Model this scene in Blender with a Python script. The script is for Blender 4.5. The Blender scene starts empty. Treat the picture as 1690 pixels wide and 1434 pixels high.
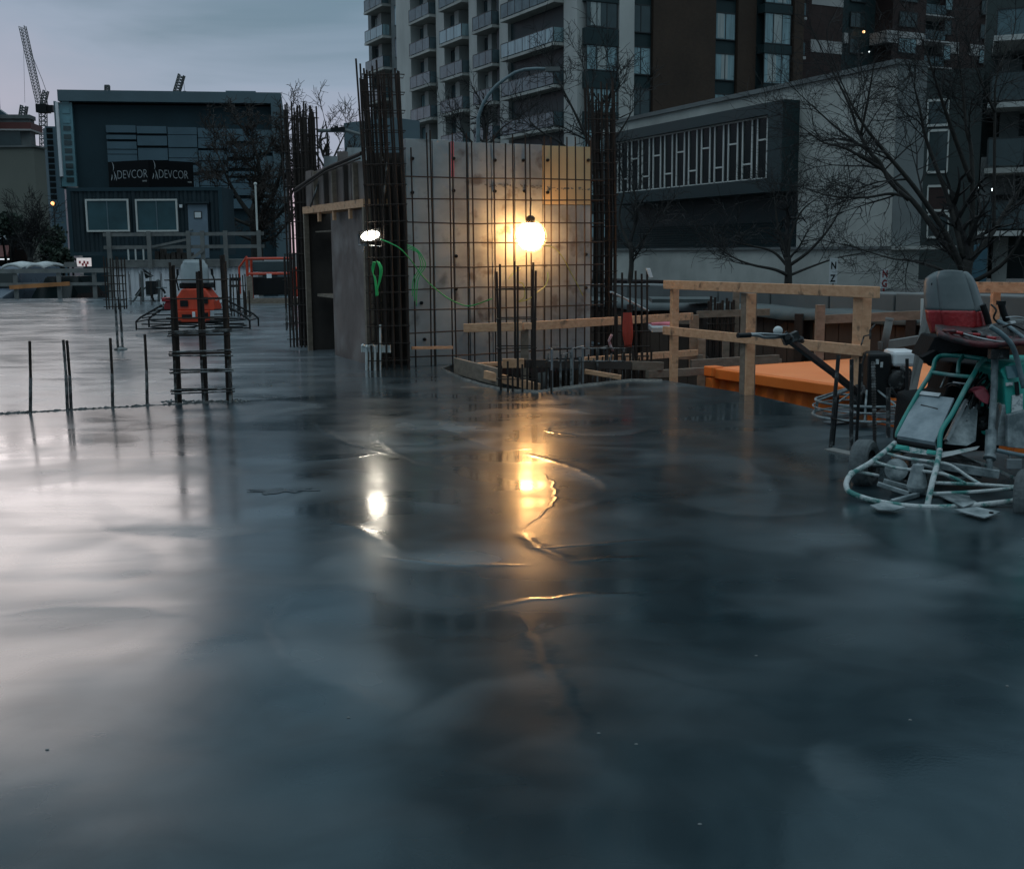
import bpy, math, random
from mathutils import Vector, Matrix
random.seed(7)
R = math.radians
S = bpy.context.scene
COL = S.collection
# ------------------------------------------------------------------ camera
F = 1950.0; CH = 1.45; TH = math.atan(304/F); ROLL = R(0.5)
cam = bpy.data.cameras.new('camera'); cam.sensor_width = 36; cam.lens = 36*F/1690
cam.clip_end = 3000; cam.clip_start = 0.05
co = bpy.data.objects.new('camera', cam); COL.objects.link(co); S.camera = co
CM = (Matrix.Rotation(math.pi/2-TH, 4, 'X') @ Matrix.Rotation(-ROLL, 4, 'Z'))
co.matrix_world = Matrix.Translation((0, 0, CH)) @ CM
# ------------------------------------------------------------------ world: overcast dusk sky
w = bpy.data.worlds.new('World'); S.world = w; w.use_nodes = True
nt = w.node_tree; nt.nodes.clear(); N = nt.nodes.new; L = nt.links.new
out = N('ShaderNodeOutputWorld'); bgc = N('ShaderNodeBackground'); bgs = N('ShaderNodeBackground'); add = N('ShaderNodeAddShader')
sky = N('ShaderNodeTexSky'); sky.sky_type = 'NISHITA'; sky.sun_disc = False; sky.sun_elevation = R(1.5); sky.sun_rotation = R(-25)
bgs.inputs[1].default_value = 0.004; L(sky.outputs[0], bgs.inputs[0])
tc = N('ShaderNodeTexCoord'); sep = N('ShaderNodeSeparateXYZ'); L(tc.outputs['Generated'], sep.inputs[0])
mp = N('ShaderNodeMapping'); mp.inputs['Scale'].default_value = (1.2, 1.2, 7.0); L(tc.outputs['Generated'], mp.inputs[0])
no = N('ShaderNodeTexNoise'); no.inputs['Scale'].default_value = 1.6; no.inputs['Detail'].default_value = 5; no.inputs['Roughness'].default_value = 0.5
no.inputs['Distortion'].default_value = 0.6; L(mp.outputs[0], no.inputs['Vector'])
m1 = N('ShaderNodeMath'); m1.operation = 'MULTIPLY_ADD'; m1.inputs[1].default_value = 0.22; m1.inputs[2].default_value = -0.11; L(no.outputs[0], m1.inputs[0])
m2 = N('ShaderNodeMath'); m2.operation = 'ADD'; L(m1.outputs[0], m2.inputs[0]); L(sep.outputs[2], m2.inputs[1])
cr = N('ShaderNodeValToRGB'); L(m2.outputs[0], cr.inputs[0])
SKY = [(0.0, (.56, .40, .43)), (.05, (.40, .355, .43)), (.10, (.275, .305, .39)), (.155, (.205, .27, .355)), (.205, (.115, .185, .245)), (.30, (.085, .15, .20)), (.50, (.10, .18, .23)), (.8, (.50, .66, .76))]
els = cr.color_ramp.elements
while len(els) < len(SKY): els.new(0.5)
for e, (p, c) in zip(els, SKY): e.position = p; e.color = (*c, 1)
nv = N('ShaderNodeVectorMath'); nv.operation = 'NORMALIZE'; L(tc.outputs['Generated'], nv.inputs[0])
dv = N('ShaderNodeVectorMath'); dv.operation = 'DOT_PRODUCT'; L(nv.outputs[0], dv.inputs[0]); dv.inputs[1].default_value = (-.32, .947, 0)
mr = N('ShaderNodeMapRange'); mr.interpolation_type = 'SMOOTHSTEP'; L(dv.outputs['Value'], mr.inputs[0]); mr.inputs[1].default_value = -.15; mr.inputs[2].default_value = .75
cb = N('ShaderNodeValToRGB'); L(m2.outputs[0], cb.inputs[0]); eb = cb.color_ramp.elements; eb.new(.5)
for e, (p, c) in zip(eb, [(0.05, (.075, .12, .15)), (.45, (.10, .16, .20)), (.8, (.50, .64, .72))]): e.position = p; e.color = (*c, 1)
mxs = N('ShaderNodeMix'); mxs.data_type = 'RGBA'; L(mr.outputs[0], mxs.inputs[0]); L(cb.outputs[0], mxs.inputs[6]); L(cr.outputs[0], mxs.inputs[7])
L(mxs.outputs[2], bgc.inputs[0]); bgc.inputs[1].default_value = 1.0
L(bgc.outputs[0], add.inputs[0]); L(bgs.outputs[0], add.inputs[1]); L(add.outputs[0], out.inputs[0])
sl = bpy.data.lights.new('sun', 'SUN'); sl.energy = 0.12; sl.angle = R(20); sl.color = (1, .86, .8)
so = bpy.data.objects.new('sun', sl); COL.objects.link(so); so.rotation_euler = (R(78), 0, R(-155))
S.view_settings.view_transform = 'Standard'; S.view_settings.look = 'None'; S.view_settings.exposure = 0.42; S.view_settings.gamma = 1
S.render.engine = 'CYCLES'; S.cycles.max_bounces = 5; S.cycles.diffuse_bounces = 3; S.cycles.glossy_bounces = 3; S.cycles.sample_clamp_indirect = 4
# ------------------------------------------------------------------ picture <-> place helpers
def ray(px, py): return (CM.to_3x3() @ Vector(((px-845)/F, -(py-717)/F, -1)))
def G(px, py, z=0.0):
    d = ray(px, py); t = (z-CH)/d.z; return Vector((d.x*t, d.y*t, z))
def AT(px, py, Y):
    d = ray(px, py); t = Y/d.y; return Vector((d.x*t, Y, CH+d.z*t))
def ZA(px, py, Y): return AT(px, py, Y).z
class Frame:
    """vertical plane: origin o on the ground plan, unit direction u, outward normal n (towards the viewer side)"""
    def __init__(s, o, u):
        s.o = Vector((o[0], o[1], 0)); s.u = Vector((u[0], u[1], 0)).normalized(); s.n = Vector((s.u.y, -s.u.x, 0))
        if s.n.dot(-s.o) < 0: s.n = -s.n
    def p(s, u, z, o=0.0): return s.o + s.u*u + s.n*o + Vector((0, 0, z))
    def uv(s, px, py):
        d = ray(px, py); t = s.n.dot(s.o-Vector((0, 0, 0)))/s.n.dot(d); q = d*t
        return ((q-s.o).dot(s.u), CH+q.z)
    def U(s, px): return s.uv(px, 400)[0]
# ------------------------------------------------------------------ objects
ORG = {}
def tag(o, label=None, cat=None, group=None, kind=None):
    if label: o['label'] = label
    if cat: o['category'] = cat
    if group: o['group'] = group
    if kind: o['kind'] = kind
    return o
def thing(name, label, cat, org, group=None):
    o = bpy.data.objects.new(name, None); COL.objects.link(o); o.empty_display_size = .2
    o.location = org; ORG[o.name] = Vector(org); return tag(o, label, cat, group)
class MB:
    def __init__(s): s.v = []; s.f = []; s.m = []; s.i = 0; s.sm = False
    def quad(s, *ps):
        b = len(s.v); s.v += [Vector(p) for p in ps]; s.f.append(tuple(range(b, b+len(ps)))); s.m.append(s.i); return s
    def box(s, c, h, M=None):
        """centre c, half sizes h, optional 3x3"""
        c = Vector(c); b = len(s.v)
        for x in (-1, 1):
            for y in (-1, 1):
                for z in (-1, 1):
                    q = Vector((x*h[0], y*h[1], z*h[2])); s.v.append(c + (M @ q if M else q))
        for f in ((0, 1, 3, 2), (4, 6, 7, 5), (0, 4, 5, 1), (2, 3, 7, 6), (0, 2, 6, 4), (1, 5, 7, 3)):
            s.f.append(tuple(b+i for i in f)); s.m.append(s.i)
        return s
    def bb(s, a, b): # axis-aligned from corner to corner
        a = Vector(a); b = Vector(b); h = (b-a)/2; return s.box((a+b)/2, (abs(h.x), abs(h.y), abs(h.z)))
    def fb(s, fr, u0, u1, z0, z1, o0, o1):
        M = Matrix((fr.u, fr.n, Vector((0, 0, 1)))).transposed()
        return s.box(fr.p((u0+u1)/2, (z0+z1)/2, (o0+o1)/2), (abs(u1-u0)/2, abs(o1-o0)/2, abs(z1-z0)/2), M)
    def beam(s, a, b, w, h, up=(0, 0, 1)):
        a = Vector(a); b = Vector(b); d = (b-a); l = d.length
        if l < 1e-6: return s
        d.normalize(); up = Vector(up); x = d.cross(up)
        if x.length < 1e-4: x = d.cross(Vector((0, 1, 0)))
        x.normalize(); z = x.cross(d); M = Matrix((d, x, z)).transposed()
        return s.box((a+b)/2, (l/2, w/2, h/2), M)
    def tube(s, ps, r, n=6, r1=None, cap=True):
        ps = [Vector(p) for p in ps]; k = len(ps); b = len(s.v); ref = None
        for i, p in enumerate(ps):
            d = (ps[min(i+1, k-1)]-ps[max(i-1, 0)]).normalized()
            if ref is None: ref = d.cross(Vector((0, 0, 1)) if abs(d.z) < .9 else Vector((1, 0, 0))).normalized()
            x = (ref - d*ref.dot(d))
            x = x.normalized() if x.length > 1e-5 else d.orthogonal().normalized()
            ref = x; y = d.cross(x); rr = r if r1 is None else r+(r1-r)*i/(k-1)
            for j in range(n):
                a = 2*math.pi*j/n; s.v.append(p+(x*math.cos(a)+y*math.sin(a))*rr)
        for i in range(k-1):
            for j in range(n):
                j2 = (j+1) % n; s.f.append((b+i*n+j, b+i*n+j2, b+(i+1)*n+j2, b+(i+1)*n+j)); s.m.append(s.i)
        if cap and n > 3:
            s.f.append(tuple(b+j for j in reversed(range(n)))); s.m.append(s.i)
            s.f.append(tuple(b+(k-1)*n+j for j in range(n))); s.m.append(s.i)
        return s
    def lathe(s, c, axis, prof, n=20):
        """prof: (radius, distance along axis)"""
        c = Vector(c); ax = Vector(axis).normalized(); x = ax.orthogonal().normalized(); y = ax.cross(x); b = len(s.v)
        for r, t in prof:
            for j in range(n):
                a = 2*math.pi*j/n; s.v.append(c+ax*t+(x*math.cos(a)+y*math.sin(a))*max(r, 1e-4))
        for i in range(len(prof)-1):
            for j in range(n):
                j2 = (j+1) % n; s.f.append((b+i*n+j, b+i*n+j2, b+(i+1)*n+j2, b+(i+1)*n+j)); s.m.append(s.i)
        return s
    def sphere(s, c, r, sc=(1, 1, 1), n=16, k=10):
        c = Vector(c); b = len(s.v)
        for i in range(k+1):
            t = math.pi*i/k
            for j in range(n):
                a = 2*math.pi*j/n
                s.v.append(c+Vector((math.sin(t)*math.cos(a)*r*sc[0], math.sin(t)*math.sin(a)*r*sc[1], math.cos(t)*r*sc[2])))
        for i in range(k):
            for j in range(n):
                j2 = (j+1) % n; s.f.append((b+i*n+j, b+i*n+j2, b+(i+1)*n+j2, b+(i+1)*n+j)); s.m.append(s.i)
        return s
    def prism(s, ps, off):
        off = Vector(off); ps = [Vector(p) for p in ps]; n = len(ps); b = len(s.v)
        s.v += ps+[p+off for p in ps]
        s.f.append(tuple(b+i for i in range(n))); s.m.append(s.i); s.f.append(tuple(b+n+i for i in reversed(range(n)))); s.m.append(s.i)
        for i in range(n):
            j = (i+1) % n; s.f.append((b+i, b+n+i, b+n+j, b+j)); s.m.append(s.i)
        return s
    def loft(s, rows, closed=False):
        """rows of equal length points -> surface"""
        b = len(s.v); n = len(rows[0])
        for r in rows: s.v += [Vector(p) for p in r]
        for i in range(len(rows)-1):
            for j in range(n if closed else n-1):
                j2 = (j+1) % n; s.f.append((b+i*n+j, b+i*n+j2, b+(i+1)*n+j2, b+(i+1)*n+j)); s.m.append(s.i)
        return s
    def build(s, name, mats, parent=None, org=None, label=None, cat=None, group=None, kind=None, smooth=False, bevel=0, solid=0):
        if not s.v: return None
        if parent is not None: org = ORG[parent.name]
        elif org is None:
            xs = [v.x for v in s.v]; ys = [v.y for v in s.v]; zs = [v.z for v in s.v]
            org = Vector(((min(xs)+max(xs))/2, (min(ys)+max(ys))/2, min(zs)))
        org = Vector(org); me = bpy.data.meshes.new(name)
        me.from_pydata([tuple(v-org) for v in s.v], [], s.f); me.update()
        if not isinstance(mats, (list, tuple)): mats = [mats]
        for m in mats: me.materials.append(m)
        me.polygons.foreach_set('material_index', s.m)
        if smooth: me.polygons.foreach_set('use_smooth', [True]*len(s.f))
        o = bpy.data.objects.new(name, me); COL.objects.link(o)
        if parent is not None: o.parent = parent
        else: o.location = org
        ORG[o.name] = org
        if solid:
            md = o.modifiers.new('solid', 'SOLIDIFY'); md.thickness = solid; md.offset = 0
        if bevel:
            md = o.modifiers.new('bevel', 'BEVEL'); md.width = bevel; md.segments = 2; md.limit_method = 'ANGLE'
        return tag(o, label, cat, group, kind)
def copy_thing(root, loc, label, rotz=None):
    r = root.copy(); COL.objects.link(r); r.location = loc
    if rotz is not None: r.rotation_euler = (0, 0, rotz)
    r['label'] = label
    for ch in list(root.children):
        c = ch.copy(); COL.objects.link(c); c.parent = r
        for g in list(ch.children):
            d = g.copy(); COL.objects.link(d); d.parent = c
    return r
def text_mb(txt, fr_fn, size, mb, bold=0.0):
    """writing as mesh: fr_fn(x, y) -> world point"""
    cu = bpy.data.curves.new('t', 'FONT'); cu.body = txt; cu.size = size; cu.offset = bold; cu.resolution_u = 3
    o = bpy.data.objects.new('t', cu); COL.objects.link(o)
    dg = bpy.context.evaluated_depsgraph_get(); me = o.evaluated_get(dg).to_mesh()
    b = len(mb.v); mb.v += [Vector(fr_fn(v.co.x, v.co.y)) for v in me.vertices]
    for p in me.polygons: mb.f.append(tuple(b+i for i in p.vertices)); mb.m.append(mb.i)
    o.evaluated_get(dg).to_mesh_clear(); bpy.data.objects.remove(o); bpy.data.curves.remove(cu)
# ------------------------------------------------------------------ materials
def mat(name, col, rough=.7, metal=0., var=.25, scale=3., bump=.15, bscale=None, col2=None, spec=.5, stretch=(1, 1, 1), detail=6, thr=None, bdist=.02, spots=None):
    m = bpy.data.materials.new(name); m.use_nodes = True; t = m.node_tree; n = t.nodes.new; l = t.links.new
    b = t.nodes['Principled BSDF']; b.inputs['Roughness'].default_value = rough; b.inputs['Metallic'].default_value = metal
    b.inputs['Specular IOR Level'].default_value = spec
    tc = n('ShaderNodeTexCoord'); mp = n('ShaderNodeMapping'); mp.inputs['Scale'].default_value = stretch; l(tc.outputs['Object'], mp.inputs[0])
    nz = n('ShaderNodeTexNoise'); nz.inputs['Scale'].default_value = scale; nz.inputs['Detail'].default_value = detail; nz.inputs['Roughness'].default_value = .6; l(mp.outputs[0], nz.inputs['Vector'])
    cr = n('ShaderNodeValToRGB'); l(nz.outputs[0], cr.inputs[0])
    a, z = thr or (.3, .7)
    cr.color_ramp.elements[0].position = a; cr.color_ramp.elements[1].position = z
    c2 = col2 or tuple(c*(1+var) for c in col); c1 = col if col2 else tuple(c*(1-var) for c in col)
    cr.color_ramp.elements[0].color = (*c1, 1); cr.color_ramp.elements[1].color = (*c2, 1)
    if spots:
        ss, s0, s1, sc_ = spots; n3 = n('ShaderNodeTexNoise'); n3.inputs['Scale'].default_value = ss; n3.inputs['Detail'].default_value = 5; l(tc.outputs['Object'], n3.inputs['Vector'])
        mr_ = n('ShaderNodeMapRange'); mr_.inputs[1].default_value = s0; mr_.inputs[2].default_value = s1; l(n3.outputs[0], mr_.inputs[0])
        mx = n('ShaderNodeMix'); mx.data_type = 'RGBA'; l(mr_.outputs[0], mx.inputs[0]); l(cr.outputs[0], mx.inputs[6]); mx.inputs[7].default_value = (*sc_, 1); l(mx.outputs[2], b.inputs['Base Color'])
    else: l(cr.outputs[0], b.inputs['Base Color'])
    rr = n('ShaderNodeMapRange'); rr.inputs[3].default_value = max(0, rough-.12); rr.inputs[4].default_value = min(1, rough+.12); l(nz.outputs[0], rr.inputs[0]); l(rr.outputs[0], b.inputs['Roughness'])
    if bump:
        n2 = n('ShaderNodeTexNoise'); n2.inputs['Scale'].default_value = bscale or scale*6; n2.inputs['Detail'].default_value = 4; l(mp.outputs[0], n2.inputs['Vector'])
        bp = n('ShaderNodeBump'); bp.inputs['Strength'].default_value = bump; bp.inputs['Distance'].default_value = bdist; l(n2.outputs[0], bp.inputs['Height']); l(bp.outputs[0], b.inputs['Normal']); l(bp.outputs[0], b.inputs['Coat Normal'])
    return m
def emis(name, col, st):
    m = bpy.data.materials.new(name); m.use_nodes = True; b = m.node_tree.nodes['Principled BSDF']
    b.inputs['Base Color'].default_value = (*col, 1); b.inputs['Emission Color'].default_value = (*col, 1); b.inputs['Emission Strength'].default_value = st
    return m
def brick(name, c1, c2, mort, sc=1.0):
    m = mat(name, c1, .85, bump=0); t = m.node_tree; n = t.nodes.new; l = t.links.new; b = t.nodes['Principled BSDF']
    tc = n('ShaderNodeTexCoord'); sx = n('ShaderNodeSeparateXYZ'); l(tc.outputs['Object'], sx.inputs[0])
    ad = n('ShaderNodeMath'); ad.operation = 'ADD'; l(sx.outputs[0], ad.inputs[0]); l(sx.outputs[1], ad.inputs[1])
    cb = n('ShaderNodeCombineXYZ'); l(ad.outputs[0], cb.inputs[0]); l(sx.outputs[2], cb.inputs[1])
    k = n('ShaderNodeTexBrick'); k.inputs['Scale'].default_value = sc; k.inputs['Color1'].default_value = (*c1, 1); k.inputs['Color2'].default_value = (*c2, 1); k.inputs['Mortar'].default_value = (*mort, 1)
    k.inputs['Brick Width'].default_value = .5; k.inputs['Row Height'].default_value = .2; k.inputs['Mortar Size'].default_value = .015
    l(cb.outputs[0], k.inputs['Vector'])
    nz = n('ShaderNodeTexNoise'); nz.inputs['Scale'].default_value = .35; nz.inputs['Detail'].default_value = 5; l(tc.outputs['Object'], nz.inputs['Vector'])
    mx = n('ShaderNodeMix'); mx.data_type = 'RGBA'; mx.blend_type = 'MULTIPLY'; mx.inputs[0].default_value = .6; l(k.outputs[0], mx.inputs[6]); l(nz.outputs[0], mx.inputs[7])
    l(mx.outputs[2], b.inputs['Base Color']); return m
M = {}
M['conc'] = mat('grey concrete', (.40, .40, .375), .8, var=.30, scale=.45, bump=.25, bscale=9)
M['concp'] = mat('pier concrete', (.50, .50, .48), .85, var=.18, scale=.35, bump=.1, stretch=(1, 1, .4))
M['concd'] = mat('dark concrete', (.14, .15, .15), .8, var=.3, scale=.8, bump=.2)
M['tgrey'] = mat('grey wall panel', (.16, .18, .185), .8, var=.12, scale=.3, bump=0)
M['brick'] = brick('brown brick', (.085, .05, .032), (.07, .042, .028), (.06, .045, .035), 2.2)
M['brick2'] = brick('dark red brick', (.07, .038, .034), (.055, .03, .028), (.05, .035, .03), 2.0)
M['spand'] = mat('green black spandrel', (.022, .042, .046), .5, var=.15, scale=.5, bump=0, spec=.3)
M['glass'] = mat('window glass', (.03, .05, .055), .08, var=.3, scale=.9, bump=.05, bscale=1.5, spec=1.0)
M['curt'] = mat('curtained glass', (.22, .33, .36), .12, var=.35, scale=1.2, bump=0, spec=1.0, stretch=(3, 3, .3))
M['carg'] = mat('dark car glass', (.004, .011, .012), .3, var=.2, scale=2, bump=0, spec=.14)
M['curt2'] = mat('pale curtained glass', (.30, .34, .34), .2, col2=(.48, .50, .48), scale=1.5, bump=0, spec=.7, stretch=(5, 5, .3))
M['conc_shade'] = mat('shade toned concrete', (.19, .205, .205), .85, var=.2, scale=.8, bump=.2)  # darker concrete tone, paints the shade of the end wall
M['bay'] = mat('dull black machine housing', (.010, .011, .012), .8, var=.4, scale=6, bump=.2, spec=.1)
M['balg'] = mat('balcony glass', (.07, .11, .125), .2, var=.5, scale=1, bump=0, spec=.5)
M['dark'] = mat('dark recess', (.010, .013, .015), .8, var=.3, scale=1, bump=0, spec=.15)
M['frame'] = mat('pale window frame', (.60, .60, .57), .5, var=.1, scale=1, bump=0)
M['dframe'] = mat('dark window frame', (.025, .03, .032), .5, var=.1, scale=1, bump=0)
M['cream'] = mat('pale band', (.42, .41, .40), .8, var=.1, scale=.5, bump=0)
M['navy'] = mat('navy cladding', (.02, .044, .056), .5, var=.2, scale=.4, bump=0, spec=.3)
M['navyp'] = mat('slate cladding panel', (.085, .14, .175), .45, var=.15, scale=.5, bump=0)
M['navyl'] = mat('blue grey cladding', (.10, .15, .175), .6, var=.12, scale=.4, bump=0)
M['glst'] = mat('teal stair glass', (.12, .25, .29), .1, var=.4, scale=.35, bump=0, spec=1)
M['beige'] = mat('beige render', (.17, .175, .15), .9, var=.12, scale=.3, bump=0)
M['redb'] = mat('red brown band', (.13, .04, .035), .7, var=.2, scale=.6, bump=0)
M['rebar'] = mat('rusty rebar', (.022, .017, .015), .75, .3, col2=(.05, .034, .027), scale=14, bump=.5, bscale=120, bdist=.004)
M['rebarc'] = mat('cement splashed rebar', (.04, .036, .034), .8, .1, col2=(.26, .27, .27), scale=11, bump=.5, bscale=60, thr=(.45, .62), bdist=.004)
M['lum'] = mat('fresh lumber', (.56, .28, .15), .75, col2=(.74, .44, .265), scale=2.2, bump=.25, stretch=(6, 6, 12), bscale=12, bdist=.006, spots=(7, .60, .70, (.22, .13, .08)))
M['lumd'] = mat('weathered lumber', (.15, .115, .085), .85, col2=(.27, .215, .17), scale=3, bump=.3, stretch=(3, 3, 6), bscale=14, bdist=.006)
M['lumg'] = mat('grey deck lumber', (.13, .13, .125), .85, col2=(.22, .22, .21), scale=3, bump=.2)
M['ply'] = mat('stained plywood', (.085, .062, .055), .75, col2=(.23, .175, .155), spots=(2.2, .50, .78, (.27, .235, .22)), scale=1.6, bump=.2, detail=9, stretch=(1, 1, .6))
M['plyd'] = mat('dark plywood', (.035, .028, .025), .8, col2=(.075, .06, .052), scale=2, bump=.2)
M['formA'] = mat('steel form face', (.27, .31, .33), .5, .15, col2=(.46, .50, .51), scale=1.3, bump=.15, detail=10, thr=(.3, .62), stretch=(1, 1, 1.5), spots=(4, .56, .72, (.20, .22, .225)))
M['formB'] = mat('stained form face', (.20, .225, .24), .6, .1, col2=(.40, .44, .46), scale=1.5, bump=.2, detail=10, thr=(.32, .66), stretch=(1, 1, 1.3), spots=(5, .55, .7, (.15, .14, .135)))
M['formC'] = mat('ochre form face', (.48, .36, .19), .6, .05, col2=(.60, .48, .29), scale=1.2, bump=.1, detail=8)
M['pink'] = mat('pink painted tape', (.62, .16, .2), .6, var=.4, scale=5, bump=0)
M['whitep'] = mat('dusty white plastic', (.45, .48, .48), .5, col2=(.68, .70, .69), scale=6, bump=.1)
M['orange'] = mat('orange container paint', (.80, .17, .025), .45, col2=(.92, .25, .05), scale=1.2, bump=.1, detail=8)
M['orangel'] = mat('lighter orange roof', (.93, .25, .07), .55, col2=(.98, .32, .11), scale=1.5, bump=.1)  # roof gets a lighter orange than the sides
M['omach'] = mat('orange red machine paint', (.55, .05, .015), .4, var=.25, scale=4, bump=0)
M['green'] = mat('green power cord', (.03, .45, .12), .5, var=.2, scale=8, bump=0)
M['teal'] = mat('teal machine paint with dried cement', (.012, .22, .19), .42, col2=(.20, .30, .29), scale=7, bump=.3, detail=10, thr=(.47, .72), bscale=50, bdist=.004)
M['tealc'] = mat('cement crusted teal tube', (.04, .17, .155), .75, col2=(.44, .47, .47), scale=11, bump=.9, detail=12, thr=(.40, .52), bscale=60, bdist=.008)
M['tealp'] = mat('teal enamel', (.01, .27, .22), .35, col2=(.03, .33, .28), scale=5, bump=.1, detail=8)
M['splat'] = mat('cement splashed steel', (.10, .13, .14), .6, .2, col2=(.32, .36, .37), scale=8, bump=.4, detail=10, thr=(.4, .62), bscale=50, bdist=.005)
M['matg'] = mat('grey foot mat', (.14, .185, .21), .6, col2=(.30, .35, .38), scale=9, bump=.3, detail=10, bscale=70, bdist=.004)
M['tyre'] = mat('dusty rubber tyre', (.045, .053, .057), .9, col2=(.14, .16, .165), scale=8, bump=.3, detail=8)
M['black'] = mat('black plastic', (.008, .009, .010), .5, var=.3, scale=6, bump=.1, spec=.3)
M['blackc'] = mat('cement spotted black steel', (.014, .015, .016), .6, col2=(.20, .21, .21), scale=16, bump=.3, thr=(.55, .7))
M['seatg'] = mat('grey vinyl seat back', (.11, .135, .14), .42, col2=(.165, .19, .195), scale=4, bump=.1)
M['seatr'] = mat('red seat shell', (.42, .02, .025), .42, col2=(.20, .012, .015), scale=7, bump=.3, detail=8)
M['rag'] = mat('torn seat cover', (.10, .012, .016), .55, col2=(.035, .03, .032), scale=12, bump=.6, detail=10, thr=(.42, .55), bscale=20)
M['hose'] = mat('maroon belt', (.22, .025, .04), .55, var=.3, scale=8, bump=0)
M['steel'] = mat('dull steel', (.28, .30, .31), .4, .7, var=.3, scale=8, bump=.1)
M['greytube'] = mat('blue grey painted tube', (.12, .17, .19), .5, var=.3, scale=9, bump=.2)
M['label'] = mat('white warning sticker', (.55, .57, .57), .5, col2=(.25, .28, .3), scale=30, bump=0, thr=(.5, .6))
M['bark'] = mat('dark bark', (.022, .021, .019), .9, col2=(.045, .042, .038), scale=8, bump=.3)
M['barkp'] = mat('grey bark', (.05, .047, .044), .9, col2=(.085, .08, .075), scale=8, bump=.3)
M['twig'] = mat('twigs', (.020, .019, .019), .9, var=.2, scale=5, bump=0)
M['twigb'] = mat('brown twigs', (.045, .036, .032), .9, var=.2, scale=5, bump=0)
M['leaf'] = mat('dark evergreen', (.022, .04, .026), .8, var=.5, scale=3, bump=0)
M['whitec'] = mat('white corrugated steel', (.72, .71, .74), .55, col2=(.85, .84, .86), scale=1.5, bump=.1)
M['offn'] = mat('dark navy office steel', (.008, .021, .028), .5, var=.3, scale=1, bump=0)
M['lite'] = mat('white sign face', (.74, .75, .76), .5, var=.1, scale=3, bump=0)
M['letter'] = mat('pale lettering', (.38, .40, .41), .5, var=.1, scale=3, bump=0)
M['signk'] = mat('black sign board', (.003, .004, .005), .6, var=.2, scale=3, bump=0, spec=.15)
M['door'] = mat('grey door', (.17, .22, .27), .5, var=.1, scale=2, bump=0)
M['ground'] = mat('dark gravel ground', (.05, .05, .048), .95, var=.4, scale=.6, bump=.4, bscale=6)
M['shore'] = mat('brown timber lagging', (.055, .036, .026), .85, col2=(.10, .065, .048), scale=1.2, bump=.3, stretch=(3, 3, 1))
M['tarp'] = mat('grey tarpaulin', (.07, .085, .085), .6, var=.3, scale=2, bump=.4, bscale=4)
M['crane'] = mat('crane steel', (.11, .12, .12), .6, var=.2, scale=1, bump=0)
M['headg'] = mat('green mural', (.02, .06, .045), .8, col2=(.03, .03, .03), scale=.8, bump=0)
# ------------------------------------------------------------------ the slab
def circ(a, b, c):
    ax, ay, bx, by, cx, cy = a.x, a.y, b.x, b.y, c.x, c.y
    d = 2*(ax*(by-cy)+bx*(cy-ay)+cx*(ay-by))
    ux = ((ax*ax+ay*ay)*(by-cy)+(bx*bx+by*by)*(cy-ay)+(cx*cx+cy*cy)*(ay-by))/d
    uy = ((ax*ax+ay*ay)*(cx-bx)+(bx*bx+by*by)*(ax-cx)+(cx*cx+cy*cy)*(bx-ax))/d
    return Vector((ux, uy, 0)), math.hypot(ax-ux, ay-uy)
# trowel marks: three points on the mark, ridge height (mm), width (m), roughness step
ARCS = [((525, 697), (556, 723), (628, 746), 2.2, .030, .05), ((510, 759), (575, 755.5), (628, 746), 1.6, .020, -.05), ((616, 689), (631, 731), (662, 750), 1.6, .035, .05),
 ((522, 775.6), (575, 775.6), (607, 780), 1.2, .015, .05), ((715, 689), (753, 716), (790, 731), 2.0, .03, .08), ((916, 714), (985, 719.5), (1055, 700), 2.2, .022, .10),
 ((764, 741), (821, 742.5), (878, 740), 1.8, .022, .04), ((897, 672), (953, 678), (984, 685), 1.6, .02, .08), ((908, 759), (957, 776), (1006, 810), 2.0, .03, .10),
 ((900, 784), (915.6, 822), (885, 856), 1.2, .008, .03), ((927, 901), (991, 897.6), (1086, 890), 3.4, .016, .05), ((650, 920), (745, 930), (813, 932), 3.0, .022, .10),
 ((957, 924), (1010, 920), (1071, 920), 3.2, .02, -.04), ((862, 882), (897, 905), (942, 924), 3.6, .04, .05), ((859, 992), (934, 983), (1120, 981), 1.6, .02, .08),
 ((458, 1040), (520, 1110), (640, 1165), .8, .03, .07), ((875, 1030), (910, 1110), (960, 1230), 4.0, .05, .02), ((160, 845), (260, 885), (420, 880), 1.0, .05, .10),
 ((1180, 740), (1275, 800), (1250, 870), .8, .05, .06), ((1350, 1215), (1350, 1270), (1400, 1320), .6, .03, .06), ((30, 1010), (180, 1000), (330, 1030), .7, .04, .06),
 ((480, 1000), (455, 1030), (470, 1075), .7, .03, .04), ((1130, 830), (1250, 850), (1380, 820), .6, .06, .07), ((560, 860), (620, 885), (650, 905), 1.4, .05, .08)]
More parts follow.
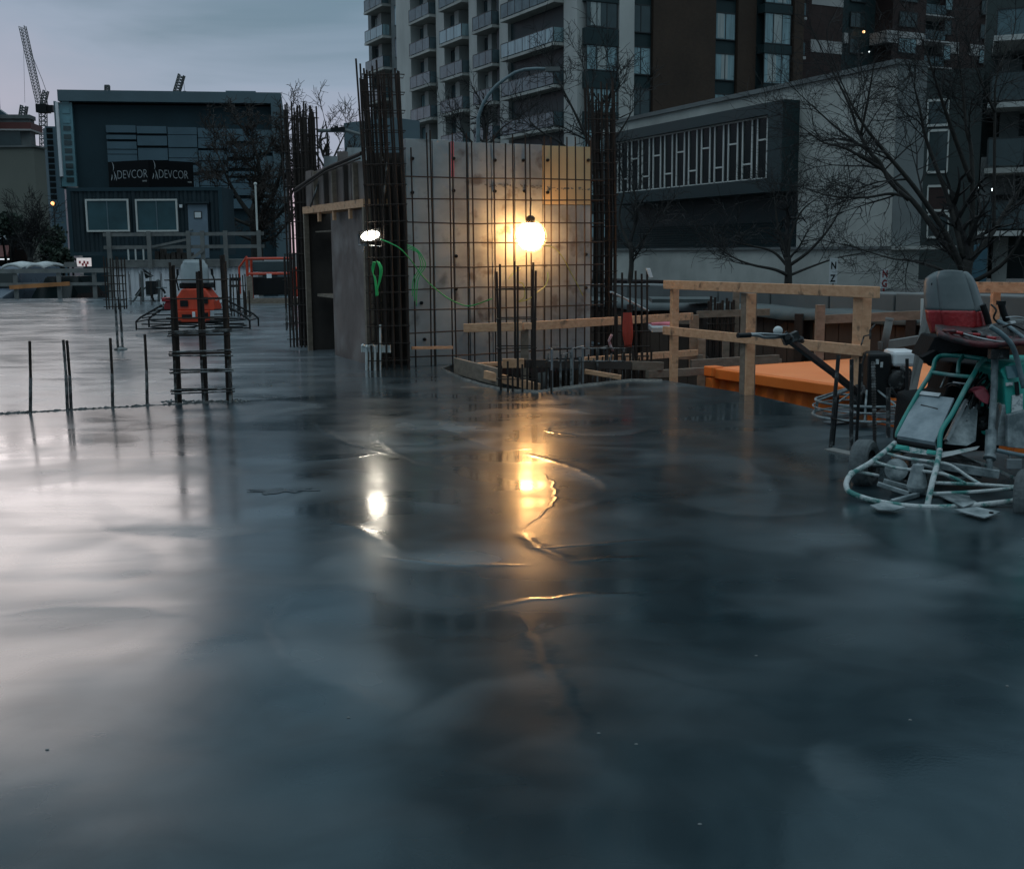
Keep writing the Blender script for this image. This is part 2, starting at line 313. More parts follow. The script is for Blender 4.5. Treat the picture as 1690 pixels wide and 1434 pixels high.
def floor_material():
    m = bpy.data.materials.new('wet troweled concrete'); m.use_nodes = True; t = m.node_tree; n = t.nodes.new; l = t.links.new
    b = t.nodes['Principled BSDF']
    def math_(op, a, b_=None, c=None, clamp=False):
        k = n('ShaderNodeMath'); k.operation = op; k.use_clamp = clamp
        for i, v in enumerate((a, b_, c)):
            if v is None: continue
            if isinstance(v, (int, float)): k.inputs[i].default_value = v
            else: l(v, k.inputs[i])
        return k.outputs[0]
    def noise(vec, sc, det=3, dis=0, col=False):
        k = n('ShaderNodeTexNoise'); k.inputs['Scale'].default_value = sc; k.inputs['Detail'].default_value = det; k.inputs['Distortion'].default_value = dis; l(vec, k.inputs['Vector'])
        return k.outputs[1 if col else 0]
    def rng(v, a, b_, c, d):
        k = n('ShaderNodeMapRange'); k.interpolation_type = 'SMOOTHSTEP'; l(v, k.inputs[0])
        for i, x in enumerate((a, b_, c, d)): k.inputs[i+1].default_value = x
        return k.outputs[0]
    tc = n('ShaderNodeTexCoord'); P = tc.outputs['Object']
    sep = n('ShaderNodeSeparateXYZ'); l(P, sep.inputs[0])
    # warped coordinates make the marks wander and tear a little
    wn = noise(P, 5, 3, 0, True); v1 = n('ShaderNodeVectorMath'); v1.operation = 'SUBTRACT'; l(wn, v1.inputs[0]); v1.inputs[1].default_value = (.5, .5, .5)
    v2 = n('ShaderNodeVectorMath'); v2.operation = 'SCALE'; v2.inputs['Scale'].default_value = .10; l(v1.outputs[0], v2.inputs[0])
    v3 = n('ShaderNodeVectorMath'); v3.operation = 'ADD'; l(P, v3.inputs[0]); l(v2.outputs[0], v3.inputs[1])
    v4 = n('ShaderNodeVectorMath'); v4.operation = 'MULTIPLY'; l(v3.outputs[0], v4.inputs[0]); v4.inputs[1].default_value = (1, 1, 0); W = v4.outputs[0]
    ridge = None; step = None
    for (a, c, d, h, wd, st) in ARCS:
        A, C, D = G(*a), G(*c), G(*d); cen, r = circ(A, C, D)
        k = n('ShaderNodeVectorMath'); k.operation = 'DISTANCE'; l(W, k.inputs[0]); k.inputs[1].default_value = cen
        dd = math_('SUBTRACT', k.outputs['Value'], r)
        k2 = n('ShaderNodeVectorMath'); k2.operation = 'DISTANCE'; l(W, k2.inputs[0]); k2.inputs[1].default_value = C
        half = max((A-C).length, (D-C).length)
        mask = rng(k2.outputs['Value'], half*.55, half*1.25, 1, 0)
        q = math_('DIVIDE', dd, wd*1.05); q = math_('MULTIPLY', q, q); q = math_('MULTIPLY', q, -1.); g = math_('EXPONENT', q)
        g = math_('MULTIPLY', g, mask); ridge = math_('MULTIPLY_ADD', g, h*1.15, ridge) if ridge else math_('MULTIPLY', g, h*1.15)
        s_ = math_('MULTIPLY', rng(dd, -.03, .05, 1, 0), rng(dd, -.55, -.02, .15, 1)); fall = rng(k2.outputs['Value'], half*.2, half*1.1, 1, 0); s_ = math_('MULTIPLY', s_, fall)
        step = math_('MULTIPLY_ADD', s_, st, step) if step else math_('MULTIPLY', s_, st)
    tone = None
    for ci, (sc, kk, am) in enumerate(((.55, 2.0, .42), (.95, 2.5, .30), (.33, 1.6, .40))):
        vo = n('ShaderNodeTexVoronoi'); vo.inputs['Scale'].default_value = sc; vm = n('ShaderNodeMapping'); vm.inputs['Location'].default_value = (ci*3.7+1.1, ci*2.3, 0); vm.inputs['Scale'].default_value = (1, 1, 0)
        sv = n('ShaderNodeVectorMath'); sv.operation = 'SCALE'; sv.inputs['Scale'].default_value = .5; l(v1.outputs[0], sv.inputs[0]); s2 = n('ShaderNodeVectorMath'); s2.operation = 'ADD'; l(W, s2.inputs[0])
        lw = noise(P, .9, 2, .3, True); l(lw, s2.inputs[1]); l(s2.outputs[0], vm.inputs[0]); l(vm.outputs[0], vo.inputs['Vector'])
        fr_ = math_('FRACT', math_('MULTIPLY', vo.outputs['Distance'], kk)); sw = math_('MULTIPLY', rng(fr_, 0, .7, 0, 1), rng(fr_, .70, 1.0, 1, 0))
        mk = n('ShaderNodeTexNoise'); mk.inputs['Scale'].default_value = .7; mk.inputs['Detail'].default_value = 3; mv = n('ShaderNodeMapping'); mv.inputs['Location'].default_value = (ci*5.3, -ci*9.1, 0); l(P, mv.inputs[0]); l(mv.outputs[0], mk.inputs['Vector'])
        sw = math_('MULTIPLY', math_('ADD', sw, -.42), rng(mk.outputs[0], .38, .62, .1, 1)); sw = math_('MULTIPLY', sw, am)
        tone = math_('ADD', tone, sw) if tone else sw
    # broad swirls
    n1 = noise(P, .55, 2, 1.6); n2 = noise(P, 1.7, 4, 2.2)
    mp = n('ShaderNodeMapping'); mp.inputs['Scale'].default_value = (.35, 1.1, 1); l(P, mp.inputs[0]); n3 = noise(mp.outputs[0], 1.1, 5, 1.4)
    # second pour behind the bulkhead line
    a_, b_2 = G(0, 683), G(385, 662); dr = (b_2-a_).normalized(); nn = Vector((-dr.y, dr.x, 0))
    dp = n('ShaderNodeVectorMath'); dp.operation = 'DOT_PRODUCT'; l(P, dp.inputs[0]); dp.inputs[1].default_value = nn
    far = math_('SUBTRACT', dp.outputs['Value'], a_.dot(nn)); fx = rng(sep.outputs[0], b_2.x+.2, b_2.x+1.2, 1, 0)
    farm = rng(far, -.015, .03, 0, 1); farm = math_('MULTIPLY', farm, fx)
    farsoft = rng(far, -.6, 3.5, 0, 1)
    near = rng(sep.outputs[1], 3.0, 9.0, 1, 0)
    ro = math_('ADD', rng(n1, .35, .65, .095, .19), rng(n3, .35, .7, -.02, .07))
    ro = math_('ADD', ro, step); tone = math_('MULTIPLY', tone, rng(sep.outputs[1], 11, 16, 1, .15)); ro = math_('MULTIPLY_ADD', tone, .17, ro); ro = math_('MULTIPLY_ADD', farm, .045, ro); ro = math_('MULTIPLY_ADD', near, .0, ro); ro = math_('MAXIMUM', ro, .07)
    l(math_('ADD', ro, .15), b.inputs['Roughness']); l(ro, b.inputs['Coat Roughness']); b.inputs['Coat Weight'].default_value = .9; b.inputs['Coat IOR'].default_value = 1.42
    cr = n('ShaderNodeMix'); cr.data_type = 'RGBA'; l(rng(n2, .3, .7, 0, 1), cr.inputs[0]); cr.inputs[6].default_value = (.008, .020, .026, 1); cr.inputs[7].default_value = (.019, .036, .044, 1)
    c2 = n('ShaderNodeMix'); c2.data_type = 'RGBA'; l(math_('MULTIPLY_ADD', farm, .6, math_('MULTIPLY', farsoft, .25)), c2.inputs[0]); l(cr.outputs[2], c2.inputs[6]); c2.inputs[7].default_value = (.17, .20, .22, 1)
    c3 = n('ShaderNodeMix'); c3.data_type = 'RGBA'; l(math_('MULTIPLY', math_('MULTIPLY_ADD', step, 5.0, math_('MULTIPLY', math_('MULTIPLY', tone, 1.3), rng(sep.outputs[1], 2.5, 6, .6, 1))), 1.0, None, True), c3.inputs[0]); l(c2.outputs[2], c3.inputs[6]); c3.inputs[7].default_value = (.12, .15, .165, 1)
    # puddled fines and small specks
    sp = noise(P, 3.1, 6); spm = rng(sp, .69, .72, 0, 1)
    c4 = n('ShaderNodeMix'); c4.data_type = 'RGBA'; l(math_('MULTIPLY', math_('MULTIPLY', spm, .7), rng(sep.outputs[1], 7, 11, 1, 0)), c4.inputs[0]); l(c3.outputs[2], c4.inputs[6]); c4.inputs[7].default_value = (.02, .026, .03, 1)
    l(c4.outputs[2], b.inputs['Base Color'])
    b.inputs['IOR'].default_value = 1.5; b.inputs['Specular IOR Level'].default_value = .12
    ridge = math_('MULTIPLY', ridge, rng(sep.outputs[1], 10.5, 13.5, 1, 0.0))
    h = math_('MULTIPLY_ADD', noise(P, 1.1, 2, 1.2), 1.0, ridge); h = math_('MULTIPLY_ADD', noise(mp.outputs[0], 3.5, 3, 1), .2, h)
    h = math_('MULTIPLY_ADD', math_('MULTIPLY', noise(P, 70, 4), rng(sep.outputs[1], 4, 11, 1, 0)), .10, h)
    h = math_('MULTIPLY', h, rng(sep.outputs[1], 9, 14, 1, .25)); bp = n('ShaderNodeBump'); bp.inputs['Strength'].default_value = 1; bp.inputs['Distance'].default_value = .001; l(h, bp.inputs['Height']); l(bp.outputs[0], b.inputs['Normal']); l(bp.outputs[0], b.inputs['Coat Normal'])
    return m
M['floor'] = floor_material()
EDGE = [G(1380, 683), G(1237, 650), G(1100, 628), G(1060, 626), G(960, 636), G(885, 646), G(833, 643), G(765, 626), G(728, 609)]
e0 = EDGE[0]; dirE = (EDGE[1]-EDGE[0]).normalized()
poly = [Vector((-40, -4, 0)), Vector((e0-dirE*14).to_tuple()), *EDGE, Vector((-.55, 16.2, 0)), Vector((1.6, 17.6, 0)), Vector((.6, 22, 0)), Vector((.6, 39.5, 0)), Vector((-40, 39.5, 0))]
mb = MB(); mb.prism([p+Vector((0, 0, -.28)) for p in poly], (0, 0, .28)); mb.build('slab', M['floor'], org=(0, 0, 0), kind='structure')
Z3 = Vector((0, 0, 1))
# ------------------------------------------------------------------ ground, pit and shoring
mb = MB(); mb.quad((-900, -300, -2.75), (900, -300, -2.75), (900, 2500, -2.75), (-900, 2500, -2.75)); mb.build('ground', M['ground'], org=(0, 0, 0), kind='structure')
mb = MB(); mb.prism([(-400, 39.7, -2.7), (.55, 39.7, -2.7), (.55, 22, -2.7), (2.0, 21.4, -2.7), (6.2, 14.6, -2.7), (40, 6, -2.7), (400, 6, -2.7), (400, 900, -2.7), (-400, 900, -2.7)], (0, 0, 1.5))
mb.build('street_ground', M['ground'], org=(0, 0, 0), kind='structure')
SH = Frame((2.27, 20.6), (.53, -.85)); SL = 16.0
mb = MB()
mb.prism([SH.p(-3, -1.2, -.3), SH.p(SL, -1.2, -.3), SH.p(SL, -1.2, -30)+Vector((20, 0, 0)), SH.p(-3, -1.2, -18)], (0, 0, 1.6)); mb.build('raised_ground', M['ground'], org=(0, 0, 0), kind='structure')
sh = thing('shoring_wall', 'brown timber lagging wall holding back the pit behind the orange container', 'retaining wall', SH.p(0, -2.75))
mb = MB(); u = -3.0; k = 0
while u < SL:
    mb.fb(SH, u, u+.235, -2.72, .42+random.uniform(-.03, .03), -.05-random.random()*.02, 0); u += .25; k += 1
mb.build('lagging', M['shore'], sh)
for i in range(9):
    mb = MB(); u = -2.2+i*2.0; mb.fb(SH, u, u+.16, -2.72, .5, .01, .03); mb.fb(SH, u+.07, u+.09, -2.7, .5, .03, .15); mb.fb(SH, u, u+.16, -2.72, .5, .15, .17)
    mb.build('steel_pile', M['rebar'], sh)
mb = MB(); rows = []
for i in range(60):
    u = -3+i*SL/44; sag = .05*math.sin(i*1.3)+.03*math.sin(i*.6)
    rows.append([SH.p(u, .42+sag*.3, .10+abs(sag)), SH.p(u, .55, .04), SH.p(u, .57+sag*.3, -.35)])
mb.loft(rows); mb.build('tarpaulin', M['tarp'], sh, smooth=True, solid=.01)
bw = thing('block_wall', 'low wall of big grey concrete blocks behind the pit shoring', 'block wall', SH.p(0, .35, -.8))
for i in range(13):
    mb = MB(); u = -2.6+i*1.24; mb.fb(SH, u, u+1.21, .38, .80+random.uniform(-.01, .01), -1.3, -.75); mb.build('block', M['concd'], bw, bevel=.02)
# ------------------------------------------------------------------ orange container
d1 = Vector((.45, -.893, 0)); d2 = Vector((.893, .45, 0)); c0 = G(1178, 607, .05); zt, zb = .05, -2.54
ct = thing('shipping_container', 'bright orange steel container sunk in the pit beside the slab edge', 'container', Vector((c0.x, c0.y, zb)))
def corr(mb, a, d, nrm, ln, z0, z1, step=.28, dep=.045):
    k = int(ln/step); prof = []
    for i in range(k):
        s0 = i*ln/k; w_ = ln/k
        prof += [(s0, 0), (s0+w_*.32, 0), (s0+w_*.5, -dep), (s0+w_*.82, -dep)]
    prof.append((ln, 0)); rows = [[a+d*s_+nrm*o_+Z3*(z-a.z) for s_, o_ in prof] for z in (z0, z1)]; mb.loft(rows)
A = Vector((c0.x, c0.y, 0)); LN, WD = 6.06, 2.44
mb = MB(); corr(mb, A+d2*.03, d1, -d2, LN, zb+.15, zt-.12); corr(mb, A+d2*(WD-.03), d1, d2, LN, zb+.15, zt-.12); corr(mb, A+d1*.03, d2, -d1, WD, zb+.15, zt-.12); corr(mb, A+d1*(LN-.03), d2, d1, WD, zb+.15, zt-.12)
mb.build('side_panel', M['orange'], ct)
mb = MB()
for a, b_ in ((A, A+d1*LN), (A+d2*WD, A+d2*WD+d1*LN), (A, A+d2*WD), (A+d1*LN, A+d1*LN+d2*WD)):
    for z in (zt-.06, zb+.08): mb.beam(a+Z3*z, b_+Z3*z, .09, .12)
for a in (A, A+d1*LN, A+d2*WD, A+d2*WD+d1*LN): mb.beam(a+Z3*zb, a+Z3*(zt-.11), .14, .14, up=d1)
mb.build('rail_frame', M['orange'], ct, bevel=.01)
for a in (A, A+d1*LN, A+d2*WD, A+d2*WD+d1*LN): mb = MB(); mb.box(a+Z3*(zt-.04), (.085, .085, .06), Matrix((d1, d2, Z3)).transposed()); mb.build('corner_casting', M['orange'], ct, bevel=.012)
mb = MB(); mb.prism([A+d1*.04+d2*.04+Z3*(zt-.02), A+d1*(LN-.04)+d2*.04+Z3*(zt-.02), A+d1*(LN-.04)+d2*(WD-.04)+Z3*(zt-.02), A+d1*.04+d2*(WD-.04)+Z3*(zt-.02)], (0, 0, .022)); mb.build('roof', M['orangel'], ct)
# ------------------------------------------------------------------ apartment tower (balconies + brick)
c = AT(958, 400, 84.0); T1 = Frame((c.x, c.y), (-.454, .891)); T2 = Frame((c.x, c.y), (.891, .454))
# T1.u grows to the back left; T2.u grows to the right
tw = thing('apartment_tower', 'tall grey and brown brick apartment tower with glass balconies, behind the formwork', 'building', Vector((c.x, c.y, .4)))
uL = T1.U(617); ZT = 66.0; FL = [10.0+2.85*k for k in range(-3, 19)]
uR2 = T2.U(1300)
mb = MB(); mb.fb(T1, .2, uL, .4, ZT, -14, -1.6); mb.build('wall', M['tgrey'], tw)
def P1(px): return T1.U(px)
# piers
for a, b_, pr in ((670, 693, .5), (730, 743, .25), (783, 796, .25), (832, 846, .25)):
    mb = MB(); mb.fb(T1, P1(b_), P1(a), .4, ZT, -1.65, pr); mb.build('pier', M['concp'], tw)
mb = MB(); mb.fb(T1, -.05, P1(937), .4, ZT, -1.65, .3); mb.build('pier', M['concp'], tw)
# left-most strip: wall with small windows between 654 and 670
mb = MB(); mb.fb(T1, P1(670), P1(654), .4, ZT, -1.65, 0); mb.fb(T1, P1(622), uL, .4, ZT, -1.65, .0); mb.build('wall', M['tgrey'], tw)
def winbox(mbg, mbf, fr, u0, u1, z0, z1, o, n, fw=.07):
    mbg.fb(fr, u0+.02, u1-.02, z0+.02, z1-.02, o-.06, o)
    us = [u0+(u1-u0)*i/n for i in range(n+1)]
    for u in us: mbf.fb(fr, u-fw/2, u+fw/2, z0, z1, o-.05, o+.02)
    mbf.fb(fr, u0, u1, z0-.04, z0+.04, o-.05, o+.03); mbf.fb(fr, u0, u1, z1-.04, z1+.04, o-.05, o+.03)
rw = random.Random(3)
for k, z in enumerate(FL):
    vis = 7 < z < 27
    if vis:
        mg = MB(); mf = MB(); winbox(mg, mf, T1, P1(668), P1(660), z+.7, z+2.5, .03, 1)
        f_ = mf.build('window_frame', M['dframe'], tw); mg.build('pane', M['curt'] if k % 2 else M['balg'], f_)
bays = [(653, 623, 1.5, 1.0), (729, 695, 1.5, .95), (782, 744, 1.5, .95), (831, 798, 1.5, .95), (936, 848, 1.9, .97)]
upper = MB(); upper_g = MB()
for bi, (pr_, pl_, dep, fr_) in enumerate(bays):
    ua, ub = P1(pr_), P1(pl_)     # ua near, ub far
    wB = ub-ua
    for k, z in enumerate(FL):
        vis = 9 < z < 26 if bi else 11 < z < 30
        # recess back wall: glazing at far side, pale wall strip, dark door
        a_ = MB() if vis else upper
        slab = MB() if vis else upper
        slab.i = 0
        slab.fb(T1, ua, ub, z-.2, z, -1.6, dep*.55)
        if not vis: continue
        bal = slab.build('balcony_slab', M['conc'], tw)
        # glass guard panels with rail and posts
        g = MB(); o_ = dep*.55
        npan = 3 if bi < 4 else 7; L0, L1 = ua+.15, ub-.1
        for q in range(npan):
            s0 = L0+(L1-L0)*q/npan; s1 = L0+(L1-L0)*(q+1)/npan
            g.fb(T1, s0+.05, s1-.05, z+.08, z+1.02, o_-.06, o_-.03)
        g.fb(T1, L1-.02, L1+.0, z+.08, z+1.02, -.1, o_-.07); g.fb(T1, L0-.02, L0, z+.08, z+1.02, .1, o_-.07)
        g.build('glass_guard', M['balg'] if (k*3+bi*5) % 7 else M['curt'], bal)
        h = MB(); h.fb(T1, L0, L1, z+1.03, z+1.08, o_-.07, o_-.02)
        for q in range(npan+1):
            s0 = L0+(L1-L0)*q/npan; h.fb(T1, s0-.025, s0+.025, z, z+1.03, o_-.07, o_-.02)
        h.build('guard_rail', M['dframe'], bal)
        # glazing in the recess
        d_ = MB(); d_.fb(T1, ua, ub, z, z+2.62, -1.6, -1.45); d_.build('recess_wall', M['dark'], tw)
        d_ = MB(); d_.fb(T1, ua+wB*.62, ua+wB*.80, z, z+2.62, -1.44, -.25); d_.build('partition', M['concp'], tw)
        mg = MB(); mf = MB(); winbox(mg, mf, T1, ua+wB*.84, ub, z+.45, z+2.4, -.35, 2)
        f_ = mf.build('window_frame', M['dframe'], tw); mg.build('pane', M[rw.choice(('curt', 'curt2', 'balg', 'balg', 'glass'))], f_)
        if rw.random() < .45:
            pt = MB(); s0 = rw.uniform(L0, L1-.6); hh = rw.uniform(.4, .95); pt.fb(T1, s0, s0+.45, z, z+hh, o_-.6, o_-.2); pt.fb(T1, s0+.05, s0+.4, z+hh, z+hh+.3, o_-.6, o_-.5); pt.build('balcony_furniture', M[rw.choice(('dark', 'concd', 'lumd'))], bal)
        if bi == 4:
            mg = MB(); mf = MB(); winbox(mg, mf, T1, ua+wB*.05, ua+wB*.55, z+.1, z+2.4, -1.3, 5)
            f_ = mf.build('window_frame', M['dframe'], tw); mg.build('pane', M['curt'] if rw.random() < .7 else M['glass'], f_)
o_ = upper.build('upper_balcony_slabs', M['concp'], tw, kind='stuff')
mb = MB()
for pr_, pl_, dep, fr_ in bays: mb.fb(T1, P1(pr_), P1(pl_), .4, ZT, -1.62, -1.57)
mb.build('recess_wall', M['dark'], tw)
# second face
def P2(px): return T2.U(px)
mb = MB(); mb.fb(T2, P2(1072), P2(1172), .4, ZT, -14, .25); mb.fb(T2, P2(1208), P2(1237), .4, ZT, -14, .25); mb.fb(T2, P2(1286), P2(1301), .4, ZT, -14, 1.1)
mb.build('wall', M['brick'], tw)
mb = MB(); mb.fb(T2, P2(1013), P2(1037), .4, ZT, -13, .6); mb.build('pier', M['concp'], tw)
mb = MB(); mb.fb(T2, .02, P2(1072), .4, ZT, -12.9, -.35); mb.fb(T2, P2(1172), P2(1208), .4, ZT, -14, -.1); mb.fb(T2, P2(1237), P2(1286), .4, ZT, -14, .1); mb.build('wall', M['spand'], tw)
cols = [(960, 1012, 3, .75, 1.9, .5), (1037, 1072, 2, .75, 2.1, .02), (1173, 1207, 2, .75, 2.1, .05), (1240, 1284, 3, .6, 2.25, .9)]
lit = {(0, 3): 1, (0, 2): 1, (0, 1): 0, (1, 3): 1, (2, 2): 1, (3, 1): 1, (3, 2): 1, (3, 3): 1, (1, 2): 0, (3, 0): 1, (2, 1): 1}
stuffw = MB(); stuffs = MB()
for ci, (pa, pb, n_, s0, s1, o_) in enumerate(cols):
    ua, ub = P2(pa), P2(pb)
    for k, z in enumerate(FL):
        vis = 9 < z < 25
        z_ = z+.1 - (.0 if ci < 2 else .0)
        if vis:
            sp = MB(); sp.fb(T2, ua, ub, z_+s1+.4, z_+2.85+s0-.18, -.3, o_+(.08 if ci in (0, 3) else -.1)); sp.build('spandrel', M['spand'], tw)
            mg = MB(); mf = MB(); winbox(mg, mf, T2, ua+.08, ub-.08, z_+s0-.1, z_+s1+.4, o_, n_)
            f_ = mf.build('window_frame', M['dframe'], tw); mg.build('pane', M['curt'] if lit.get((ci, k-1), rw.random() < .5) else M['glass'], f_)
            if ci != 1 and rw.random() < .7:
                cu_ = MB(); q0 = rw.uniform(ua+.1, (ua+ub)/2); cu_.fb(T2, q0, q0+(ub-ua)*.3, z_+s0, z_+s1+.35, o_, o_+.012); cu_.build('curtain', M['curt2'], f_)
        else:
            stuffw.fb(T2, ua+.08, ub-.08, z_+s0, z_+s1+.4, -.3, o_+.1); stuffs.fb(T2, ua, ub, z_+s1+.4, z_+2.85+s0, -.3, o_+.1)
stuffw.build('upper_windows', M['curt'], tw, kind='stuff'); stuffs.build('upper_spandrels', M['spand'], tw, kind='stuff')
mb = MB(); mb.fb(T1, -.05, uL, ZT, ZT+1, -14, .3); mb.fb(T2, .1, P2(1301), ZT, ZT+.9, -14, .2); mb.build('roof', M['concd'], tw)
for k, z in enumerate(FL):
    if 11 < z < 25:
        mb = MB(); mb.fb(T2, P2(1302), P2(1317), z-.2, z, -1.5, .3); bal = mb.build('balcony_slab', M['cream'], tw)
        mb = MB(); mb.fb(T2, P2(1303), P2(1316), z+.1, z+1.0, .2, .24); mb.build('glass_guard', M['balg'], bal)
# ------------------------------------------------------------------ far brick tower
c = AT(1318, 400, 128.0); B1 = Frame((c.x, c.y), (.891, .454)); zb_ = .4
bt = thing('apartment_tower', 'dark red brick apartment tower with pale bands, behind the low concrete building', 'building', Vector((c.x, c.y, .4)))
def PB(px): return B1.U(px)
mb = MB()
for a, b_, o_ in ((1318, 1368, 1.0), (1437, 1490, 2.0), (1540, 1590, 0.6), (1590, 1690, 0.4)): mb.fb(B1, PB(a), PB(b_), .4, 60, -14, o_)
mb.build('wall', M['brick2'], bt)
mb = MB(); mb.fb(B1, PB(1368), PB(1800), .4, 60, -14.1, -.6); mb.build('wall', M['spand'], bt)
FB = [ZA(1450, 27, 128)-2.6*3+2.62*k for k in range(0, 14)]
for zz, (a, b_, o_) in [(ZA(1345, 78, 128), (1318, 1368, 1.05)), (ZA(1450, 53, 128), (1428, 1490, 2.06)), (ZA(1550, 62, 130), (1533, 1560, .66)), (ZA(1620, 62, 130), (1578, 1628, .66)), (ZA(1345, 0, 128), (1318, 1368, 1.05))]:
    mb = MB(); mb.fb(B1, PB(a), PB(b_), zz-.62, zz+.62, -.5, o_); mb.build('pale_band', M['cream'], bt)
rw = random.Random(5)
for a, b_, o_, n_ in ((1447, 1475, 2.04, 3), (1396, 1421, -.5, 3), (1535, 1546, .64, 1), (1593, 1612, .64, 2), (1625, 1636, .44, 1)):
    for k, yy in enumerate((77, 34, -8)):
        z = ZA((a+b_)/2, yy, 132)
        mg = MB(); mf = MB(); winbox(mg, mf, B1, PB(a), PB(b_), z-.75, z+.75, o_+.06, n_)
        f_ = mf.build('window_frame', M['dframe'], bt); mg.build('pane', M['curt'] if (k == 0 and a in (1447, 1535)) or rw.random() < .5 else M['glass'], f_)
for yy in (104, 60, 17):
    z = ZA(1510, yy, 131); mb = MB(); mb.fb(B1, PB(1489), PB(1535), z-.15, z, -.5, 2.0); bal = mb.build('balcony_slab', M['cream'], bt)
    mb = MB()
    for q in range(4): mb.fb(B1, PB(1489)+.1+q*.78, PB(1489)+.8+q*.78, z+.1, z+1.05, 1.9, 1.94)
    mb.build('glass_guard', M['balg'], bal)
mb = MB(); mb.fb(B1, PB(1385), PB(1392), ZA(1388, 72, 131), ZA(1388, 55, 131), -.6, -.3); mb.build('pale_band', M['cream'], bt)
mb = MB(); mb.sphere(B1.p(PB(1412), ZA(1412, 43, 128), .1), .15, n=8, k=6); lt = mb.build('wall_lamp', emis('warm wall lamp', (1, .55, .25), 2.2), bt)
mb = MB(); mb.sphere(B1.p(PB(1422), ZA(1422, 76, 128), .1), .08, n=8, k=6); mb.build('wall_lamp', emis('white wall lamp', (.8, .9, .9), 1.6), bt)
mb = MB(); mb.fb(B1, PB(1318), PB(1800), 60, 61, -14, .6); mb.build('roof', M['concd'], bt)
# ------------------------------------------------------------------ low concrete building with the hanging window box
c = AT(1470, 400, 33.0); C1 = Frame((c.x, c.y), (-.3955, .9185)); C2 = Frame((c.x, c.y), (.9185, .3955))
lb = thing('concrete_building', 'low pale concrete building with a long projecting window box', 'building', Vector((c.x, c.y, .3)))
zt = C1.uv(1472, 109)[1]; ul = C1.U(985)
v1 = C1.U(1314); zs = C1.uv(1400, 407)[1]      # string ledge
zbt = C1.uv(1313, 167)[1]; zbb = C1.uv(1313, 316)[1]
mb = MB()
TK = -C2.U(1518); mb.fb(C1, 0, v1, zs, zt, TK, 0)                # wall to the right of the box
mb.fb(C1, v1, ul, zbt, zt, TK, -.0)            # band above the box
mb.build('wall', M['conc'], lb)
mb = MB(); mb.fb(C1, 0, ul, .3, zs-.08, TK, .0); mb.build('base_wall', M['conc'], lb)
mb = MB(); mb.fb(C1, -.03, ul, zs-.08, zs, TK, .10); mb.build('ledge', M['concd'], lb)
mb = MB(); mb.fb(C1, v1, ul, zs+.002, zbt-.003, TK, -.6)
rr_ = random.Random(9)
for i in range(110):
    for j in range(13):
        u = v1+.1+i*(ul-v1-.3)/110; z = zs+.06+j*.088
        if z > zbb-.9: continue
        mb.quad(C1.p(u, z, -.59), C1.p(u+.05, z-.03, -.57), C1.p(u+.1, z, -.59), C1.p(u+.05, z+.05, -.56))
mb.build('tiled_wall', M['spand'], lb)
ub0, ub1 = v1, C1.U(1018)
O = .62                                         # box face proud of the wall
zf0 = C1.uv(1313, 316)[1]-.0
mb = MB(); bx0, bx1 = ub0+.0, ub1
mb.fb(C1, bx0, bx1, zbb, zbb+.42, -.55, O); mb.fb(C1, bx0, bx1, zbt-.36, zbt-.004, -.55, O); mb.fb(C1, bx0, bx0+.75, zbb+.42, zbt-.36, -.55, O); mb.fb(C1, bx1-.3, bx1, zbb+.42, zbt-.36, -.55, O)
wb = mb.build('window_box', M['spand'], lb)
mb = MB(); mb.fb(C1, bx0+.75, bx1-.3, zbb+.42, zbt-.36, -.4, O-.22); mb.build('pane', M['carg'], wb)
mb = MB(); g0, g1, h0, h1 = bx0+.75, bx1-.3, zbb+.42, zbt-.36
mb.fb(C1, g0, g1, h0, h0+.05, O-.22, O-.185); mb.fb(C1, g0, g1, h1-.05, h1, O-.22, O-.185)
nc = 13; cw = (g1-g0)/nc
for i in range(nc+1):
    u = g0+i*cw
    mb.fb(C1, u-.032, u+.032, h0, h1, O-.22, O-.185)
    if i < nc:
        mb.fb(C1, u+cw*.36-.032, u+cw*.36+.032, h0, h1, O-.22, O-.185)
        zz = h0+(h1-h0)*(.63 if i % 2 == 0 else .27); mb.fb(C1, u+cw*.36, u+cw, zz-.025, zz+.025, O-.22, O-.185)
mb.build('mullions', M['frame'], wb)
mb = MB(); mb.fb(C1, -.05, ul, zt, zt+.14, TK, .1); mb.build('roof', M['concd'], lb)
# side face
sx = C2.U(1518)
mb = MB(); mb.fb(C2, .01, sx-.01, zs+.01, zt-.01, 0, .02); mb.build('side_shade_sheet', M['conc_shade'], lb)  # thin darker sheet; the end wall's shade is put into its colour
mb = MB(); mb.fb(C2, .003, sx+1.1, zs-.1, zs-.003, -3, .25); mb.build('canopy', M['conc'], lb)
# ------------------------------------------------------------------ green grey block behind the tree
c = AT(1508, 400, 42.0); D1 = Frame((c.x, c.y), (.935, -.355))
gb = thing('apartment_block', 'dark green grey apartment block with long balconies, behind the big bare tree', 'building', Vector((c.x, c.y, .3)))
def PD(px): return D1.U(px)
zt = D1.uv(1520, 118)[1]
mb = MB(); mb.fb(D1, .0, PD(1610), .3, zt, -6, 0); mb.fb(D1, PD(1610), PD(1950), .3, 13, -6, -1.5); mb.fb(D1, PD(1950), PD(2050), .3, 13, -6, .9); mb.build('wall', mat('green grey stucco', (.045, .06, .06), .85, var=.2, scale=.6, bump=0), gb)
mb = MB(); mb.fb(D1, PD(1612), PD(1632), .3, zt*.6, -1.5, .1); mb.fb(D1, PD(1640), PD(1672), D1.uv(1655, 120)[1]-4, D1.uv(1655, 95)[1], -1.4, -.6); mb.build('pier', M['concd'], gb)
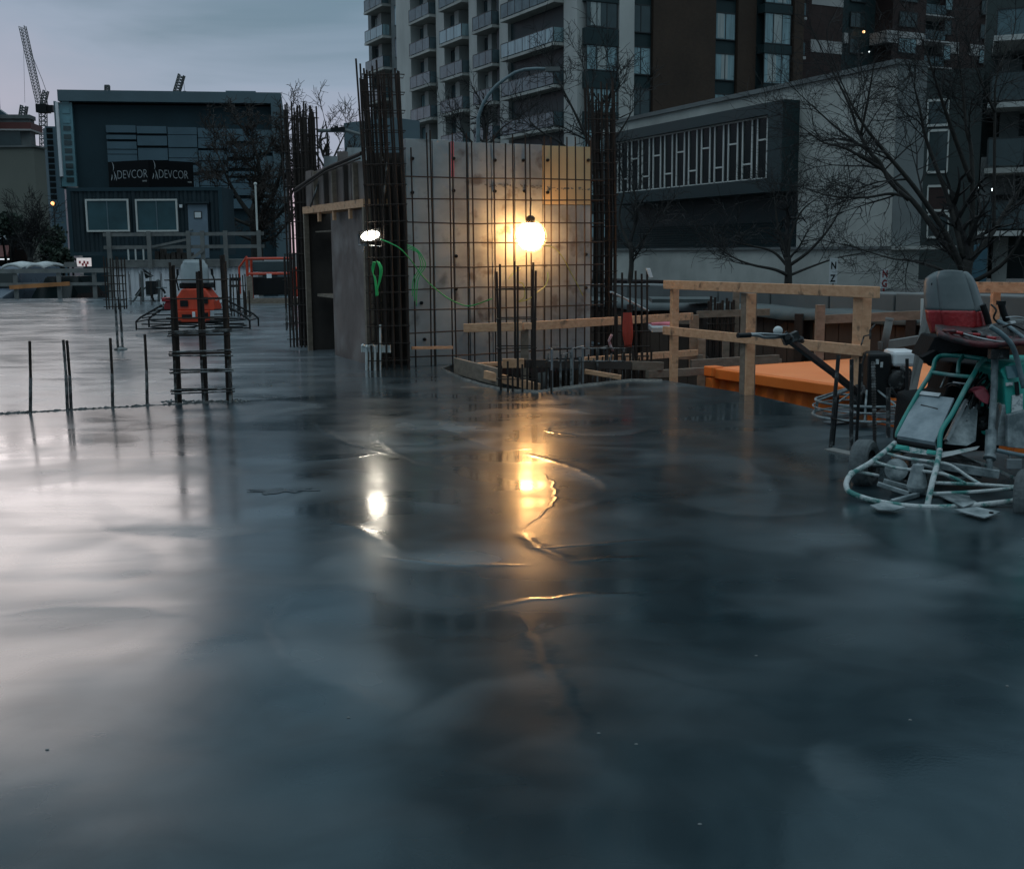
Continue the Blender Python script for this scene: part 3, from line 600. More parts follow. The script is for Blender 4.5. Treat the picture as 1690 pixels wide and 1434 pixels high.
for (y0, y1, m_) in ((162, 208, 'glass'), (212, 285, 'glass'), (304, 348, 'brick2'), (350, 392, 'glass')):
    u0, z0 = D1.uv(1530, y1); u1, z1 = D1.uv(1566, y0+3); mg = MB(); mf = MB(); winbox(mg, mf, D1, u0, u1, z0, z1, .03, 1, .05)
    f_ = mf.build('window_frame', M['frame'], gb); mg.build('pane', M[m_], f_)
for py, px in ((176, 1618), (282, 1618), (384, 1612), (75, 1622)):
    z = D1.uv(1660, py)[1]; mb = MB(); mb.fb(D1, PD(px), PD(1950), z-.12, z+.05, -1.5, .9 if py != 75 else 1.8); bal = mb.build('balcony_slab', M['concp'] if py != 282 else M['conc'], gb)
    mb = MB()
    for q in range(5): mb.fb(D1, PD(px+4)+q*1.15, PD(px+4)+q*1.15+1.1, z+.12, z+1.0, .82, .85)
    mb.build('glass_guard', M['balg'] if py == 75 else M['glass'], bal)
    mb = MB(); mb.fb(D1, PD(px+4), PD(px+4)+5.9, z+1.0, z+1.05, .81, .87)
    for q in range(6): mb.fb(D1, PD(px+4)+q*1.15-.03, PD(px+4)+q*1.15+.02, z+.05, z+1.0, .80, .86)
    mb.build('guard_rail', M['dframe'], bal)
mb = MB(); mb.fb(D1, PD(1640), PD(1665), D1.uv(1650, 470)[1], D1.uv(1650, 392)[1], -1.5, -.6); mb.build('pier', M['conc'], gb)
for px, py in ((1613, 310), (1638, 313)):
    mb = MB(); u, z = D1.uv(px, py); mb.sphere(D1.p(u, z, -.1), .045, n=8, k=6); mb.build('ceiling_lamp', emis('white lamp glass', (.8, .95, 1), 3), gb)
# blue board
mb = MB(); a = AT(1601, 468, 30); b_ = AT(1627, 468, 30); pts = []
for i in range(9):
    t_ = math.pi*i/8; pts.append(((a+b_)/2+Vector((-math.cos(t_)*(b_-a).length/2, 0, .85+.13*math.sin(t_)))))
mb.prism([a+Vector((0, 0, -1))]+pts+[b_+Vector((0, 0, -1))], (0, .05, 0)); mb.build('round_top_door', mat('faded blue paint', (.035, .095, .13), .6, var=.2), label='faded blue round-topped door standing behind the machine seat', cat='door')
# ------------------------------------------------------------------ pale building with spray painted letters
c = AT(573, 400, 62.0); E1 = Frame((c.x, c.y), (.82, -.57)); z1 = E1.uv(573, 203)[1]
pb = thing('pale_building', 'pale grey blank building with sprayed letters, left of the tallest rebar cage', 'building', Vector((c.x, c.y, .3)))
mb = MB(); ue = E1.U(655); mb.prism([E1.p(0, .3), E1.p(0, z1), E1.p(ue, z1+.05), E1.p(ue, .3)], -E1.n*2)
mb.build('wall', M['navyl'], pb)
mb = MB(); u0, z0 = E1.uv(593, 222)
text_mb('JHOT', lambda x, y: E1.p(u0+x*.62, z0-.3+y, .03), .95, mb, .005); mb.build('letters', M['concd'], pb)
# ------------------------------------------------------------------ navy building on the left
c = AT(132, 400, 66.0); V1 = Frame((c.x, c.y), (.985, .17)); V2 = Frame((c.x, c.y), (-.62, .78))
nb = thing('office_building', 'big navy blue flat-roofed building with slate panels and a lit glass edge', 'building', Vector((c.x, c.y, -1.2)))
def PV(px): return V1.U(px)
zt = V1.uv(150, 150)[1]; zr = V1.uv(150, 162)[1]; ur = PV(473)
mb = MB(); mb.fb(V1, PV(133), ur-.1, -1.2, zr-.3, -14, -.35); mb.build('wall', M['navy'], nb)
mb = MB(); mb.fb(V1, PV(112), ur, zr-.2, zt, -14, .25); mb.fb(V1, PV(456), ur, -1.2, zr-.2, -14, .25); mb.build('frame', M['navyl'], nb)
mb = MB(); mb.fb(V1, PV(380), PV(430), zt, zt+.35, -10, -2); mb.build('roof', M['navyl'], nb)
mb = MB(); mb.fb(V1, PV(108), PV(133), V1.uv(120, 308)[1], zr-.25, -6, .0); gl = mb.build('stair_glazing', M['glst'], nb)
mb = MB(); mb.fb(V1, PV(108)-.02, PV(112), V1.uv(120, 292)[1], zr-.25, .0, .25); mb.build('corner_trim', M['whitec'], nb)
mb = MB(); mb.fb(V1, PV(104), PV(108)-.02, V1.uv(120, 310)[1], zr-.2, -6, .1); mb.build('wall', M['navyl'], nb)
for yy in (168, 184, 200, 212, 226, 236, 249, 261, 274, 285, 297):
    z = V1.uv(122, yy)[1]; mb = MB(); mb.fb(V1, PV(117), PV(129), z-.12, z+.12, .01, .05); mb.build('glass_slot', M['glass'] if yy > 205 else M['glst'], gl)
rows_ = [[207, 215, 223, 240], [209, 226, 240, 255], [211, 226, 237, 245], [213, 221, 242, 252], [215, 236, 246, 258]]
xs = [185, 235, 285, 334, 381, 425, 456]
for i in range(6):
    r_ = random.Random(i+20); y0 = 207+i*1.5
    while y0 < 330:
        h_ = r_.choice((7, 12, 16, 20)); g_ = r_.choice((1.2, 4, 6))
        u0, za = V1.uv(xs[i]+1, y0); u1, zb2 = V1.uv(xs[i+1]-.5, y0+h_)
        za = V1.uv((xs[i]+xs[i+1])/2, y0)[1]; zb2 = V1.uv((xs[i]+xs[i+1])/2, y0+h_)[1]
        mb = MB(); mb.fb(V1, PV(xs[i]+.8), PV(xs[i+1]-.8), zb2, za, -.3, -.1+r_.random()*.1); mb.build('cladding_panel', M['navyp'] if i < 5 else M['navyl'], nb); y0 += h_+g_
# small dark block to its left
c = AT(84, 400, 120); V3 = Frame((c.x, c.y), (.97, .22))
sb = thing('slim_tower', 'slim dark blue tower with one pale side, left of the big navy building', 'building', Vector((c.x, c.y, -1.2)))
mb = MB(); mb.fb(V3, V3.U(88), V3.U(112), -1.2, V3.uv(95, 209)[1], -8, 0); mb.build('wall', M['navyp'], sb)
mb = MB(); mb.prism([V3.p(V3.U(82), -1.2, -.5), V3.p(V3.U(82), V3.uv(85, 215)[1], -.5), V3.p(V3.U(88), V3.uv(88, 209)[1], 0), V3.p(V3.U(88), -1.2, 0)], -V3.n*3); mb.build('pale_side', M['navyl'], sb)
for yy in range(215, 330, 10):
    mb = MB(); z = V3.uv(95, yy)[1]; mb.fb(V3, V3.U(89), V3.U(99), z-.25, z+.2, .0, .04); mb.build('window', M['dark'], sb)
# mid-rise blocks down the street between beige building and navy building
def block(px0, px1, ytop, D, m, label, rows=8, wm='glass', name='street_building', ybot=430, ww=.55, dp=10):
    c = AT(px0, 400, D); fr = Frame((c.x, c.y), (1, .12)); u1 = fr.U(px1); zt_ = fr.uv(px0, ytop)[1]
    t_ = thing(name, label, 'building', Vector((c.x, c.y, -1.2)))
    mb = MB(); mb.fb(fr, 0, u1, -1.2, zt_, -dp, 0); mb.build('wall', m, t_)
    n_ = max(1, int(u1/2.4))
    for i in range(rows):
        z = zt_-1.6-i*(zt_-1)/rows
        for j in range(n_):
            if z < 1: continue
            mb = MB(); a = (j+.5-ww/2)*u1/n_; mb.fb(fr, a, a+ww*u1/n_, z-.7, z+.7, .0, .06); mb.build('window', M[wm], t_)
    mb = MB(); mb.fb(fr, -.1, u1+.1, zt_, zt_+.3, -dp-.1, .15); mb.build('roof', M['concd'], t_)
    return t_, fr
block(66, 92, 268, 150, M['concd'], 'small grey block with stacked balconies at the end of the street', 9)
# red topped block with a hipped glass roof at far left
t_, fr = block(-40, 62, 196, 95, M['concd'], 'dark block with a red brown top band behind the beige building', 3, name='old_building', ww=.7, dp=1.5)
u1 = fr.U(62); za = fr.uv(30, 205)[1]; zb2 = fr.uv(30, 214)[1]
mb = MB(); mb.fb(fr, fr.U(8), u1+.2, zb2, za+.1, -3, .35); mb.build('red_band', M['redb'], t_)
mb = MB(); mb.fb(fr, fr.U(8), u1+.2, zb2-.12, zb2, -3, .45); mb.build('pale_trim', M['cream'], t_)
mb = MB(); zz = fr.uv(30, 205)[1]
mb.prism([fr.p(fr.U(5), zz+.3, -1), fr.p(fr.U(5), fr.uv(5, 176)[1], -1), fr.p(fr.U(36), fr.uv(36, 200)[1], -1), fr.p(fr.U(36), zz+.3, -1)], -fr.n*1.2); mb.build('sloped_roof', M['navyp'], t_)
mb = MB(); mb.fb(fr, fr.U(-6), fr.U(4.5), 0, fr.uv(3, 140)[1], -2, 1.2); mb.build('corner_column', M['plyd'], t_)
t_ = thing('beige_building', 'blank beige rendered building at the far left behind the parked cars', 'building', AT(40, 430, 58))
c = AT(66, 400, 58); fr = Frame((c.x, c.y), (-1, .06))
mb = MB(); mb.fb(fr, 0, 14, -1.2, fr.uv(60, 243)[1], -1.2, 0); mb.build('wall', M['beige'], t_)
mb = MB(); mb.fb(fr, -.1, 14, fr.uv(60, 243)[1], fr.uv(60, 240)[1], -1.3, .1); mb.build('roof', M['concd'], t_)
mb = MB(); mb.fb(fr, fr.U(30), fr.U(-10), fr.uv(10, 385)[1], fr.uv(10, 352)[1], 0, .05); mb.build('mural', M['headg'], t_)
# lit street front sign
t_ = thing('shop_front', 'dark shop front with a red awning and white-lettered sign at the left edge', 'shop', AT(10, 430, 52))
c = AT(21, 400, 52); fr = Frame((c.x, c.y), (-1, 0.02))
mb = MB(); mb.fb(fr, 0, 4, -1.2, fr.uv(10, 387)[1], -2, 0); mb.build('wall', M['signk'], t_)
mb = MB(); a = fr.uv(10, 405)[1]; b2 = fr.uv(10, 424)[1]; mb.prism([fr.p(.1, a, .02), fr.p(.1, b2, .02), fr.p(.1, b2, .5)], -(fr.p(0, 0)-fr.p(3.8, 0))); mb.build('awning', M['redb'], t_)
mb = MB(); mb.fb(fr, fr.U(15), 4, fr.uv(10, 429)[1], fr.uv(10, 427)[1], .02, .08); mb.build('light_strip', emis('cool light strip', (.75, .8, .85), .8), t_)
mb = MB(); a = fr.uv(0, 395)
text_mb('SERVICE DR', lambda x, y: fr.p(fr.U(20)+2.0-x, a[1]+y, .03), .34, mb, .01)
text_mb('MON  SAT SUN', lambda x, y: fr.p(fr.U(20)+1.9-x, a[1]-.25+y, .03), .2, mb, .008)
mb.build('lettering', M['letter'], t_)
# ------------------------------------------------------------------ site office stack
OD = 43.5
c = AT(116, 400, OD); O1 = Frame((c.x, c.y), (.998, .06)); o_th = thing('site_office', 'dark navy site office container with two windows and a grey door, stacked on white containers', 'site office', O1.p(0, 1.3))
uR = O1.U(369); zt = O1.uv(200, 311)[1]; zb = O1.uv(200, 421)[1]
mb = MB()
def corrf(mb, fr, u0, u1, z0, z1, off=0, step=.3, dep=.05):
    k = max(1, int((u1-u0)/step)); prof = []
    for i in range(k):
        s0 = u0+i*(u1-u0)/k; w_ = (u1-u0)/k; prof += [(s0, 0), (s0+w_*.3, 0), (s0+w_*.5, -dep), (s0+w_*.8, -dep)]
    prof.append((u1, 0)); mb.loft([[fr.p(a, z, off+b) for a, b in prof] for z in (z0, z1)])
corrf(mb, O1, .1, uR-.1, zb, zt, -.02); mb.fb(O1, .02, uR-.02, zb+.01, zt-.01, -2.4, -.12); mb.build('wall', M['offn'], o_th)
mb = MB(); mb.fb(O1, -.02, .12, zb-.02, zt+.03, -2.45, .02); mb.fb(O1, uR-.12, uR+.02, zb-.02, zt+.03, -2.45, .02); mb.fb(O1, .12, uR-.12, zt-.10, zt+.03, -2.45, .02); mb.fb(O1, .12, uR-.12, zb-.02, zb+.12, -2.45, .02); mb.build('frame', M['navy'], o_th)
for a, b_ in ((145, 216), (227, 296)):
    u0, u1 = O1.U(a), O1.U(b_); z0, z1 = O1.uv(a, 383)[1], O1.uv(a, 329)[1]
    mf = MB()
    for q in ((u0, u0+.06, z0, z1), (u1-.06, u1, z0, z1), (u0+.06, u1-.06, z0, z0+.06), (u0+.06, u1-.06, z1-.06, z1)): mf.fb(O1, *q, -.02, .06)
    wf = mf.build('window', M['frame'], o_th); mg = MB(); mg.fb(O1, u0+.06, u1-.06, z0+.06, z1-.06, -.04, .02); mg.build('pane', mat('blue window glass', (.035, .085, .10), .2, var=.35, scale=.8, spec=.5, bump=0), wf)
    mg = MB(); mg.fb(O1, (u0+u1)/2-.02, (u0+u1)/2+.02, z0+.06, z1-.06, .02, .04); mg.build('mullion', M['navyl'], wf)
u0, u1 = O1.U(313), O1.U(345); z0, z1 = O1.uv(320, 426)[1], O1.uv(320, 338)[1]
mb = MB(); mb.fb(O1, u0, u1, z0, z1, 0, .06); dr = mb.build('door', M['door'], o_th)
mb = MB(); mb.fb(O1, O1.U(323), O1.U(336), O1.uv(330, 361)[1], O1.uv(330, 349)[1], .06, .08); mb.build('pane_frame', M['dframe'], dr)
mb = MB(); mb.fb(O1, O1.U(324.5), O1.U(334.5), O1.uv(330, 359.5)[1], O1.uv(330, 350.5)[1], .08, .09); mb.build('pane', M['lite'], dr)
mb = MB(); mb.fb(O1, u0+.05, u0+.15, z0+1.0, z0+1.05, .06, .12); mb.build('handle', M['steel'], dr)
mb = MB(); mb.fb(O1, u0-.1, u1+.1, z1+.03, z1+.1, -.02, .2); mb.build('rain_hood', M['offn'], o_th)
mb = MB(); mb.fb(O1, O1.U(300), O1.U(304.5), O1.uv(302, 343)[1], O1.uv(302, 338)[1], 0, .12); mb.build('wall_lamp', M['lite'], o_th)
# sign boards, meeting at an angle on the office roof
A_ = O1.p(O1.U(172), zt+.03, -1.1); B_ = O1.p(O1.U(251), zt+.03, -.15); C_ = O1.p(O1.U(313), zt+.03, -1.35)
for (p, q, lab, sc) in ((A_, B_, 'black sign board with thin white letters, left one of the pair on the site office', 1.0), (B_, C_, 'black sign board with thin white letters, right one of the pair on the site office', .83)):
    d = (q-p); ln = d.length; fr = Frame((p.x, p.y), (d.x, d.y)); hgt = (307-263)*OD/F
    s_ = thing('sign_board', lab, 'sign', p, 'sign boards on the site office'); mb = MB(); mb.fb(fr, 0.01, ln-.01, p.z, p.z+hgt, -.06, 0); mb.build('board', M['signk'], s_)
    mb = MB(); zt_ = p.z+hgt*.36
    text_mb('DEVCOR', lambda x, y: fr.p(.42*sc+x*sc*.84, zt_+y, .012), .44, mb, -.008)
    # curved mark left of the word
    for (x0, y0, x1, y1, x2, y2, wd) in ((.12, .62, .24, .45, .16, .30, .035), (.2, .28, .27, .1, .31, -.06, .045), (.04, -.05, .1, .03, .1, .16, .04), (.2, .12, .22, .0, .19, -.04, .02)):
        pts = []
        for i in range(7):
            t = i/6; pts.append(((1-t)**2*x0+2*t*(1-t)*x1+t*t*x2, (1-t)**2*y0+2*t*(1-t)*y1+t*t*y2))
        for (xa, ya), (xb, yb), i in zip(pts, pts[1:], range(6)):
            w1 = wd*(.35+.65*math.sin(math.pi*i/6)); w2 = wd*(.35+.65*math.sin(math.pi*(i+1)/6))
            mb.quad(fr.p((.09+xa-w1/2)*sc, zt_+ya, .012), fr.p((.09+xa+w1/2)*sc, zt_+ya, .012), fr.p((.09+xb+w2/2)*sc, zt_+yb, .012), fr.p((.09+xb-w2/2)*sc, zt_+yb, .012))
    mb.build('lettering', M['letter'], s_)
    mb = MB(); text_mb('HOMES', lambda x, y: fr.p(ln-.33*sc+x*.8*sc, p.z+hgt*.22+y, .012), .075, mb); mb.build('small_lettering', M['frame'], s_)
# white containers beneath
def wcont(pa, pb, lab, dz=0, off=.0):
    u0, u1 = O1.U(pa), O1.U(pb); t_ = thing('storage_container', lab, 'container', O1.p((u0+u1)/2, -1.25), 'white storage containers')
    z0, z1 = -1.2, O1.uv(200, 434)[1]-dz
    mb = MB(); corrf(mb, O1, u0+.08, u1-.08, z0, z1, off, .26, .05); mb.fb(O1, u0+.02, u1-.02, z0+.01, z1-.01, off-2.4, off-.1); mb.build('side_panel', M['whitec'], t_)
    mb = MB(); mb.fb(O1, u0, u0+.1, z0, z1+.02, off-2.42, off+.03); mb.fb(O1, u1-.1, u1, z0, z1+.02, off-2.42, off+.03); mb.fb(O1, u0+.1, u1-.1, z1-.1, z1+.02, off-2.42, off+.03); mb.build('frame', M['whitec'], t_)
wcont(206, 300, 'white corrugated storage container under the left half of the site office', 0, 1.8)
wcont(302, 424, 'white corrugated storage container under the right end of the site office deck', 0, 1.8)
# deck with railings
dk = thing('deck', 'grey timber access deck with railings in front of the site office', 'deck', O1.p(3, -1.2, 1))
DF = 1.9
zd = O1.uv(200, 427)[1]-.05
ud0 = Frame.U; K1 = Frame((O1.p(0, 0, DF).x, O1.p(0, 0, DF).y), O1.u)
u0, u1 = K1.U(176), K1.U(429)
mb = MB(); mb.fb(K1, u0, u1, zd-.05, zd, -DF+.08, 0); mb.build('deck_boards', M['lumg'], dk)
mb = MB(); mb.fb(K1, u0, u1, zd-.25, zd-.055, -.06, 0.0); mb.build('rim_joist', M['lumg'], dk)
zr_ = K1.uv(200, 387)[1]; zm = K1.uv(200, 408)[1]
for z, nm in ((zr_, 'top_rail'), (zm, 'mid_rail')):
    mb = MB(); mb.fb(K1, u0-.1, u1+.15, z-.07, z+.05, .0, .05); mb.build(nm, M['lumg'], dk)
for px in (181, 247, 312, 335, 373, 428):
    u = K1.U(px); mb = MB(); mb.fb(K1, u-.07, u+.07, zd-1.4 if px in (181, 335, 428) else zd-.3, zr_+.1, .052, .14); mb.build('post', M['lumg'], dk)
for px in (211, 223, 236):
    u = K1.U(px); mb = MB(); mb.fb(K1, u-.025, u+.025, zd, zm-.07, .0, .04); mb.build('baluster', M['frame'], dk)
u = K1.U(426); mb = MB(); mb.fb(K1, u-.03, u+.03, zr_+.1, K1.uv(426, 306)[1], .06, .12); mb.sphere(K1.p(u, K1.uv(426, 304)[1], .09), .06, n=8, k=6); mb.build('light_pole', M['frame'], dk)
mb = MB(); mb.beam(K1.p(K1.U(315), K1.uv(315, 428)[1], .2), K1.p(K1.U(338), K1.uv(338, 412)[1], .2), .04, .1); mb.beam(K1.p(K1.U(250), K1.uv(250, 408)[1], .08), K1.p(K1.U(312), K1.uv(312, 395)[1], .08), .04, .08); mb.build('brace', M['lumg'], dk)
tb = MB(); 
for q in range(7): tb.fb(K1, K1.U(252)+q*.19, K1.U(252)+q*.19+.14, zd+.02, zd+.3+.1*math.sin(q*2), -.6, -.2)
tag(tb.build('material_pile', M['plyd']), 'heap of dark bundled material on the site office deck', 'pile')
# ------------------------------------------------------------------ left edge guard rail
LR = Frame((AT(0, 450, 39.0).x, 39.0), (1, .004))
gr = thing('guard_rail', 'long grey site guard rail with one bright orange board, at the far left slab edge', 'guard rail', LR.p(3, 0))
u0, u1 = LR.U(-60), LR.U(178)
for yy, nm, h_ in ((447, 'top_rail', .14), (469, 'mid_rail', .10)):
    z = LR.uv(100, yy)[1]; mb = MB(); mb.fb(LR, u0, u1, z-h_/2, z+h_/2, 0, .05); mb.build(nm, M['lumg'], gr)
z = LR.uv(60, 470)[1]; mb = MB(); mb.beam(LR.p(LR.U(12), z-.08, .08), LR.p(LR.U(112), z+.03, .08), .05, .13); mb.build('orange_board', mat('orange board lit tone', (.42, .17, .06), .7), gr)  # orange wood, the light on it put into the colour
for px in (-30, 20, 92, 151, 176):
    u = LR.U(px); mb = MB(); mb.fb(LR, u-.06, u+.06, -.0, LR.uv(100, 444)[1], -.1, -.003); mb.build('post', M['lumg'], gr)
# ------------------------------------------------------------------ parked vehicles beyond the rail
def vehicle(x, y, L_, W_, H_, m, lab, rot=0.0, nose=.25, lights=None, name='parked_car', cat='car', grp=None, box=False):
    t_ = thing(name, lab, cat, Vector((0, 0, 0)), grp)
    def ring(xx, z0, z1, hw, hw2): return [(xx, -hw, z0), (xx, -hw, (z0+z1)/2), (xx, -hw2, z1), (xx, hw2, z1), (xx, hw, (z0+z1)/2), (xx, hw, z0)]
    h1 = H_*.55; hw = W_/2
    body = MB()
    if box: rows = [ring(-L_/2, .35, h1*.9, hw*.95, hw*.9), ring(-L_/2+.05, .3, H_*.97, hw, hw*.9), ring(L_/2-1.6, .3, H_, hw, hw*.88), ring(L_/2-1.0, .3, h1*1.1, hw, hw*.88), ring(L_/2-.1, .3, h1*.9, hw, hw*.86), ring(L_/2, .4, h1*.7, hw*.9, hw*.8)]
    else: rows = [ring(-L_/2, .4, h1*.85, hw*.92, hw*.85), ring(-L_/2+.15, .3, h1, hw, hw*.9), ring(L_/2-1.3, .28, h1*1.02, hw, hw*.9), ring(L_/2-.2, .3, h1*.82, hw, hw*.85), ring(L_/2, .4, h1*.6, hw*.9, hw*.8)]
    body.loft(rows, True); body.quad(*rows[0]); body.quad(*rows[-1]); bo = body.build('body', m, t_, bevel=.04)
    if not box:
        cb = MB(); cb.loft([ring(-L_/2+.3, h1, h1+.02, hw*.88, hw*.86), ring(-L_/2+.9, h1, H_, hw*.9, hw*.7), ring(L_/2-2.1, h1, H_, hw*.9, hw*.7), ring(L_/2-1.3, h1, h1+.05, hw*.88, hw*.8)], True); cb.build('cabin', M['carg'], t_, bevel=.03)
        rf = MB(); rf.prism([(-L_/2+.95, -hw*.68, H_), (L_/2-2.15, -hw*.68, H_), (L_/2-2.15, hw*.68, H_), (-L_/2+.95, hw*.68, H_)], (0, 0, .04)); rf.build('roof', m, t_, bevel=.02)
    else:
        g = MB(); g.prism([(L_/2-1.57, -hw*.8, H_-.12), (L_/2-1.57, hw*.8, H_-.12), (L_/2-1.02, hw*.84, h1*1.15), (L_/2-1.02, -hw*.84, h1*1.15)], (.03, 0, .03)); g.build('windscreen', M['carg'], t_)
        g = MB(); g.bb((-L_/2-.02, -hw*.7, h1*1.2), (-L_/2+.04, hw*.7, H_-.25)); g.build('rear_window', M['carg'], t_)
    for sx in (-1, 1):
        for sy in (-1, 1):
            wv = MB(); cx = sx*(L_/2-.85); wv.lathe((cx, sy*(hw-.2), .34), (0, sy, 0), [(.0, 0), (.33, 0), (.345, .05), (.345, .17), (.3, .21), (.2, .19), (.0, .19)], 16); ww = wv.build('wheel', M['black'], t_)
            wr = MB(); wr.lathe((cx, sy*(hw-.2), .34), (0, sy, 0), [(.0, .195), (.19, .20), (.2, .215), (0, .22)], 10); wr.build('rim', M['steel'], ww)
    for sy in (-1, 1):
        h = MB(); h.bb((L_/2-.06, sy*(hw-.45)-.15, h1*.62), (L_/2+.0, sy*(hw-.45)+.15, h1*.78)); h.build('headlight', lights or M['lite'], t_)
        h = MB(); h.bb((-L_/2-.03, sy*(hw-.25)-.1, h1*.7), (-L_/2+.04, sy*(hw-.25)+.1, h1*.9)); h.build('tail_light', M['seatr'], t_)
    t_.location = (x, y, -1.2); t_.rotation_euler = (0, 0, rot); return t_
warm = emis('warm headlight', (1, .62, .32), 2.0)
p = AT(17, 440, 47); vehicle(p.x, p.y, 4.9, 1.95, 2.2, mat('grey blue van paint', (.12, .15, .19), .3, var=.1), 'grey blue van with a pale roof at the left edge of the picture', R(-95), box=True, name='parked_van', cat='van')
p = AT(60, 440, 50); vehicle(p.x, p.y, 4.8, 1.9, 2.0, M['black'], 'black car with a pale roof parked behind the orange board', R(-80))
p = AT(92, 440, 45); vehicle(p.x, p.y, 4.5, 1.85, 1.5, M['black'], 'black car with warm headlights on, parked beyond the guard rail', R(-90), lights=warm)
p = AT(124, 440, 47.5); vehicle(p.x, p.y, 4.5, 1.85, 1.75, M['black'], 'black car with white plate-like tailgate, right end of the row of parked cars', R(88))
for px, lab in ((17, 'pale curved roof cover of the grey blue van'), (60, 'x')):
    pass
def roofcap(px0, px1, y, D, lab):
    a = AT(px0, y, D); b_ = AT(px1, y, D); mb = MB(); rows = []
    for i in range(13):
        t = i/12; q = a.lerp(b_, t)+Z3*(.15*math.sin(math.pi*t)**.6); rows.append([q+Vector((0, 2.0, 0)), q+Vector((0, 1.0, .06)), q, q+Vector((0, 0, -.10))])
    mb.loft(rows); tag(mb.build('awning', M['whitep'], smooth=True, solid=.03), lab, 'awning')
roofcap(2, 36, 442, 44, 'pale curved awning above the grey blue van, nearest the left edge')
roofcap(43, 74, 442, 44, 'pale curved awning right of the first one, behind the orange board')
p = AT(115, 437, 41.5); mb = MB(); mb.prism([AT(104, 441, 41.5), AT(106, 433, 41.5), AT(121, 433, 41.5), AT(123, 441, 41.5)], (0, .3, 0)); tag(mb.build('tool_box', M['lumg']), 'grey box standing behind the guard rail, left of the red lit board', 'box')
t_ = thing('advert_board', 'small lit red and white board between the navy office and the rail', 'sign', AT(140, 440, 43))
a = AT(127, 440, 43); fr = Frame((a.x, a.y), (1, 0)); mb = MB(); mb.fb(fr, 0, fr.U(148), fr.uv(127, 440)[1], fr.uv(127, 426)[1], -.05, 0); mb.build('board', emis('lit white face', (.6, .55, .55), .5), t_)
mb = MB()
for i, (x, z) in enumerate(((.18, .12), (.24, .2), (.30, .1), (.36, .18), (.08, .2))): mb.fb(fr, x, x+.07, a.z+z-.1, a.z+z+.0, .002, .01)
mb.build('red_mark', mat('red mark', (.5, .04, .05), .6, var=.1), t_)
for i, (px, py, cl, r_) in enumerate(((73, 336, 'a', .12), (87, 336, 'a', .12), (79, 354, 'w', .07), (98, 423, 'a', .07), (97, 433, 'r', .06), (72, 414, 'r', .08), (117, 429, 'w', .06))):
    D = 100 if i < 3 else 56
    lab = ['left one of the two orange lights low between the buildings', 'right one of the two orange lights low between the buildings', 'small white light under the orange pair between the buildings', 'small orange light just left of the red lit board', 'small red light under the orange one, left of the red lit board', 'small red light in front of the dark bare shrub', 'small white light directly left of the red lit board'][i]
    t_ = thing('street_light', lab, 'light', AT(px, py, D)-Z3*.5, 'small lights down the street'); r_ *= D/56*(.55 if i < 3 else .8)
    q = AT(px, py, D); mb = MB(); mb.sphere(q, r_*1.3, n=10, k=7); mb.build('lens', {'a': emis('amber lamp', (1, .42, .15), 3), 'w': emis('white lamp', (.8, .9, 1), 2), 'r': emis('red lamp', (1, .12, .08), 2)}[cl], t_)
    mb = MB(); mb.tube([q+Vector((0, .2, -4)), q+Vector((0, .2, 0))], .05); mb.lathe(q+Vector((0, .14, 0)), (0, 1, 0), [(r_*1.6, -.05), (r_*1.7, .1), (0, .15)], 10); mb.build('mast', M['black'], t_)
# ------------------------------------------------------------------ cranes
def lattice(mb, a, b, w, n, r):
    a = Vector(a); b = Vector(b); d = (b-a).normalized(); x = d.cross(Vector((0, 1, 0))).normalized(); y = d.cross(x)
    cs = [x*w/2+y*w/2, x*w/2-y*w/2, -x*w/2-y*w/2, -x*w/2+y*w/2]
    for c_ in cs: mb.tube([a+c_, b+c_], r, 4)
    for i in range(n):
        p = a.lerp(b, i/n); q = a.lerp(b, (i+1)/n)
        for j in range(4):
            mb.tube([p+cs[j], p+cs[(j+1) % 4]], r*.7, 3); mb.tube([p+cs[j], q+cs[(j+1) % 4]], r*.7, 3)
D = 230; q = lambda x, y: AT(x, y, D)
cr_ = thing('tower_crane', 'tall luffing tower crane with a steep boom, left of the navy building', 'crane', Vector((q(75, 430).x, D, -1.2)), 'cranes on the skyline')
mb = MB(); lattice(mb, q(76, 430), q(71, 186), 1.1, 34, .09); mb.build('mast', M['crane'], cr_)
mb = MB(); lattice(mb, q(67, 178), q(37, 44), 1.0, 26, .065); mb.build('boom', M['crane'], cr_)
mb = MB(); mb.box(q(71.5, 180), (1.0, 1.2, .75)); mb.box(q(82, 180), (.9, .9, .6)); mb.build('machinery_deck', M['black'], cr_)
mb = MB(); lattice(mb, q(70, 176), q(76, 150), .8, 6, .1); mb.tube([q(74, 150), q(80, 178)], .08); mb.build('apex_frame', M['crane'], cr_)
mb = MB(); mb.tube([q(76, 150), q(70, 133), q(48, 80)], .05, 4); mb.tube([q(38, 45), q(41, 170)], .03, 4); mb.build('cables', M['crane'], cr_)
cr_ = thing('crane_boom', 'short crane boom with a hanging hook showing above the navy building roof', 'crane', AT(290, 160, D), 'cranes on the skyline')
mb = MB(); lattice(mb, q(288, 165), q(300, 124), 1.0, 9, .12); mb.build('boom', M['crane'], cr_)
mb = MB(); mb.tube([q(302, 125), q(305, 152)], .04, 4); mb.box(q(305, 153), (.25, .25, .25)); mb.build('hook_line', M['crane'], cr_)
cr_ = thing('crane_boom', 'tiny crane top showing above the left part of the navy roof', 'crane', AT(177, 152, D), 'cranes on the skyline')
mb = MB(); lattice(mb, q(177, 160), q(177, 142), .7, 3, .12); mb.box(q(177, 142.5), (.4, .4, .2)); mb.build('boom', M['crane'], cr_)
cr_ = thing('crane_boom', 'short stub of crane boom above the red brown band at far left', 'crane', AT(37, 200, D), 'cranes on the skyline')
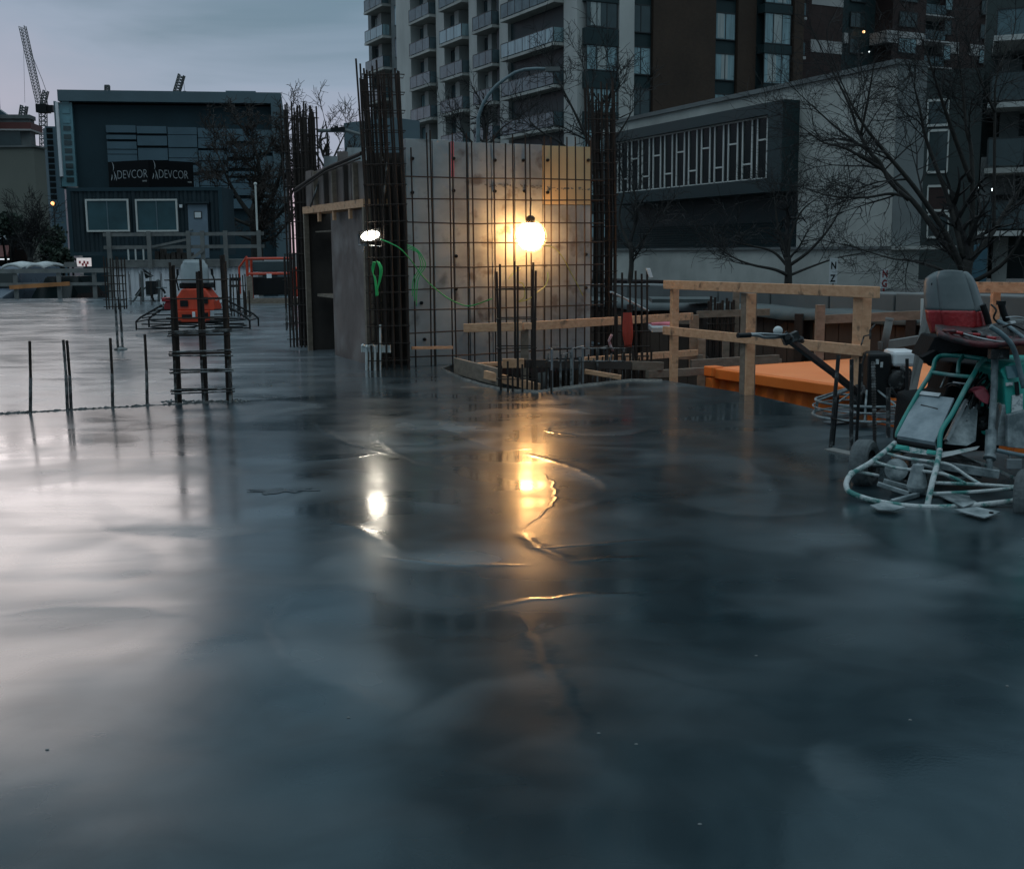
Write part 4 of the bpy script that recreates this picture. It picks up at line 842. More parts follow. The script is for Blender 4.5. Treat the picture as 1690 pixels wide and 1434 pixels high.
mb = MB(); lattice(mb, q(36, 200), q(40, 175), 1.0, 6, .14); mb.build('boom', M['crane'], cr_)
# street mast arm lamp
t_ = thing('street_lamp', 'curved grey street lamp arm in front of the balcony tower', 'street lamp', AT(789, 420, 30)-Z3*1)
q = lambda x, y: AT(x, y, 30)
pts = [q(789, 300), q(789, 196), q(791, 188), q(797, 172), q(806, 157), q(820, 141), q(836, 129), q(850, 120), q(866, 115), q(885, 113.5), q(905, 114)]
mb = MB(); mb.tube([q(789, 420)]+pts[:2], .06, 8, .05); mb.tube(pts[1:], .045, 8, .035); mb.build('pole', M['greytube'], t_)
mb = MB(); mb.box(q(912, 115), (.18, .1, .05)); mb.build('lamp_head', M['crane'], t_)
t_ = thing('traffic_signal_arm', 'dark traffic signal arm with a camera on it between the two left rebar cages', 'signal arm', AT(600, 430, 34))
q = lambda x, y: AT(x, y, 34)
mb = MB(); mb.tube([q(525, 216), q(572, 216), q(600, 224), q(606, 250), q(606, 420)], .05, 8); mb.build('pole', M['crane'], t_)
mb = MB(); mb.box(q(558, 214), (.2, .08, .05)); mb.box(q(555, 211.5), (.05, .05, .06)); mb.box(q(564, 213), (.06, .05, .05)); mb.build('camera', M['black'], t_)
# ------------------------------------------------------------------ rebar helpers
def rebar_cage(lab, base, w, d, H, nx, ny, r=.011, tie=.25, rot=0., m='rebar', jit=.01, hvar=.06, dense=False, group='standing rebar cages', z0=-.05, lean=0, hts=None, m2=None, tr=.006, tie_top=None):
    rnd = random.Random(lab); t_ = thing('rebar_cage', lab, 'rebar cage', Vector((0, 0, 0)), group); pts = []
    for i in range(nx):
        for j in range(ny):
            if nx > 2 and ny > 2 and 0 < i < nx-1 and 0 < j < ny-1: continue
            pts.append((-w/2+w*i/max(1, nx-1), -d/2+d*j/max(1, ny-1)))
    for k, (x, y) in enumerate(pts):
        h = H+rnd.uniform(-hvar, hvar); mb = MB(); dx, dy = rnd.uniform(-jit, jit), rnd.uniform(-jit, jit)
        mb.tube([(x, y, z0), (x+dx*.3, y+dy*.3, h*.5), (x+dx+lean, y+dy, h)], r, 6); mb.build('vertical_bar', M[m], t_)
        if m2: # cement splashed foot
            mb = MB(); mb.tube([(x, y, -.02), (x+dx*.2, y, .42)], r+.0015, 6, r+.001); mb.build('splashed_foot', M[m2], t_)
    z = max(.12, z0+.04)
    while z < (tie_top or H-.06):
        e = r+.005; dz = rnd.uniform(-.012, .012); q = .0 if not dense else rnd.uniform(-.01, .01)
        mb = MB(); mb.tube([(-w/2-e-.03, -d/2-e, z), (w/2+e, -d/2-e, z+dz), (w/2+e, d/2+e, z), (-w/2-e, d/2+e, z+dz), (-w/2-e, -d/2-e-.03, z)], tr, 5); mb.build('tie', M[m], t_)
        z += tie*(1+rnd.uniform(-.12, .12))
    t_.location = base; t_.rotation_euler = (0, 0, rot); return t_
# near left cage
b_ = G(337, 664); rebar_cage('rebar cage with three bar bundles on the pour line, before the orange machine', b_, .52, .10, 1.32, 3, 2, .013, .17, R(6), m2='rebarc', jit=.015)
for i, dx in enumerate((-.225, .03, .06, .225)):
    pass
# bundles make the cage posts heavy
t_ = [o for o in bpy.data.objects if o.get('label', '').startswith('rebar cage with three')][0]
for x in (-.25, -.225, .03, .25, .225):
    mb = MB(); mb.tube([(x, .0, -.05), (x+.004, .01, .7), (x, 0, 1.38+x*.2)], .0135, 6); mb.build('vertical_bar', M['rebar'], t_)
for z in (.1, .135, .30, .335, .47, .505, .68, .70):
    mb = MB(); mb.tube([(-.30, -.075, z), (.31, -.075, z+random.uniform(-.02, .02))], .0075, 5); mb.build('tie', M['rebarc'], t_)
# lone dowels on the pour line
dl = [(50, 683, 563, 'first rusty dowel bar from the left on the pour line'), (111.5, 678, 561, 'left bar of the close pair of dowels on the pour line'), (117.5, 677, 562, 'right bar of the close pair of dowels on the pour line'), (186, 674, 558, 'dowel bar with a cement-splashed foot, between the pair and the leaning one'), (243, 669, 552, 'slightly leaning dowel bar just left of the near rebar cage')]
for px, yb, yt, lab in dl:
    g_ = G(px, yb); top = AT(px-(4 if px > 180 else (7 if px > 100 else 1)), yt, g_.y); mb = MB(); mb.i = 0
    t_ = thing('dowel_bar', lab, 'rebar', g_, 'single dowels along the pour line')
    mb.tube([g_-Z3*.05, g_.lerp(top, .5)+Vector((.006, 0, 0)), top], .0135, 7); mb.build('bar', M['rebar'] if px != 111.5 else M['rebarc'], t_)
    mb = MB(); mb.tube([g_-Z3*.02, g_.lerp(top, .5)+Vector((.006, 0, 0))], .0155, 7); mb.build('splashed_foot', M['rebarc'], t_)
# rough bulkhead line
a0, a1 = G(-60, 686.5), G(392, 661.5); mb = MB(); rnd = random.Random(4); n_ = 150; top = []; 
rows = []
for i in range(n_):
    q = a0.lerp(a1, i/(n_-1)); q = q+Vector((0, rnd.uniform(-.015, .015), 0)); h = max(.003, rnd.gauss(.010, .006)); wv = .035+rnd.random()*.03
    rows.append([q+Vector((0, -wv, -.002)), q+Vector((0, -wv*.3, h)), q+Vector((0, wv*.4, h*.8)), q+Vector((0, wv, -.002))])
mb.loft(rows); tag(mb.build('pour_joint', mat('crumbly concrete joint', (.03, .035, .038), .9, col2=(.12, .13, .13), scale=20, bump=.6)), 'crumbly dark joint line between the two pours, left of the near cage', 'joint')
for (px, py, s_, lab) in ((337, 663, .5, 'dark cement crumbs round the foot of the near rebar cage'),):
    c_ = G(px, py); mb = MB()
    for i in range(120):
        x = c_.x+rnd.uniform(-.4, .42)*1.05; y = c_.y+rnd.gauss(0, .05); r_ = rnd.uniform(.005, .018); mb.sphere((x, y, r_*.3), r_, (1, 1, .6), 5, 3)
    tag(mb.build('cement_crumbs', M['concd'], kind='stuff'), lab, 'debris')
# cage on twin posts
b_ = G(197, 578); rebar_cage('narrow ladder-like rebar cage on two grey posts, behind the near dowels', b_, .26, .12, 1.40, 4, 2, .010, .115, R(3), z0=.62, hvar=.02)
t_ = [o for o in bpy.data.objects if o.get('label', '').startswith('narrow ladder')][0]
for x in (-.02, .05):
    mb = MB(); mb.tube([(x, 0, -.03), (x, 0, .8)], .019, 8); mb.build('post', M['rebarc'], t_)
mb = MB(); mb.lathe((.02, 0, 0), (0, 0, 1), [(.10, 0), (.09, .025), (.04, .05), (0, .06)], 12); mb.build('foot', M['rebarc'], t_)
for c_ in t_.children:
    if c_.name.startswith('tie') : pass
b_ = G(395, 522); rebar_cage('square-topped dark rebar cage right behind the orange ride-on machine', b_, .30, .15, .95, 3, 2, .014, .3, R(-8), hvar=.02)
b_ = G(409, 523); rebar_cage('short pair of bars tied low, right of the square-topped cage', b_, .10, .05, .58, 2, 2, .014, .32, R(-8))
b_ = G(481, 545); rebar_cage('slim rebar cage standing left of the formwork corner', b_, .17, .1, 1.42, 3, 2, .011, .8, R(0), m='rebar', m2='rebarc')
b_ = G(242, 503); rebar_cage('low three-bar rebar cage behind the twin-post cage', b_, .9, .1, .9, 4, 2, .010, 2.0, R(0))
# tall cage at the far end of the wall
b_ = G(508, 572); t5 = rebar_cage('tall rebar cage at the far left end of the formwork, against the sky', b_-Vector((.0, 0, 0)), .40, .34, 3.62, 7, 5, .0125, .26, R(-24), hvar=.05, jit=.02, lean=-.02)
b_ = G(519, 573); rebar_cage('dense dark rebar cage close behind the tall one at the far left wall end', b_+Vector((-.06, .25, 0)), .22, .3, 3.50, 5, 4, .0125, .26, R(-24))
# main tall cage
b_ = G(644, 609); rebar_cage('tallest rebar cage, in front of the dark plywood at the formwork corner', b_, .46, .26, 3.62, 6, 4, .013, .22, R(8), hvar=.10, jit=.03, lean=-.06)
b_ = G(634, 606); rebar_cage('inner rebar cage inside the tallest one', b_+Vector((0, .10, 0)), .22, .2, 3.55, 5, 4, .014, .24, R(8), hvar=.12, jit=.03, lean=-.05)
# right hand cage
b_ = G(996, 588)+Vector((0, .3, 0)); rebar_cage('rebar cage at the right end of the form wall', b_, .36, .3, 3.62, 5, 4, .013, .2, R(0), hvar=.12, jit=.02, lean=-.04)
b_ = G(1000, 588)+Vector((0, .42, 0)); rebar_cage('inner rebar cage inside the one at the right end of the form wall', b_, .2, .16, 3.4, 4, 4, .015, .24, R(0), hvar=.12)
# ------------------------------------------------------------------ formwork enclosure
o_ = G(670, 605); FW = Frame((o_.x, o_.y), (.905, .425)); uE = FW.U(975); ZW = FW.uv(680, 232)[1]
fw = thing('formwork_wall', 'tall panelled form wall lit by the glowing lamp', 'formwork', FW.p(uE/2, 0))
bnd = [672, 716, 750, 774, 812, 850, 896, 937, 975]; ms = ['formA', 'formA', 'formB', 'formB', 'formB', 'formB', 'formB', 'formB']
zsp = FW.uv(900, 338)[1]
for i in range(8):
    u0, u1 = FW.U(bnd[i])+.006, FW.U(bnd[i+1])-.006
    if i >= 6:
        mb = MB(); mb.fb(FW, u0, u1, 0, zsp-.004, -.1, 0); mb.build('form_panel', M['formB'], fw, bevel=.003)
        mb = MB(); mb.fb(FW, u0, u1, zsp+.004, ZW-.01, -.1, .004); mb.build('form_panel', M['formC'], fw, bevel=.003)
    else:
        mb = MB(); mb.fb(FW, u0, u1, 0, ZW+(.02 if i < 2 else .0), -.1, .003*(i % 2)); mb.build('form_panel', M[ms[i]], fw, bevel=.003)
for i, (px, py) in enumerate(((680, 262), (680, 318), (748, 262), (748, 315), (816, 265), (863, 265), (903, 265), (970, 265), (816, 316), (865, 316), (903, 318), (752, 423), (752, 477), (966, 420), (966, 475), (695, 500), (770, 545), (700, 560))):
    u, z = FW.uv(px, py); mb = MB(); mb.lathe(FW.p(u, z, 0), FW.n, [(.022, 0), (.022, .03), (.012, .05), (0, .05)], 8); mb.build('form_tie', M['black'], fw)
mb = MB(); mb.fb(FW, FW.U(746), FW.U(751), FW.uv(748, 292)[1], FW.uv(748, 234)[1], .005, .011); mb.build('pink_tape', M['pink'], fw)
mb = MB(); rnd = random.Random(2)
for i in range(70):
    px = rnd.uniform(795, 972); u, z = FW.uv(px, 306+(px-795)*.045+rnd.gauss(0, 1.6)); mb.fb(FW, u, u+rnd.uniform(.01, .035), z, z+rnd.uniform(.005, .02), .004, .008)
mb.build('cement_drips', M['concd'], fw)
for i in range(6):
    u = .15+i*(uE-.3)/5; mb = MB(); mb.fb(FW, u-.05, u+.05, 0, ZW-.1, -.25, -.105); mb.build('strongback', M['plyd'], fw)
# rebar mat
mt = thing('rebar_mat', 'wide rebar grid tied in front of the form wall', 'rebar mat', FW.p(uE/2, 0, .12))
K = Frame(FW.p(0, 0, .14).to_tuple()[:2], FW.u)
for i, px in enumerate((682, 708, 714, 744, 750, 771, 781, 806, 816, 835, 848, 868, 876, 898, 909, 924, 936, 950, 965, 975)):
    u = K.U(px); rn = random.Random(i); mb = MB(); tp = ZW+rn.uniform(-.02, .02)+(.10 if i % 3 else -.01)
    if i in (0,): tp = ZW-.1
    mb.tube([K.p(u, -.03, 0), K.p(u+rn.uniform(-.012, .012), 1.3, rn.uniform(-.01, .01)), K.p(u+rn.uniform(-.01, .01), tp, 0)], .0105, 6); mb.build('vertical_bar', M['rebar'], mt)
for i, y in enumerate((292, 328, 368, 402, 441, 477, 512, 548, 588)):
    zz = K.uv(700, y)[1]; rn = random.Random(i+50); mb = MB()
    mb.tube([K.p(-.05, zz+rn.uniform(-.01, .01), .022), K.p(uE*.33, zz+rn.uniform(-.015, .01), .022), K.p(uE*.66, zz+rn.uniform(-.012, .01), .022), K.p(uE+.12, zz+rn.uniform(-.01, .01), .022)], .0095, 6); mb.build('horizontal_bar', M['rebar'], mt)
mb = MB(); mb.beam(K.p(K.U(673), K.uv(673, 574)[1], .06), K.p(K.U(741), K.uv(741, 573)[1], .06), .04, .035); tag(mb.build('spacer_board', M['lum']), 'short fresh wooden batten tied low on the left of the rebar grid', 'batten')
# corner and left wall
o_ = G(612, 604); WL = Frame((o_.x, o_.y), (-.425, .905)); WC = Frame((o_.x, o_.y), ((G(670, 605)-o_).x, (G(670, 605)-o_).y+.15))
wl = thing('formwork_enclosure', 'brown plywood enclosure with a lumber-framed doorway left of the form wall', 'formwork', WL.p(1, 0))
uF = WL.U(508); zH = WL.uv(600, 341)[1]; zt_ = WL.uv(606, 262)[1]; ucn = (G(670, 605)-o_).length
mb = MB(); mb.fb(WC, 0.0, ucn-.01, 0, zt_+.1, -.45, -.30); mb.build('dark_panel', M['plyd'], wl)
for i in range(5):
    u = .03+i*(ucn-.06)/4; mb = MB(); mb.fb(WC, u-.02, u+.02, 0, zt_+.05, -.298, -.25); mb.build('stud', M['plyd'], wl)
mb = MB(); n_ = 9
for i in range(n_):
    a = uF*i/n_; mb.fb(WL, a+.004, a+uF/n_-.004, zH+.09, zt_+rnd.uniform(-.02, .02), -.04, -.0-.01*(i % 2))
mb.build('upper_boards', M['ply'], wl)
for i, s_ in enumerate((.12, .27, .46, .6, .78)):
    u = uF*s_; mb = MB(); mb.fb(WL, u-.02, u+.02, zH+.09, zt_-.02, .0, .06); mb.build('stud', M['plyd'] if i % 2 else M['lumd'], wl)
mb = MB(); mb.fb(WL, -.02, uF+.05, zH-.01, zH+.088, -.3, .05); mb.build('header', M['lum'], wl)
mb = MB(); mb.fb(WL, -.03, .035, 0, zH-.012, -.2, .05); mb.build('jamb', M['lumd'], wl)
mb = MB(); mb.fb(WL, uF+.035, uF+.09, 0, zt_-.02, -1.3, -.02); mb.build('end_panel', M['plyd'], wl)
mb = MB(); mb.fb(WL, uF-.02, uF+.03, 0, zH-.012, -.02, .05); mb.build('jamb', M['lumd'], wl)
mb = MB(); mb.prism([WL.p(.06, 0, -.03), WL.p(1.8, 0, -.07), WL.p(1.8, zH-.03, -.07), WL.p(.06, zH-.03, -.03)], WL.n*-.02); mb.build('tilted_panel', M['ply'], wl)
mb = MB(); mb.fb(WL, -.2, uF, 0, zt_, -1.3, -1.25); mb.build('back_panel', M['plyd'], wl)
mb = MB(); mb.fb(WL, uF*.56, uF*.6, 0, zH-.02, -.8, -.7); mb.build('stud', M['lumd'], wl)
mb = MB(); mb.fb(WL, uF*.57, uF-.06, .80, .84, -.5, -.1); mb.build('shelf', M['lumd'], wl)
mb = MB(); mb.fb(WL, uF*.57, uF-.06, zH*.86, zH*.86+.02, -.5, -.1); mb.build('shelf', M['lumd'], wl)
for s_ in (.22, .48, .74):
    mb = MB(); mb.fb(WL, uF*s_-.03, uF*s_+.03, zH-.14, zH-.012, .0, .04); mb.build('cleat', M['lum'], wl)
# inner back walls seen over the left wall
mb = MB()
for i, (pa, pb, y0, m_) in enumerate(((534, 556, 262, 0), (556, 572, 255, 1), (572, 606, 250, 0))):
    pass
for pa, pb, y0, m_ in ((534, 556, 258, 'formA'), (556, 573, 250, 'ply'), (573, 606, 244, 'formA')):
    a, b_ = AT(pa, y0, 18.6), AT(pb, y0, 18.4); mb = MB(); mb.prism([a, b_, Vector((b_.x, b_.y, zt_-.5)), Vector((a.x, a.y, zt_-.5))], (0, .08, 0)); mb.build('inner_panel', M[m_], wl)
mb = MB(); q0 = WL.p(uF+.1, zt_-.12, .05)
mb.tube([WL.p(uF+.25, zt_-.22, .08), WL.p(uF*.5, zt_-.02, .08), WL.p(-.1, zt_+.06, .08)], .025, 6); mb.tube([WL.p(uF+.25, zt_-.28, .1), WL.p(uF*.5, zt_-.07, .1), WL.p(-.1, zt_+.0, .1)], .012, 6); mb.build('top_bars', M['rebar'], wl)
mb = MB(); mb.tube([AT(529, 294, 17.0), AT(512, 342, 17.0)], .014, 6); mb.build('brace_bar', M['rebarc'], wl)
for i, (a, b_) in enumerate((((639, 268), (632, 340)), ((627, 256), (633, 266)))):
    mb = MB(); mb.tube([AT(*a, 14.6), AT(*b_, 14.6)], .012, 6); mb.build('brace_bar', M['rebarc'], wl)
# white pipes at the corner
wp = thing('conduit_bundle', 'bundle of white plastic conduit stubs held by a white strip at the enclosure corner', 'conduit', G(620, 611))
for px, yt in ((605, 570), (612, 572), (619, 569), (627, 536)):
    g_ = G(px, 611); tp = AT(px, yt, g_.y); mb = MB(); ps = [g_, tp]
    if px < 627: ps = [g_, AT(px, yt+10, g_.y), AT(px-2, yt+3, g_.y), AT(px-7, yt-1, g_.y-.03)]
    mb.tube(ps, .017, 8); mb.build('pipe', M['whitep'], wp)
mb = MB(); a, b_ = AT(597, 575, G(620, 611).y+.04), AT(644, 576, G(620, 611).y+.04); mb.beam(a, b_, .04, .08)
for i in range(12): q = a.lerp(b_, i/11); mb.beam(q-Z3*.045, q+Z3*.045, .05, .012, up=(1, 0, 0))
mb.build('holding_strip', M['whitep'], wp)
# ------------------------------------------------------------------ lamps
DL = 15.22
q = FW.p(*FW.uv(859, 391), .30); lamp = thing('work_lamp', 'glowing round warm work lamp hanging in front of the form wall', 'lamp', Vector((q.x, q.y, q.z-.2)), 'work lamps')
mb = MB(); mb.sphere(q, .18, n=28, k=18); mb.build('globe', emis('warm glowing globe', (1.0, .50, .17), 42), lamp, smooth=True)
mb = MB()
mb.lathe(q+Z3*.165, (0, 0, 1), [(.06, 0), (.06, .07), (.03, .1), (.0, .1)], 12); mb.tube([q+Z3*.25, q+Vector((.0, .10, .32)), FW.p(*FW.uv(871, 328), .10)], .01, 6); mb.build('holder', M['black'], lamp)
mb = MB()
for i in range(6):
    an = i*math.pi/6; ax = Vector((math.cos(an), math.sin(an), 0)); mb.tube([q+ax*.205*math.cos(t*math.pi/12)+Z3*.205*math.sin(t*math.pi/12) for t in range(25)], .0035, 5)
mb.tube([q+Vector((math.cos(t*math.pi/12)*.208, math.sin(t*math.pi/12)*.208, -.03)) for t in range(25)], .004, 5)
mb.build('wire_guard', M['steel'], lamp)
q2 = AT(611, 389, 14.55); l2 = thing('work_lamp', 'small tilted white floodlight clipped to the doorway jamb', 'lamp', Vector((q2.x, q2.y, q2.z-.1)), 'work lamps')
Mx = Matrix.Rotation(R(-10), 3, 'Y') @ Matrix.Rotation(R(0), 3, 'X')
mb = MB(); mb.sphere(q2, .11, (1, .2, .5), 20, 10); mb.v = [q2+Mx@(v-q2) for v in mb.v]; mb.build('lens', emis('cool white floodlight lens', (1.0, .90, .74), 45), l2)
mb = MB(); mb.box(q2+Vector((0, .04, 0)), (.135, .026, .078), Mx); mb.build('housing', M['black'], l2, bevel=.008)
mb = MB(); mb.tube([q2+Vector((-.02, .06, -.05)), q2+Vector((-.08, .1, -.1)), q2+Vector((-.10, .1, -.2))], .012, 6); mb.tube([q2+Vector((-.15, .04, .02)), q2+Vector((-.15, .05, -.11)), q2+Vector((.13, .05, -.13)), q2+Vector((.145, .04, .0))], .009, 6); mb.build('bracket', M['steel'], l2)
# cords
def cord(pts, lab, m='green', r=.007, name='power_cord'):
    ps = [AT(*p) for p in pts]; out_ = []
    for i in range(len(ps)-1):
        p0 = ps[max(i-1, 0)]; p1 = ps[i]; p2 = ps[i+1]; p3 = ps[min(i+2, len(ps)-1)]
        for k in range(6):
            t = k/6; out_.append(.5*((2*p1)+(p2-p0)*t+(2*p0-5*p1+4*p2-p3)*t*t+(-p0+3*p1-3*p2+p3)*t**3))
    out_.append(ps[-1]); mb = MB(); mb.tube(out_, r, 6); return tag(mb.build(name, M[m], smooth=True), lab, 'cord', 'power cords on the formwork')
cy = mat('yellow green cord', (.42, .42, .08), .5, var=.2); M['ygreen'] = cy
cord([(628, 395, 14.4), (645, 402, 14.3), (662, 412, 14.3), (680, 432, 14.4), (700, 459, 14.6), (725, 482, 14.7), (748, 497, 14.8), (775, 505, 14.9), (812, 493, 14.6)], 'long green cord sagging across the rebar grid from floodlight to glowing lamp')
for k in range(3):
    cord([(616+k*2, 432, 14.35), (614+k, 445+k*3, 14.35), (618+k, 460, 14.33), (620+k*2, 478+k*4, 14.3), (621, 489-k*3, 14.3), (625+k, 466, 14.3), (627+k*2, 445, 14.3), (622+k*2, 431+k, 14.34)], ['green cord coil hanging on the dark cage, outer loop', 'green cord coil hanging on the dark cage, middle loop', 'green cord coil hanging on the dark cage, inner loop'][k])
for k in range(3):
    cord([(672, 404+k*3, 14.5), (688, 412+k*2, 14.5), (698-k*3, 425, 14.5), (702-k*4, 440, 14.5), (690-k*4, 462, 14.5), (687-k*3, 505-k*8, 14.5)], ['green cord loop on the left of the rebar grid, outermost', 'green cord loop on the left of the rebar grid, second', 'green cord loop on the left of the rebar grid, innermost'][k], r=.006)
cord([(888, 405, 14.3), (912, 408, 14.3), (928, 424, 14.3), (942, 450, 14.4), (953, 470, 14.5), (962, 488, 14.6)], 'yellowish cord arcing right and down from the glowing lamp', 'ygreen', .006)
cord([(904, 450, 14.2), (904, 462, 14.1), (898, 474, 14.0), (884, 484, 13.6)], 'short yellowish cord loop right of the lamp cage', 'ygreen', .006)
cord([(859, 443, 13.6), (848, 450, 13.4), (840, 460, 13.2)], 'short yellowish cord arch left above the lamp cage', 'ygreen', .006)
cord([(853, 466, 13.0), (858, 466, 13.0), (864, 471, 13.0), (866, 490, 13.0), (856, 498, 13.0), (872, 494, 13.0), (880, 488, 13.0)], 'yellow green cord looped through the lamp cage', 'ygreen', .006)
# ------------------------------------------------------------------ cage in front of the lamp
LC = 12.75
b_ = G(853, 641); t_lc = rebar_cage('waist-high rebar cage directly under the glowing lamp', b_, .36, .28, 1.27, 3, 3, .013, .30, R(4), hvar=.07, jit=.02, z0=-.5)
# ------------------------------------------------------------------ opening formwork
of = thing('opening_formwork', 'lumber edge form around the slab opening below the glowing lamp', 'formwork', G(880, 640))
def bm(a, b, w_, h_, m, nm, parent=None, up=(0, 0, 1)):
    mb = MB(); mb.beam(a, b, w_, h_, up); return mb.build(nm, M[m], parent if parent is not None else of, bevel=.004)
bm(G(752, 616)+Vector((0, 0, .09)), G(826, 637)+Vector((0, 0, .09)), .045, .19, 'lumd', 'form_board')
bm(AT(752, 603, 14.2), AT(842, 600, 13.9), .09, .045, 'lum', 'form_board')
bm(AT(800, 618, 12.9), AT(890, 640, 12.4), .04, .09, 'lum', 'form_board')
wy = 12.62
bm(AT(829, 599.5, wy), AT(865, 599.5, wy), .05, .10, 'lum', 'waler_end')
bm(AT(865.5, 600, wy+.02), AT(1040, 603, wy+.7), .06, .09, 'plyd', 'waler')
bm(AT(1041, 603, wy+.72), AT(1093, 604.5, wy+.95), .06, .10, 'lumd', 'waler')
bm(AT(965, 613, 12.9), AT(1025, 623, 12.8), .04, .05, 'lum', 'form_board')
bm(AT(1068, 618, 13.4), AT(1190, 611, 14.5), .05, .09, 'lumd', 'form_board')
# pale lip
lip = MB(); rows = []; pts = [G(728, 609), G(765, 626), G(800, 637), G(833, 644), G(885, 647), G(960, 637), G(1040, 628), G(1100, 629)]
for i in range(len(pts)-1):
    for k in range(8):
        q = pts[i].lerp(pts[i+1], k/8)+Vector((0, rnd.uniform(-.01, .01), 0)); rows.append([q+Vector((0, -.07, -.001)), q+Vector((0, -.03, .015+rnd.random()*.012)), q+Vector((0, .02, .018)), q+Vector((0, .035, -.25))])
lip.loft(rows); tag(lip.build('slab_lip', mat('rough concrete lip', (.07, .07, .065), .8, col2=(.22, .20, .18), scale=14, bump=.5)), 'rough raised concrete lip around the slab opening', 'kerb')
# rails behind
r1 = thing('guard_rail', 'two-board lumber rail crossing in front of the form wall and the right rebar cage', 'guard rail', G(930, 610))
bm(AT(765, 541.5, 13.3), AT(862, 539, 13.3), .04, .095, 'lum', 'upper_board', r1)
bm(AT(880, 538, 13.6), AT(1142, 522, 16.5), .04, .10, 'lum', 'upper_board', r1)
bm(AT(863, 539, 13.34), AT(881, 538, 13.55), .04, .075, 'lum', 'upper_board', r1)
bm(AT(964, 594, 13.4), AT(1018, 590, 13.9), .04, .06, 'lum', 'lower_board', r1); bm(AT(1018, 591.5, 14.0), AT(1150, 582, 16.2), .04, .085, 'lum', 'lower_board', r1)
mb = MB(); p_ = AT(1148, 520, 16.6); mb.bb((p_.x-.07, p_.y, -.28), (p_.x+.05, p_.y+.09, p_.z)); mb.build('post', M['lumd'], r1)
p_ = AT(862, 539, 13.4); mb = MB(); mb.bb((p_.x-.02, p_.y+.03, -.3), (p_.x+.07, p_.y+.07, p_.z+.05)); mb.build('post', M['lumd'], r1)
# u bars
sbt = thing('starter_bars', 'short dark bar stubs crowded at the foot of the cage under the glowing lamp', 'rebar', G(870, 645))
for i in range(10):
    g_ = G(838+i*8, 648)+Vector((0, .06+.05*(i % 3), 0)); mb = MB(); mb.tube([g_-Z3*.4, AT(838+i*8, 596+(i*13) % 17, g_.y)], .012, 6); mb.build('bar', M['rebar'], sbt)
ub = thing('starter_bars', 'row of low grey U-shaped starter bars on the right lip of the slab opening', 'rebar', G(970, 636))
for i, px in enumerate((911, 925, 934, 945, 957, 986, 1007, 1029)):
    yb = 645-(px-900)*.165; g_ = G(px, yb)+Vector((0, .05, 0)); tp = AT(px, (575 if i in (0, 5, 7, 3) else 584+i), g_.y)
    mb = MB(); mb.tube([g_-Z3*.3, tp, tp+Vector((.12, .16, .01)), tp+Vector((.12, .16, -.5))] if i % 2 else [g_-Z3*.3, tp], .013, 7); mb.build('bar', M['rebarc'] if i % 3 else M['steel'], ub)
for i in range(14):
    px = 905+i*12.5+(i % 3)*2; g_ = G(px, 640-(px-900)*.13)+Vector((0, .25+.1*(i % 2), 0)); mb = MB(); mb.tube([g_-Z3*.4, AT(px, 583+(i*7) % 11, g_.y)], .011, 6); mb.build('bar', M['rebar'] if i % 2 else M['rebarc'], ub)
for y_ in (575, 596): mb = MB(); mb.tube([AT(905, y_, 12.6), AT(1030, y_, 13.05)], .009, 6); mb.build('cross_bar', M['rebarc'], ub)
tbr = thing('starter_bars', 'taller dark starter bars right of the rail, rising above the others', 'rebar', G(1050, 610))
for i, (px, yt) in enumerate(((1016, 452), (1027.7, 450), (1040.7, 449), (1050, 447), (1060, 452), (1069, 446), (1019, 520), (1052, 540))):
    g_ = Vector(AT(px, 600, 13.7+.1*(i % 3))); tp = AT(px-1, yt, g_.y); mb = MB(); mb.tube([Vector((g_.x, g_.y, -.5)), tp], .0125, 7); mb.build('bar', M['rebar'], tbr)
for y_ in (472, 547, 572, 588): mb = MB(); mb.tube([AT(1014, y_, 13.75), AT(1072, y_, 13.75)], .009, 6); mb.build('cross_bar', M['rebar'], tbr)
for i in range(7):
    mb = MB(); px = 985+i*15; mb.tube([AT(px, 612, 13.2+i*.05)-Z3*.4, AT(px, 577+(i % 2)*4, 13.2+i*.05)], .014, 6); mb.build('bar', M['rebar'], tbr)
mb = MB(); a = AT(1066, 443, 13.7); mb.prism([a, AT(1073, 443, 13.7), AT(1078, 458, 13.7), AT(1072, 459, 13.7)], (0, .04, 0)); tag(mb.build('bar_cap', M['lite'], bevel=.005), 'white plastic cap hooked on the tallest starter bar', 'cap')
gl = thing('work_gloves', 'pair of red rubber gloves hanging on the starter bars', 'gloves', AT(1036, 568, 13.5))
for px in (1032.5, 1038.5):
    mb = MB(); a = AT(px, 516, 13.55); b2 = AT(px+1, 566, 13.55); rows = []
    for i in range(9):
        t = i/8; w_ = .028+.012*math.sin(t*2.6)+(.0 if t < .8 else -.05*(t-.8)); cc = a.lerp(b2, t); rows.append([cc+Vector((math.cos(x)*w_, math.sin(x)*w_*.45, 0)) for x in [j*math.pi/4 for j in range(8)]])
    mb.loft(rows, True); mb.quad(*rows[-1])
    for j in range(3):
        q_ = rows[-1][0].lerp(rows[-1][4], .2+.3*j); mb.tube([q_+Z3*.02, q_-Z3*.05], .009, 6, .006)
    mb.build('glove', mat('red rubber', (.42, .05, .03), .45, var=.3), gl, smooth=True)
mb = MB(); mb.tube([AT(1010, 552, 13.4), AT(1005, 562, 13.4), AT(1008, 572, 13.4), AT(1012, 580, 13.4)], .016, 8); tag(mb.build('strap', mat('white red strap', (.5, .45, .45), .6, col2=(.35, .03, .04), scale=20), smooth=True), 'small white and red strap hanging left of the red gloves', 'strap')
